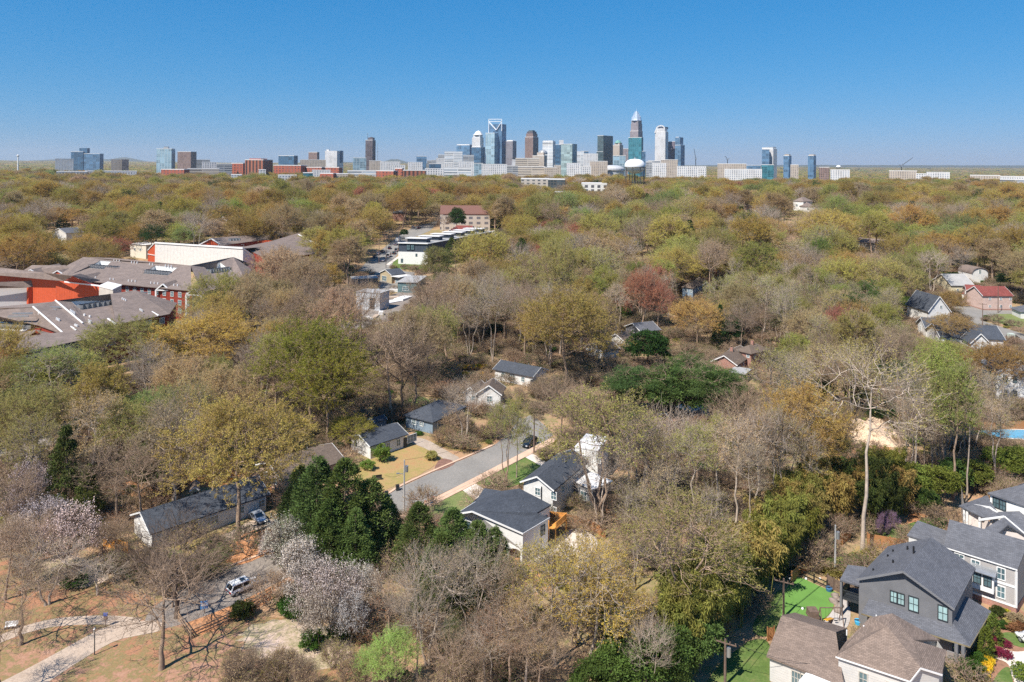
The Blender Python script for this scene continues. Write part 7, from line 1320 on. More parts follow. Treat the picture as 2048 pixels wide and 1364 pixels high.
for a in ((572, 1145, 1048, 80), (615, 1235, 1135, 90), (665, 1270, 1150, 105), (722, 1235, 1145, 80), (598, 1180, 1090, 75), (548, 1130, 1070, 50), (640, 1300, 1195, 75), (700, 1295, 1200, 65)): TB('blossom%d' % (a[0] % 2), *a, 'white')
for a in ((140, 1150, 1035, 110), (60, 1060, 945, 80), (90, 1100, 1010, 90), (30, 1130, 1050, 70)): TB('blossom%d' % (a[0] % 2), *a, 'pink')
for a in ((95, 1210, 1080, 160, 'tan'), (40, 1290, 1140, 170, 'tan'), (20, 1100, 940, 120, 'tan'), (195, 1190, 1120, 110, 'grey'), (230, 1060, 880, 150, 'tan'), (290, 1070, 900, 150, 'tan'), (10, 1200, 1040, 120, 'tan'), (60, 1170, 1030, 120, 'tan'), (230, 1150, 1040, 80, 'tan'), (0, 1400, 1220, 120, 'tan')): TB(BR[a[0] % 4], *a[:4], a[4])
for a in ((855, 1330, 1100, 170), (945, 1320, 1095, 170), (1000, 1310, 1110, 110), (780, 1290, 1140, 110), (835, 1370, 1170, 130)): TB(BR[a[0] % 4], *a, 'tan')
for a in ((975, 1400, 1230, 130, 'rust'), (1020, 1390, 1200, 150, 'rust'), (1080, 1420, 1250, 130, 'tan'), (910, 1440, 1270, 120, 'tan')): TB('bare%d' % (a[0] % 4), *a[:4], a[4])
for a in ((1110, 1330, 1080, 180, 'gold'), (1185, 1345, 1090, 190, 'gold'), (1225, 1340, 1150, 160, 'gold'), (1065, 1290, 1100, 110, 'olive'), (1150, 1290, 1070, 130, 'gold'), (1050, 1385, 1200, 120, 'orange2')): TB(SPR[a[0] % 3], *a[:4], a[4])
TB('sparse1', 1362, 1292, 985, 250, 'olive'); TB('bare3', 1330, 1250, 1030, 130, 'tan'); TB('tall0', 1725, 1112, 690, 270, 'olive'); TB('tall1', 1932, 1002, 730, 110, 'tan'); TB('oval1', 1885, 955, 690, 120, 'lime'); TB('oval2', 1905, 1000, 720, 90, 'green2')
TB('sparse1', 1197, 1050, 775, 235, 'olive'); TB('bare1', 1200, 1060, 900, 130, 'grey'); TB('sparse1', 1012, 972, 800, 80, 'lime2'); TB('sparse0', 1033, 955, 790, 55, 'gold2'); TB('bare1', 930, 890, 765, 105, 'tan')
TB('open0', 805, 842, 660, 130, 'grey'); TB('bare2', 785, 845, 640, 150, 'tan'); TB('bare0', 830, 830, 680, 120, 'tan'); TB('broad3', 830, 780, 625, 150, 'tan2'); TB('broad1', 1135, 775, 582, 205, 'ochre'); TB('broad2', 1100, 745, 610, 130, 'ochre'); TB('broad0', 1160, 730, 600, 110, 'gold2')
TB('broad1', 1285, 665, 546, 90, 'red'); TB('broad2', 1315, 668, 570, 75, 'red'); TB('evergreen0', 1296, 745, 652, 95, 'dark2'); TB('evergreen1', 1460, 705, 625, 55, 'dark'); TB('hemlock0', 1440, 700, 610, 40, 'dark'); TB('broad0', 1395, 700, 600, 120, 'orange3')
for a in ((1265, 840, 728, 110), (1335, 850, 722, 130), (1425, 860, 720, 140), (1380, 820, 700, 100), (1300, 830, 740, 100), (1455, 840, 745, 80), (1230, 820, 745, 70)): TB('pine%d' % (a[0] % 3), *a, 'pinec')
TB('broad3', 1595, 1010, 775, 190, 'rustochre'); TB('oval0', 1640, 1000, 840, 110, 'ochre'); TB('bare0', 1520, 1010, 800, 170, 'tan'); TB('bare1', 1560, 1040, 830, 140, 'tan'); TB('bare2', 1480, 960, 780, 130, 'tan')
TB('bare3', 1330, 1010, 820, 190, 'tan'); TB('bare1', 1285, 1000, 850, 150, 'tan'); TB('bare2', 1400, 1010, 860, 170, 'tan'); TB('open1', 690, 668, 590, 90, 'grey'); TB('broad2', 440, 680, 552, 125, 'olive'); TB('oval1', 872, 600, 492, 60, 'olive'); TB('bare0', 887, 472, 430, 38, 'grey'); TB('broad2', 1004, 470, 402, 62, 'ochre'); TB('oval2', 760, 1010, 985, 24, 'tan')
TB('oval0', 120, 830, 700, 130, 'lime2'); TB('sparse0', 95, 850, 690, 140, 'green2'); TB('broad1', 30, 850, 720, 110, 'olive'); TB('evergreen0', 20, 880, 770, 90, 'dkolive'); TB('evergreen1', 98, 800, 745, 50, 'dark2')
TB('broad2', 1640, 560, 478, 62, 'green'); TB('oval1', 1670, 570, 500, 45, 'lime'); TB('broad0', 1440, 575, 503, 30, 'red'); TB('broad3', 1355, 600, 500, 110, 'gold2'); TB('broad1', 1225, 560, 478, 100, 'gold'); TB('broad2', 1110, 650, 485, 95, 'olive')
TB('oval0', 1425, 590, 480, 60, 'tan'); TB('broad1', 1690, 630, 520, 120, 'lime2'); TB('broad2', 1770, 640, 520, 110, 'olive'); TB('broad0', 1800, 560, 470, 90, 'ochre'); TB('broad3', 1960, 545, 452, 105, 'ochre'); TB('broad1', 2035, 560, 455, 90, 'ochre'); TB('broad2', 1900, 640, 585, 60, 'orange3'); TB('broad0', 1900, 690, 630, 90, 'orange3')
TB('broad3', 1880, 770, 682, 150, 'lime'); TB('broad1', 1985, 800, 690, 130, 'rustochre'); TB('evergreen0', 2020, 590, 530, 50, 'dark'); TB('evergreen1', 913, 470, 412, 40, 'dark'); TB('evergreen0', 808, 478, 456, 20, 'dark'); TB('hemlock1', 318, 475, 404, 52, 'dark'); TB('hemlock0', 1000, 455, 405, 50, 'dkolive')
TB('pine1', 915, 580, 488, 80, 'dkolive'); TB('pine0', 885, 600, 530, 50, 'limeg'); TB('pine2', 1160, 545, 470, 100, 'dark'); TB('broad0', 690, 560, 455, 90, 'gold2'); TB('broad1', 610, 640, 520, 110, 'tan'); TB('broad2', 560, 620, 500, 120, 'tan'); TB('broad3', 300, 560, 470, 0, 'ochre') if False else None
for i, x in enumerate(range(500, 720, 34)): TB(['broad3', 'bare0', 'broad1', 'bare2', 'sparse2'][i % 5], x+(i*13) % 20, 690+(i*29) % 50, 560+(i*37) % 55, 105, ['tan', 'grey', 'tan2', 'tan', 'olive'][i % 5])
for i, x in enumerate(range(850, 1110, 26)): TB(['bare0', 'bare2', 'broad1', 'bare1', 'sparse2', 'bare3'][i % 6], x+(i*17) % 20, 690+(i*31) % 60, 545+(i*37) % 60, 95, ['tan', 'grey', 'tan2', 'tan', 'olive', 'tan'][i % 6])
# bamboo and evergreen thicket on the right diagonal
for i in range(46):
    t = i/45; x = 1358+(1615-1358)*t+rnd.uniform(-30, 14)*(1 if t < .8 else .5); y = 1345-(1345-1095)*t+rnd.uniform(-45, 2); p = G(x, y); plant('bamboo%d' % (i % 3), p, rnd.uniform(8.5, 12), rnd.uniform(2.8, 3.8), rnd.choice(['bamboo', 'bamboo', 'bamb2', 'bamb3']))
for i in range(30): x = rnd.uniform(1560, 1800); y = 1085-(x-1560)*.18+rnd.uniform(-45, 5); plant('bamboo%d' % (i % 3), G(x, y), rnd.uniform(8, 11), rnd.uniform(2.6, 3.6), rnd.choice(['bamb2', 'bamb3', 'dkolive']))
for x, y, h_, r_, tn in ((1225, 1400, 7, 3.2, 'leafd'), (1290, 1395, 8, 4, 'leafd'), (1345, 1380, 8, 3.5, 'leafd'), (1400, 1345, 8, 3.4, 'leafd'), (1375, 1300, 7, 3, 'leafd'), (1240, 1330, 8, 3, 'leafd'), (1180, 1420, 6, 3, 'leafd'), (1830, 1005, 8, 4, 'limeg'), (1880, 1010, 8, 4, 'limeg'), (1950, 985, 7, 3.5, 'limeg'), (2000, 960, 7, 4, 'limeg'), (1800, 1010, 6, 3, 'leafd'), (1740, 1035, 8, 3, 'leafd'), (2040, 965, 8, 4, 'limeg'), (1910, 985, 7, 3.6, 'leafd'), (1855, 1030, 5, 2.5, 'leafd'), (1500, 1180, 8, 3, 'leafd')):
    plant('evergreen%d' % (int(x) % 2), G(x, y), h_, r_, tn)
TB('bare1', 1300, 1420, 1240, 100, 'tan'); TB('broad0', 655, 885, 695, 185, 'limeoak'); TB('evergreen1', 1340, 850, 728, 120, 'pinec'); TB('evergreen0', 1425, 855, 725, 120, 'pinec'); TB('evergreen1', 1268, 830, 735, 90, 'pinec')
for a in ((1255, 1060, 850, 70), (1290, 1040, 830, 80), (1345, 1070, 860, 80), (1385, 1080, 840, 90), (1430, 1060, 820, 80), (1470, 1090, 835, 90), (1515, 1075, 815, 80), (1555, 1060, 800, 80), (1500, 1120, 880, 70), (1615, 1050, 850, 70), (1320, 1150, 930, 80), (1420, 1180, 960, 80), (1270, 1180, 960, 80), (1830, 1000, 790, 70), (1990, 975, 740, 80), (880, 690, 590, 45), (905, 700, 600, 45), (965, 690, 585, 45), (1010, 695, 600, 45), (1040, 700, 590, 45)): TB('slim%d' % (a[0] % 3), *a, ('tan', 'olive', 'lime2')[a[0] % 3])
for i in range(26):
    x = 1640+i*16
    if not (1675 < x < 1800) and x < 1945: TB(rnd.choice(BR+['sparse0', 'sparse2', 'oval1']), x, rnd.uniform(900, 990), rnd.uniform(730, 840), rnd.uniform(70, 130), rnd.choice(['tan', 'tan', 'lime2', 'olive', 'tan2']))
# shrubs by hand
def shrub(x, y, h_, r_, t, kind='shrub0'): plant(kind, G(x, y), h_, r_, t)
for i in range(7): shrub(920+i*9, 738+(i % 2)*2, 1.6, 1.4, 'yellow', 'shrub%d' % (i % 2))
shrub(932, 752, 1.5, 1.3, 'yellow'); shrub(965, 752, 1.3, 1.0, 'yellow', 'shrub1'); shrub(762, 922, 3.6, 2.3, 'green', 'shrub1'); shrub(735, 940, 2.2, 1.6, 'green'); shrub(862, 920, 2.0, 1.6, 'olive', 'shrub1'); shrub(460, 815, 2, 2.2, 'gold', 'shrub0')
for x, y, h_, r_, t in ((2004, 1312, 1.1, 1.2, 'magenta'), (1985, 1284, .9, .9, 'magenta'), (2008, 1290, .9, 1.0, 'magenta'), (1966, 1320, 1.5, 1.1, 'leaf'), (1957, 1332, 1.6, 1.1, 'leaf'), (1944, 1358, 2.3, 1.7, 'leaf'), (1977, 1330, 1.1, .85, 'yellow'), (1973, 1342, 1.2, .9, 'yellow'), (1966, 1352, 1.1, .9, 'yellow'), (1962, 1364, 1.3, 1.0, 'yellow'), (2002, 1254, 1.0, 1.0, 'leaf'), (1995, 1231, 1.2, 1.3, 'dkolive'), (2028, 1260, 1.2, 1.4, 'rust'), (2045, 1262, 1.2, 1.2, 'rust'), (2010, 1230, .9, .8, 'yellow2'), (2030, 1248, 1.8, 1.3, 'tan'), (1975, 1245, 1.2, 1.2, 'olive'), (2024, 1252, 1.0, 1.1, 'olive'), (2046, 1358, 1.8, 1.6, 'limeg')): shrub(x, y, h_, r_, t, 'shrub%d' % (x % 2))
shrub(1972, 1318, 4.2, 1.0, 'limeg', 'column_shrub0'); shrub(1987, 1290, 4.2, 1.0, 'limeg', 'column_shrub0')
TB('blossom0', 1778, 1068, 1030, 38, 'purple'); TB('blossom1', 1763, 1072, 1045, 24, 'purple')
for x, y in ((1690, 1140), (1715, 1128), (1740, 1120), (1665, 1150), (1700, 1155)): shrub(x, y, 1.6, 2.0, 'olive', 'shrub1')
TB('hemlock0', 1225, 790, 735, 0, 'dark') if False else None
for a in ((785, 1400, 1268, 110, 'pale'), (745, 1390, 1300, 80, 'pale'), (905, 1330, 1240, 50, 'green2')): TB('broad%d' % (a[0] % 4), *a[:4], a[4])
for i in range(38):
    x = rnd.uniform(440, 1080); y = rnd.uniform(1335, 1410)
    if i > 24: x = rnd.uniform(0, 260); y = rnd.uniform(1050, 1180)
    plant('twiggy0', G(x, y), rnd.uniform(2.5, 4.5), rnd.uniform(1.6, 2.6), rnd.choice(['tan', 'olive', 'tan2']))
for x, y in ((262, 1150), (276, 1160), (250, 1140), (580, 1225), (570, 1210), (590, 1235), (625, 1295), (680, 1275), (150, 1175)): shrub(x, y, 2.2, 1.9, 'leaf', 'shrub%d' % (x % 2))
# ------------------------------------------------ filler wood
TN.update({'lime2': (.31, .30, .08), 'gold2': (.36, .30, .075), 'green2': (.22, .26, .08), 'cyp': (.085, .12, .035), 'tan2': (.36, .27, .14), 'orange2': (.38, .25, .11), 'orange3': (.38, .25, .09), 'pinec': (.065, .10, .03), 'dark2': (.035, .07, .02), 'rustochre': (.37, .24, .07), 'bamb2': (.21, .21, .05), 'bamb3': (.30, .22, .07), 'leafd': (.075, .115, .03), 'limeg': (.15, .18, .035), 'yellow2': (.5, .45, .05), 'yellow': (.60, .42, .03), 'magenta': (.25, .04, .07)})
for k_, b_ in (('lime2', 'lime'), ('gold2', 'ochre'), ('green2', 'green'), ('cyp', 'dark'), ('tan2', 'tan'), ('orange2', 'orange'), ('orange3', 'orange'), ('pinec', 'dark'), ('dark2', 'dark'), ('rustochre', 'rust'), ('bamb2', 'leaf'), ('bamb3', 'ochre'), ('leafd', 'leaf'), ('limeg', 'lime'), ('yellow2', 'yellow')): WORD[k_] = WORD[b_]
WORD['bamb3'] = 'straw coloured'; WORD['bamb2'] = 'green'
VIS = [[(196, 1078), (262, 1088), (262, 1120), (196, 1112)], [(485, 1012), (550, 1012), (550, 1060), (485, 1060)], [(690, 955), (745, 1060), (800, 1045), (905, 990), (1105, 885), (1060, 845), (1000, 880), (920, 905), (860, 880), (800, 885)], [(0, 1235), (250, 1205), (420, 1240), (470, 1290), (440, 1364), (0, 1364)], [(450, 1250), (600, 1235), (720, 1265), (720, 1330), (480, 1320)], [(285, 1245), (420, 1130), (560, 1080), (590, 1160), (385, 1280)],
 [(1545, 1290), (1555, 1180), (1600, 1148), (1690, 1180), (1705, 1255), (1600, 1270)], [(1430, 1364), (1490, 1285), (1545, 1275), (1540, 1364)], [(1750, 1085), (1800, 1035), (1900, 1025), (1890, 1065), (1820, 1100)], [(1650, 1175), (1680, 1110), (1730, 1090), (1830, 1100), (1700, 1165)], [(640, 690), (650, 635), (700, 600), (830, 555), (835, 600), (760, 660), (700, 695)], [(735, 560), (742, 510), (800, 462), (870, 438), (870, 460), (800, 520), (835, 540), (830, 575)],
 [(1905, 605), (2048, 605), (2048, 695), (1960, 660)], [(1665, 915), (1690, 860), (1760, 848), (1795, 885), (1760, 920)], [(1050, 1120), (1120, 1045), (1200, 1065), (1180, 1130)], [(1360, 725), (1390, 690), (1425, 690), (1420, 730)], [(1945, 880), (1960, 855), (2048, 855), (2048, 880)], [(1340, 640), (1340, 600), (1400, 590), (1400, 615)], [(1930, 1364), (1965, 1225), (2048, 1225), (2048, 1364)], [(915, 735), (990, 730), (990, 755), (915, 760)], [(400, 1090), (380, 1100), (480, 1040), (560, 1030), (555, 1090), (440, 1120)]]
VIS += [[(400, 470), (490, 461), (600, 462), (650, 478), (640, 495), (600, 525), (530, 540), (505, 520), (480, 500)], [(0, 530), (60, 525), (170, 512), (300, 482), (490, 495), (515, 520), (490, 560), (340, 600), (350, 630), (250, 660), (190, 670), (0, 690)]]
CLR.append([tuple(G(x, y).xy) for x, y in ((-80, 800), (200, 770), (340, 720), (440, 640), (505, 610), (530, 560), (600, 530), (560, 520), (500, 520), (300, 545), (0, 600), (-80, 620))])
VIS += [[(a, b), (c_, b), (c_, d), (a, d)] for a, b, c_, d, Y in KO]; VY = [None]*(len(VIS)-len(KO)-2)+[385, 345]+[k[4] for k in KO]
for q in ([(735, 1078), (762, 978), (860, 938), (990, 882), (1030, 838), (1112, 858), (1118, 888), (950, 975), (860, 1018), (800, 1052)], [(470, 1012), (560, 1008), (580, 1070), (465, 1095)], [(195, 1075), (265, 1085), (268, 1130), (195, 1118)], [(1540, 1255), (1700, 1170), (1730, 1290), (1560, 1310)], [(1400, 1400), (1510, 1270), (1560, 1270), (1560, 1420)], [(1930, 1400), (1965, 1200), (2090, 1200), (2100, 1420)]): CLR.append([tuple(G(*p).xy) for p in q])
_gp = np.arange(335, 1500, 5); _gy = np.array([G(1024, float(p)).y for p in _gp])
def inpoly(P, x, y):
    x = np.asarray(x); y = np.asarray(y); r = np.zeros(x.shape, bool); n = len(P)
    for i in range(n):
        x0, y0 = P[i][0], P[i][1]; x1, y1 = P[(i+1) % n][0], P[(i+1) % n][1]
        if y0 == y1: continue
        r ^= ((y0 > y) != (y1 > y)) & (x < (x1-x0)*(y-y0)/(y1-y0)+x0)
    return r
rg = np.random.default_rng(11)
def grid(y0, y1, sp, m_=.74):
    X, Yv = [], []; y = y0
    while y < y1:
        n = int(2*y*m_/sp)+3; x = (np.arange(n)-n/2)*sp; X.append(x); Yv.append(np.full(n, y)); y += sp*.87
    X = np.concatenate(X); Yv = np.concatenate(Yv); return X+rg.normal(size=len(X))*sp*.25, Yv+rg.normal(size=len(Yv))*sp*.25
def filt(X, Y, Rr, Hh, near):
    ok = (Y > 86); Z = gz(X, Y)
    for P in CLR:
        xs_ = [p[0] for p in P]; ys_ = [p[1] for p in P]; bb_ = ok & (X > min(xs_)) & (X < max(xs_)) & (Y > min(ys_)) & (Y < max(ys_)); i = np.where(bb_)[0]
        if len(i): ok[i[inpoly(P, X[i], Y[i])]] = False
    for dx, dz in ((0, 1), (-.8, .75), (.8, .75), (0, .5), (-.9, .5), (.9, .5), (0, .15)):
        px, py = proj(X+dx*Rr, Y, Z+dz*Hh)
        for P, vy in zip(VIS, VY):
            i = np.where(ok)[0]
            c_ = inpoly(P, px[i], py[i])
            if vy is None:
                gy = np.interp(py[i], _gp, _gy); c_ &= Y[i] < gy+2
            else: c_ &= Y[i] < vy+1
            ok[i[c_]] = False
    if near:
        for t in list(TREES):
            d2 = (X-t[1].x)**2+(Y-t[1].y)**2; ok &= d2 > (.62*(Rr+t[3]))**2
    return ok
def choose(px, py, Y):
    u = rg.uniform(); z = rg.uniform()
    def pk(L_): 
        s = sum(w_ for w_, *_ in L_); a = u*s
        for w_, k, t in L_:
            a -= w_
            if a <= 0: return rnd.choice(k), rnd.choice(t)
        return rnd.choice(L_[-1][1]), rnd.choice(L_[-1][2])
    O = B4+['oval0', 'oval2']
    if Y < 330:
        if px < 640 and py > 830: return pk([(.38, BR, ['tan', 'grey', 'tan']), (.25, SPR, ['tan', 'olive', 'tan2']), (.25, O, ['ochre', 'olive']), (.07, ['evergreen0', 'evergreen1'], ['dkolive'])])
        if py > 1120: return pk([(.5, BR, ['tan', 'tan2']), (.25, SPR, ['gold', 'olive', 'tan']), (.12, ['evergreen0', 'evergreen1'], ['leafd'])])
        if px > 1180: return pk([(.22, BR, ['tan', 'grey', 'tan2']), (.20, ['slim0', 'slim1', 'slim2'], ['tan', 'olive', 'lime2']), (.26, SPR, ['olive', 'lime2', 'tan2']), (.12, ['oval0', 'oval1', 'oval2'], ['lime2', 'lime', 'olive']), (.07, B4, ['ochre', 'tan2', 'orange3']), (.12, ['evergreen0', 'evergreen1', 'pine0'], ['leafd', 'dkolive', 'dark2']), (.02, B4, ['red'])])
        if px > 640: return pk([(.5, BR, ['tan', 'grey']), (.2, SPR, ['tan', 'olive', 'lime2']), (.2, O, ['ochre', 'tan', 'olive']), (.06, ['pine1', 'evergreen0'], ['dkolive', 'dark2'])])
        return pk([(.3, BR, ['tan', 'grey']), (.45, O, ['ochre', 'olive', 'tan2']), (.1, ['evergreen0'], ['dkolive'])])
    if Y < 640 and px > 1080: return pk([(.20, BR, ['tan', 'grey']), (.16, SPR, ['olive', 'lime2', 'tan']), (.34, O, ['olive', 'lime2', 'ochre', 'tan2']), (.12, O, ['ochre', 'gold2', 'rustochre']), (.07, ['pine0', 'pine2', 'evergreen0', 'hemlock0'], ['dark', 'dkolive']), (.07, B4, ['lime', 'green2']), (.012, B4, ['red'])])
    return pk([(.50, O, ['ochre', 'ochre', 'gold2', 'rustochre']), (.20, O, ['olive', 'lime2', 'tan2']), (.15, BR, ['tan', 'grey']), (.07, O, ['tan', 'tan2']), (.06, O, ['lime', 'green2']), (.05, ['pine0', 'pine1', 'hemlock1', 'evergreen0'], ['dark', 'dkolive']), (.012, O, ['orange', 'red']), (.003, ['blossom0'], ['pink'])])
KH = {'slim': (18, 25, 3.2, 4.6), 'broad': (15, 21, 6.5, 9.5), 'oval': (17, 23, 4.5, 6.5), 'sparse': (15, 21, 5, 7.5), 'bare': (14, 21, 4.5, 7), 'pine': (16, 21, 5, 7), 'hemlock': (14, 20, 3.5, 5), 'evergreen': (7, 12, 3.2, 5), 'blossom': (6, 8, 4, 5)}
def kb(k): return k.rstrip('0123456789')
CAND = []
for y0, y1, sp in ((88, 330, 10.0), (330, 700, 17.0), (700, 1500, 21.0)):
    X, Y = grid(y0, y1, sp, .74); px, py = proj(X, Y, gz(X, Y)+12); K, T, Hh, Rr = [], [], [], []
    for i in range(len(X)):
        k, t = choose(px[i], py[i], Y[i]); a = KH[kb(k)]; s = rg.uniform(); K.append(k); T.append(t); Hh.append(a[0]+(a[1]-a[0])*s); Rr.append(a[2]+(a[3]-a[2])*s)
    Rr = np.array(Rr); Hh = np.array(Hh)*(1 if y0 < 330 else (rg.uniform(.8, 1.5, len(Hh)) if y0 < 700 else rg.uniform(.72, 1.18, len(Hh)))); Rr = Rr*(1 if y0 < 330 else rg.uniform(1.3, 1.95, len(Rr))); ok = filt(X, Y, Rr, Hh, y0 < 330) & (px > -60) & (px < 2110)
    # keep spacing by size
    ok &= ~((px < 640) & (py > 830) & (rg.uniform(size=len(X)) < .45)) & ~((px > 1180) & (px < 1700) & (py > 750) & (rg.uniform(size=len(X)) < .2))
    for i in np.where(ok)[0]: CAND.append([K[i], Vector((X[i], Y[i], float(gz(X[i], Y[i])))), float(Hh[i]), float(Rr[i]), T[i], rnd.uniform(0, 6.28), False])
NAME = {'slim': 'slender_tree', 'broad': 'budding_tree', 'oval': 'budding_tree', 'sparse': 'leafing_tree', 'bare': 'bare_tree', 'open': 'bare_tree', 'tall': 'bare_tree', 'blossom': 'flowering_tree', 'cypress': 'cypress_tree', 'hemlock': 'conifer_tree', 'pine': 'pine_tree', 'evergreen': 'evergreen_tree', 'bamboo': 'bamboo_clump', 'shrub': 'shrub', 'column_shrub': 'columnar_shrub', 'twiggy': 'twiggy_shrub'}
CAT = {'bamboo_clump': 'bamboo', 'shrub': 'shrub', 'columnar_shrub': 'shrub', 'twiggy_shrub': 'shrub'}
cnt = {}; STUFF = []
for t in TREES: cnt[NAME[kb(t[0])]] = cnt.get(NAME[kb(t[0])], 0)+1
CAND.sort(key=lambda t: -t[3]/t[1].y)
LIM = {'slender_tree': 150, 'budding_tree': 295, 'bare_tree': 290, 'leafing_tree': 200, 'pine_tree': 60, 'conifer_tree': 60, 'evergreen_tree': 100, 'flowering_tree': 60}
for t in CAND:
    n = NAME[kb(t[0])]; p = t[1]; px, py = proj(p.x, p.y, p.z+t[2])
    if cnt.get(n, 0) < LIM[n] and -40 < px < 2088: cnt[n] = cnt.get(n, 0)+1; TREES.append(t)
    else: STUFF.append(t)
# landmarks for the labels
LM = [('the white ranch house', 420, 1040), ('the orange clay bank', 480, 1220), ('the cypress clump', 690, 1120), ('the arcade house', 1000, 1080), ('the white bungalow', 775, 900), ('the blue grey house', 850, 850), ('the mossy roofed house', 985, 800), ('the forsythia hedge', 950, 745), ('the annex with flat roof', 1180, 985), ('the white block', 1185, 940), ('the putting green', 1610, 1210), ('the bottom lawn', 1480, 1340),
 ('the dark grey house', 1800, 1220), ('the light grey house', 1930, 1120), ('the white gabled edge house', 2000, 1050), ('the tall pale trunk', 1725, 1110), ('the sand heap', 1742, 870), ('the swimming pool', 1990, 870), ('the brown shed', 1335, 845), ('the brick gable house', 1460, 735), ('the red maple', 1285, 665), ('the pale blue house', 1385, 600), ('the pink house', 1990, 610), ('the charcoal side street houses', 1920, 690), ('the tall edge house', 2020, 800),
 ('the work yard', 730, 640), ('the townhouses', 830, 520), ('the brick church like house', 900, 475), ('the plywood roof', 955, 500), ('the long tan apartments', 930, 452), ('the white clad block', 400, 540), ('the long taupe block', 280, 590), ('the red front block', 150, 680), ('the navy block', 110, 780), ('the left street', 60, 880), ('the big lime oak', 620, 872), ('the meadow path', 200, 1260), ('the petal ground', 600, 1290), ('the bottom edge scrub', 800, 1364), ('the rusty bare trees', 1010, 1380), ('the bare scrub hollow', 1330, 1010), ('the bamboo belt', 1540, 1180), ('the street bend', 1060, 870), ('the small brown roofed house', 1185, 720), ('the grey hidden house', 1265, 670), ('the tiny white shed', 1550, 545), ('the grey tree bound house', 1610, 545), ('the long grey roof gap', 1740, 510), ('the barrel roofed house', 1960, 560), ('the leftmost orange block', 60, 620), ('the lone dark conifer', 318, 475), ('the green lawn corner', 1800, 1060), ('the rusty ochre tree', 1595, 1000), ('the white gable yard', 1000, 560), ('the pale far house', 115, 490), ('the far tan roofed house', 1618, 425), ('the water tower', 1270, 375), ('the meadow bushes', 60, 1180), ('the dry hollow', 1480, 860), ('the brown vines', 960, 660), ('the tan thicket', 600, 650)]
LW = [(n, G(x, y)) for n, x, y in LM]; ORD = ['nearest in', 'second', 'third', 'fourth', 'fifth', 'sixth', 'seventh', 'eighth', 'ninth', 'tenth', 'eleventh', 'twelfth', 'thirteenth', 'fourteenth', 'fifteenth', 'sixteenth', 'seventeenth', 'eighteenth', 'nineteenth', 'twentieth']
ORD[0] = 'first'
for k in range(21, 60): ORD.append(['twenty', 'thirty', 'forty', 'fifty'][k//10-2]+(['', '-first', '-second', '-third', '-fourth', '-fifth', '-sixth', '-seventh', '-eighth', '-ninth'][k % 10] or '-tieth'))
KW = {'slim': 'slender pale trunked tree', 'broad': 'broad crowned tree', 'oval': 'tall oval tree', 'sparse': 'thin leafed tree', 'bare': 'twiggy bare tree', 'open': 'dark leafless tree with open limbs', 'tall': 'very tall bare tree on a pale trunk', 'blossom': 'low spreading tree', 'cypress': 'dense conical cypress', 'hemlock': 'drooping conifer', 'pine': 'pine', 'evergreen': 'rounded evergreen tree', 'bamboo': 'arching bamboo clump', 'shrub': 'round shrub', 'column_shrub': 'narrow columnar shrub', 'twiggy': 'twiggy bush'}
rank = {}
for t in TREES:
    p = t[1]; best = min(LW, key=lambda l: (l[1]-p).length/(1+.0*l[1].y)); t.append((best[0], (best[1]-p).length, 'behind it' if p.y > best[1].y+6 else ('in front of it' if p.y < best[1].y-6 else 'beside it')))
    rank.setdefault((t[0].rstrip('0123456789'), WORD[t[4]], best[0], t[-1][2]), []).append(t)
for key, lst in rank.items():
    lst.sort(key=lambda t: t[-1][1])
    for i, t in enumerate(lst):
        k, wd, ln, rel = key
        if kb(t[0]) in ('bare', 'open', 'tall'): wd = {'tan': 'tan twigged', 'grey': 'grey', 'rust': 'rusty', 'olive': 'faintly budding'}.get(t[4], wd.replace(' budding', ' tinged'))
        s = ('%s %s counting out from %s, %s' if len(lst) > 1 else '%s%s near %s, %s') % ((ORD[i]+' '+wd, KW[k], ln, rel) if len(lst) > 1 else (wd+' ', KW[k], ln, rel))
        t[-1] = ' '.join(s.split())
seen = {}
for t in TREES:
    k = t[-1]; seen[k] = seen.get(k, 0)+1
    if seen[k] > 1: t[-1] = k.replace('counting', ['', '', 'slightly paler, counting', 'slightly darker, counting', 'slightly leaner, counting', 'slightly wider, counting'][min(seen[k], 5)]) if 'counting' in k else 'smaller '+k
    w_ = t[-1].split()
    while len(w_) > 16:
        for d in ('with', 'out', 'very', 'open', 'limbs', 'counting'):
            if d in w_ and len(w_) > 16: w_.remove(d)
        if len(w_) > 16: w_ = w_[:16]
    t[-1] = ' '.join(w_)
def tinted(t):
    c_ = TN[t]; j = rnd.uniform(.74, 1.24); return (c_[0]*j*rnd.uniform(.93, 1.07), c_[1]*j, c_[2]*j*rnd.uniform(.9, 1.1), 1)
for t in TREES:
    k, p, h_, r_, tn, rz, _, lab = t; tm, cm, H0, R0 = PRO[k]; n = NAME[kb(k)]
    r = bpy.data.objects.new(n, None); COL.objects.link(r); r.location = p; r.rotation_euler = (0, 0, rz); tag(r, lab, CAT.get(n, 'tree'), {'bamboo_clump': 'bamboo belt', 'shrub': 'garden shrubs', 'twiggy_shrub': 'twiggy scrub', 'columnar_shrub': 'columnar shrubs'}.get(n, 'trees of the wooded neighbourhood')); s = (r_/R0, r_/R0, h_/H0)
    o = link('trunk' if kb(k) not in ('bamboo', 'shrub', 'twiggy') else ('culms' if kb(k) == 'bamboo' else 'stems'), tm, r); o.scale = s
    if cm: o = link('crown' if kb(k) not in ('bamboo', 'shrub') else 'leaves', cm, r); o.scale = s; o.color = tinted(tn)
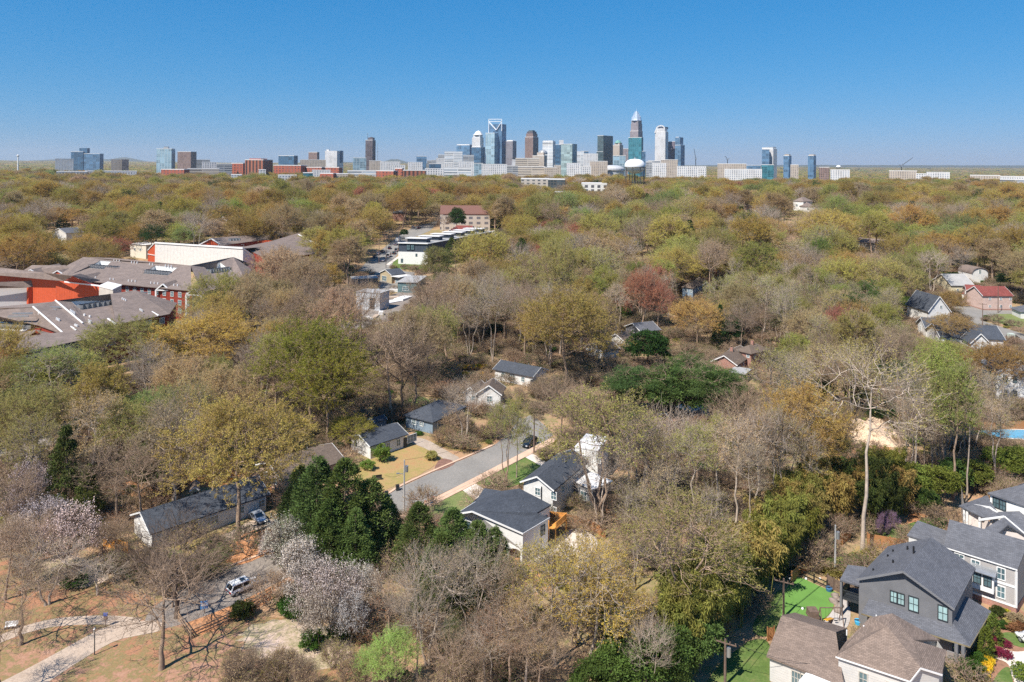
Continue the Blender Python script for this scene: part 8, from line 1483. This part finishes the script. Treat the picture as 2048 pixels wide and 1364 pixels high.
# ------------------------------------------------ the rest of the wood: one object
def joined(name, leafm, barkm):
    bv, bf, lv, lf, var = PDATA[name]
    if lv is None: return npmesh(name+'_j', bv, [bf], [barkm])
    v_ = np.concatenate([bv, lv]); return npmesh(name+'_j', v_, [bf, lf+len(bv)], [barkm, leafm], np.concatenate([np.zeros(len(bf)), var]), np.concatenate([np.zeros(len(bf)), np.ones(len(lf))]))
LI = leafmat('leaves_wood', inst=True); NI = leafmat('needles_wood', inst=True, trans=.15, lo=.6, hi=1.4)
PDATA['far0'] = gen_tree(200, 17, 8, 4, n1=8, n2=5, n3=3, n4=2, leaves=4, lsize=1.15); PDATA['far1'] = gen_tree(201, 18, 7, 5, n1=8, n2=5, n3=3, n4=2, leaves=4, lsize=1.1); PDATA['far2'] = gen_tree(202, 18, 7, 4, n1=8, n2=5, n3=3, n4=3, leaves=1.2, lsize=.7, tw_r=.05)
l = shape_foliage(203, 900, 1.4, conifer_fn(17, 4.8, nb=60, cr=1.25), asp=.4); PDATA['far3'] = (*trunk_only(15, .3, 3), *l)
order = ['broad0', 'broad1', 'broad2', 'broad3', 'oval0', 'oval1', 'oval2', 'sparse0', 'sparse1', 'sparse2', 'bare0', 'bare1', 'bare2', 'bare3', 'slim0', 'slim1', 'slim2', 'pine0', 'pine1', 'pine2', 'hemlock0', 'hemlock1', 'evergreen0', 'evergreen1', 'blossom0', 'far0', 'far1', 'far2', 'far3']
FH = {'far0': (17, 8), 'far1': (18, 7), 'far2': (18, 7), 'far3': (17, 4.8)}
src = bpy.data.collections.new('wood_sources')
for i, k in enumerate(order):
    o = bpy.data.objects.new('s%02d' % i, joined(k, NI if kb(k) in ('pine', 'hemlock', 'evergreen') or k == 'far3' else LI, PALE if k in ('bare1', 'bare3', 'slim0', 'slim1', 'slim2') else BARK)); src.objects.link(o)
def scatter(name, coll, P, SC, RZ, IX, TI, label=None, kind='stuff'):
    me = bpy.data.meshes.new(name); me.vertices.add(len(P)); me.vertices.foreach_set('co', np.asarray(P, np.float32).ravel())
    for nm, ty, dat in (('sc', 'FLOAT_VECTOR', SC), ('rz', 'FLOAT', RZ), ('ix', 'INT', IX), ('tint', 'FLOAT_VECTOR', TI)):
        a = me.attributes.new(nm, ty, 'POINT'); a.data.foreach_set('vector' if ty == 'FLOAT_VECTOR' else 'value', np.asarray(dat, np.int32 if ty == 'INT' else np.float32).ravel())
    o = link(name, me); ng = bpy.data.node_groups.new(name, 'GeometryNodeTree'); ng.interface.new_socket('Geometry', in_out='INPUT', socket_type='NodeSocketGeometry'); ng.interface.new_socket('Geometry', in_out='OUTPUT', socket_type='NodeSocketGeometry')
    n = ng.nodes; gi = n.new('NodeGroupInput'); go = n.new('NodeGroupOutput'); ip = n.new('GeometryNodeInstanceOnPoints'); ci = n.new('GeometryNodeCollectionInfo'); ci.inputs[0].default_value = coll; ci.inputs[1].default_value = True; ci.inputs[2].default_value = True
    def na(nm, ty): x = n.new('GeometryNodeInputNamedAttribute'); x.data_type = ty; x.inputs[0].default_value = nm; return x.outputs[0]
    cx = n.new('ShaderNodeCombineXYZ'); lk = ng.links.new; lk(na('rz', 'FLOAT'), cx.inputs[2]); lk(gi.outputs[0], ip.inputs['Points']); lk(ci.outputs[0], ip.inputs['Instance']); ip.inputs['Pick Instance'].default_value = True; lk(na('ix', 'INT'), ip.inputs['Instance Index'])
    er = n.new('FunctionNodeEulerToRotation'); lk(cx.outputs[0], er.inputs[0]); lk(er.outputs[0], ip.inputs['Rotation']); lk(na('sc', 'FLOAT_VECTOR'), ip.inputs['Scale']); lk(ip.outputs[0], go.inputs[0])
    md = o.modifiers.new('scatter', 'NODES'); md.node_group = ng; tag(o, label, kind=kind); return o
P_, SC_, RZ_, IX_, TI_ = [], [], [], [], []
def rtint():
    return rnd.choice(pal)
def put(k, x, y, z, h_, r_, tn):
    H0, R0 = FH[k] if k in FH else PRO[k][2:]; P_.append((x, y, z)); SC_.append((r_/R0, r_/R0, h_/H0)); RZ_.append(rnd.uniform(0, 6.28)); IX_.append(order.index(k)); TI_.append(tinted(tn)[:3])
for t in STUFF: put(t[0], t[1].x, t[1].y, t[1].z, t[2], t[3], t[4])
pal = (['ochre', 'gold2', 'rustochre', 'ochre', 'olive', 'lime2', 'tan2', 'tan', 'olive', 'green2'])
for y0, y1, sp, rr, hh in ((1500, 3000, 19, (8, 13), (13, 19)), (3000, 6500, 34, (16, 24), (12, 19)), (6500, 14800, 80, (36, 60), (14, 22))):
    X, Y = grid(y0, y1, sp, .73); Z = gz(X, Y); ok = np.ones(len(X), bool)
    if y0 == 1500: ok = filt(X, Y, np.full(len(X), 8.), np.full(len(X), 14.), False)
    # thin out downtown and warehouse areas
    px = CX+X/Y*F; dt = ((px > 850) & (px < 1420) & (Y > 1650) & (Y < 3100)) | ((px > 1900) & (Y > 1200) & (Y < 2200)); ok &= ~(dt & (rg.uniform(size=len(X)) < .7))
    for i in np.where(ok)[0]:
        u = rnd.random(); k = 'far3' if u < .06 else ('far2' if u < .22 else ('far0' if u < .65 else 'far1')); put(k, X[i], Y[i], Z[i]-1, rnd.uniform(*hh), rnd.uniform(*rr), 'dark' if k == 'far3' else rnd.choice(pal))
scatter('far_wood', src, P_, SC_, RZ_, IX_, TI_, 'unbroken ochre and olive spring wood stretching to the horizon')
print('TREES', len(TREES), cnt, 'STUFF', len(P_))
# undergrowth
us = bpy.data.collections.new('undergrowth_sources')
for i, k in enumerate(['shrub0', 'shrub1', 'twiggy0', 'twiggy1']): o = bpy.data.objects.new('u%02d' % i, joined(k, LI, BARK)); us.objects.link(o)
X = rg.uniform(-1, 1, 9000); Y = 88+(420-88)*rg.uniform(size=9000)**.75; X = X*Y*.74; ok = np.ones(len(X), bool); Z = gz(X, Y)
for P in CLR: ok &= ~inpoly(P, X, Y)
pc, sc2, rz2, ix2, ti2 = [], [], [], [], []
for i in np.where(ok)[0]:
    a = rnd.random(); s = rnd.uniform(.5, 1.5); pc.append((X[i], Y[i], Z[i])); sc2.append((s*1.2, s*1.2, s*rnd.uniform(.5, .9))); rz2.append(rnd.uniform(0, 6.28)); ix2.append(0 if a < .12 else (1 if a < .24 else (2 if a < .62 else 3))); ti2.append(tinted(rnd.choice(['olive', 'tan', 'leaf', 'tan2', 'dkolive', 'rust'] if a > .24 else ['dkolive', 'olive', 'leaf', 'green2']))[:3])
scatter('undergrowth', us, pc, sc2, rz2, ix2, ti2, 'low scrub and saplings covering the ground between the trees')
# ------------------------------------------------ air
m, n, o = mk('air'); pv = N(n, 'VolumePrincipled'); pv.inputs['Density'].default_value = 4.0e-5; pv.inputs['Color'].default_value = (.88, .93, 1, 1); pv.inputs['Anisotropy'].default_value = .2
L(n, pv.outputs[0], o.inputs['Volume'])
mb = MB().prism([(-16500, -400), (16500, -400), (16500, 16800), (-16500, 16800)], -60, 330); hz_ = mb.build('haze', m); tag(hz_, kind='stuff')
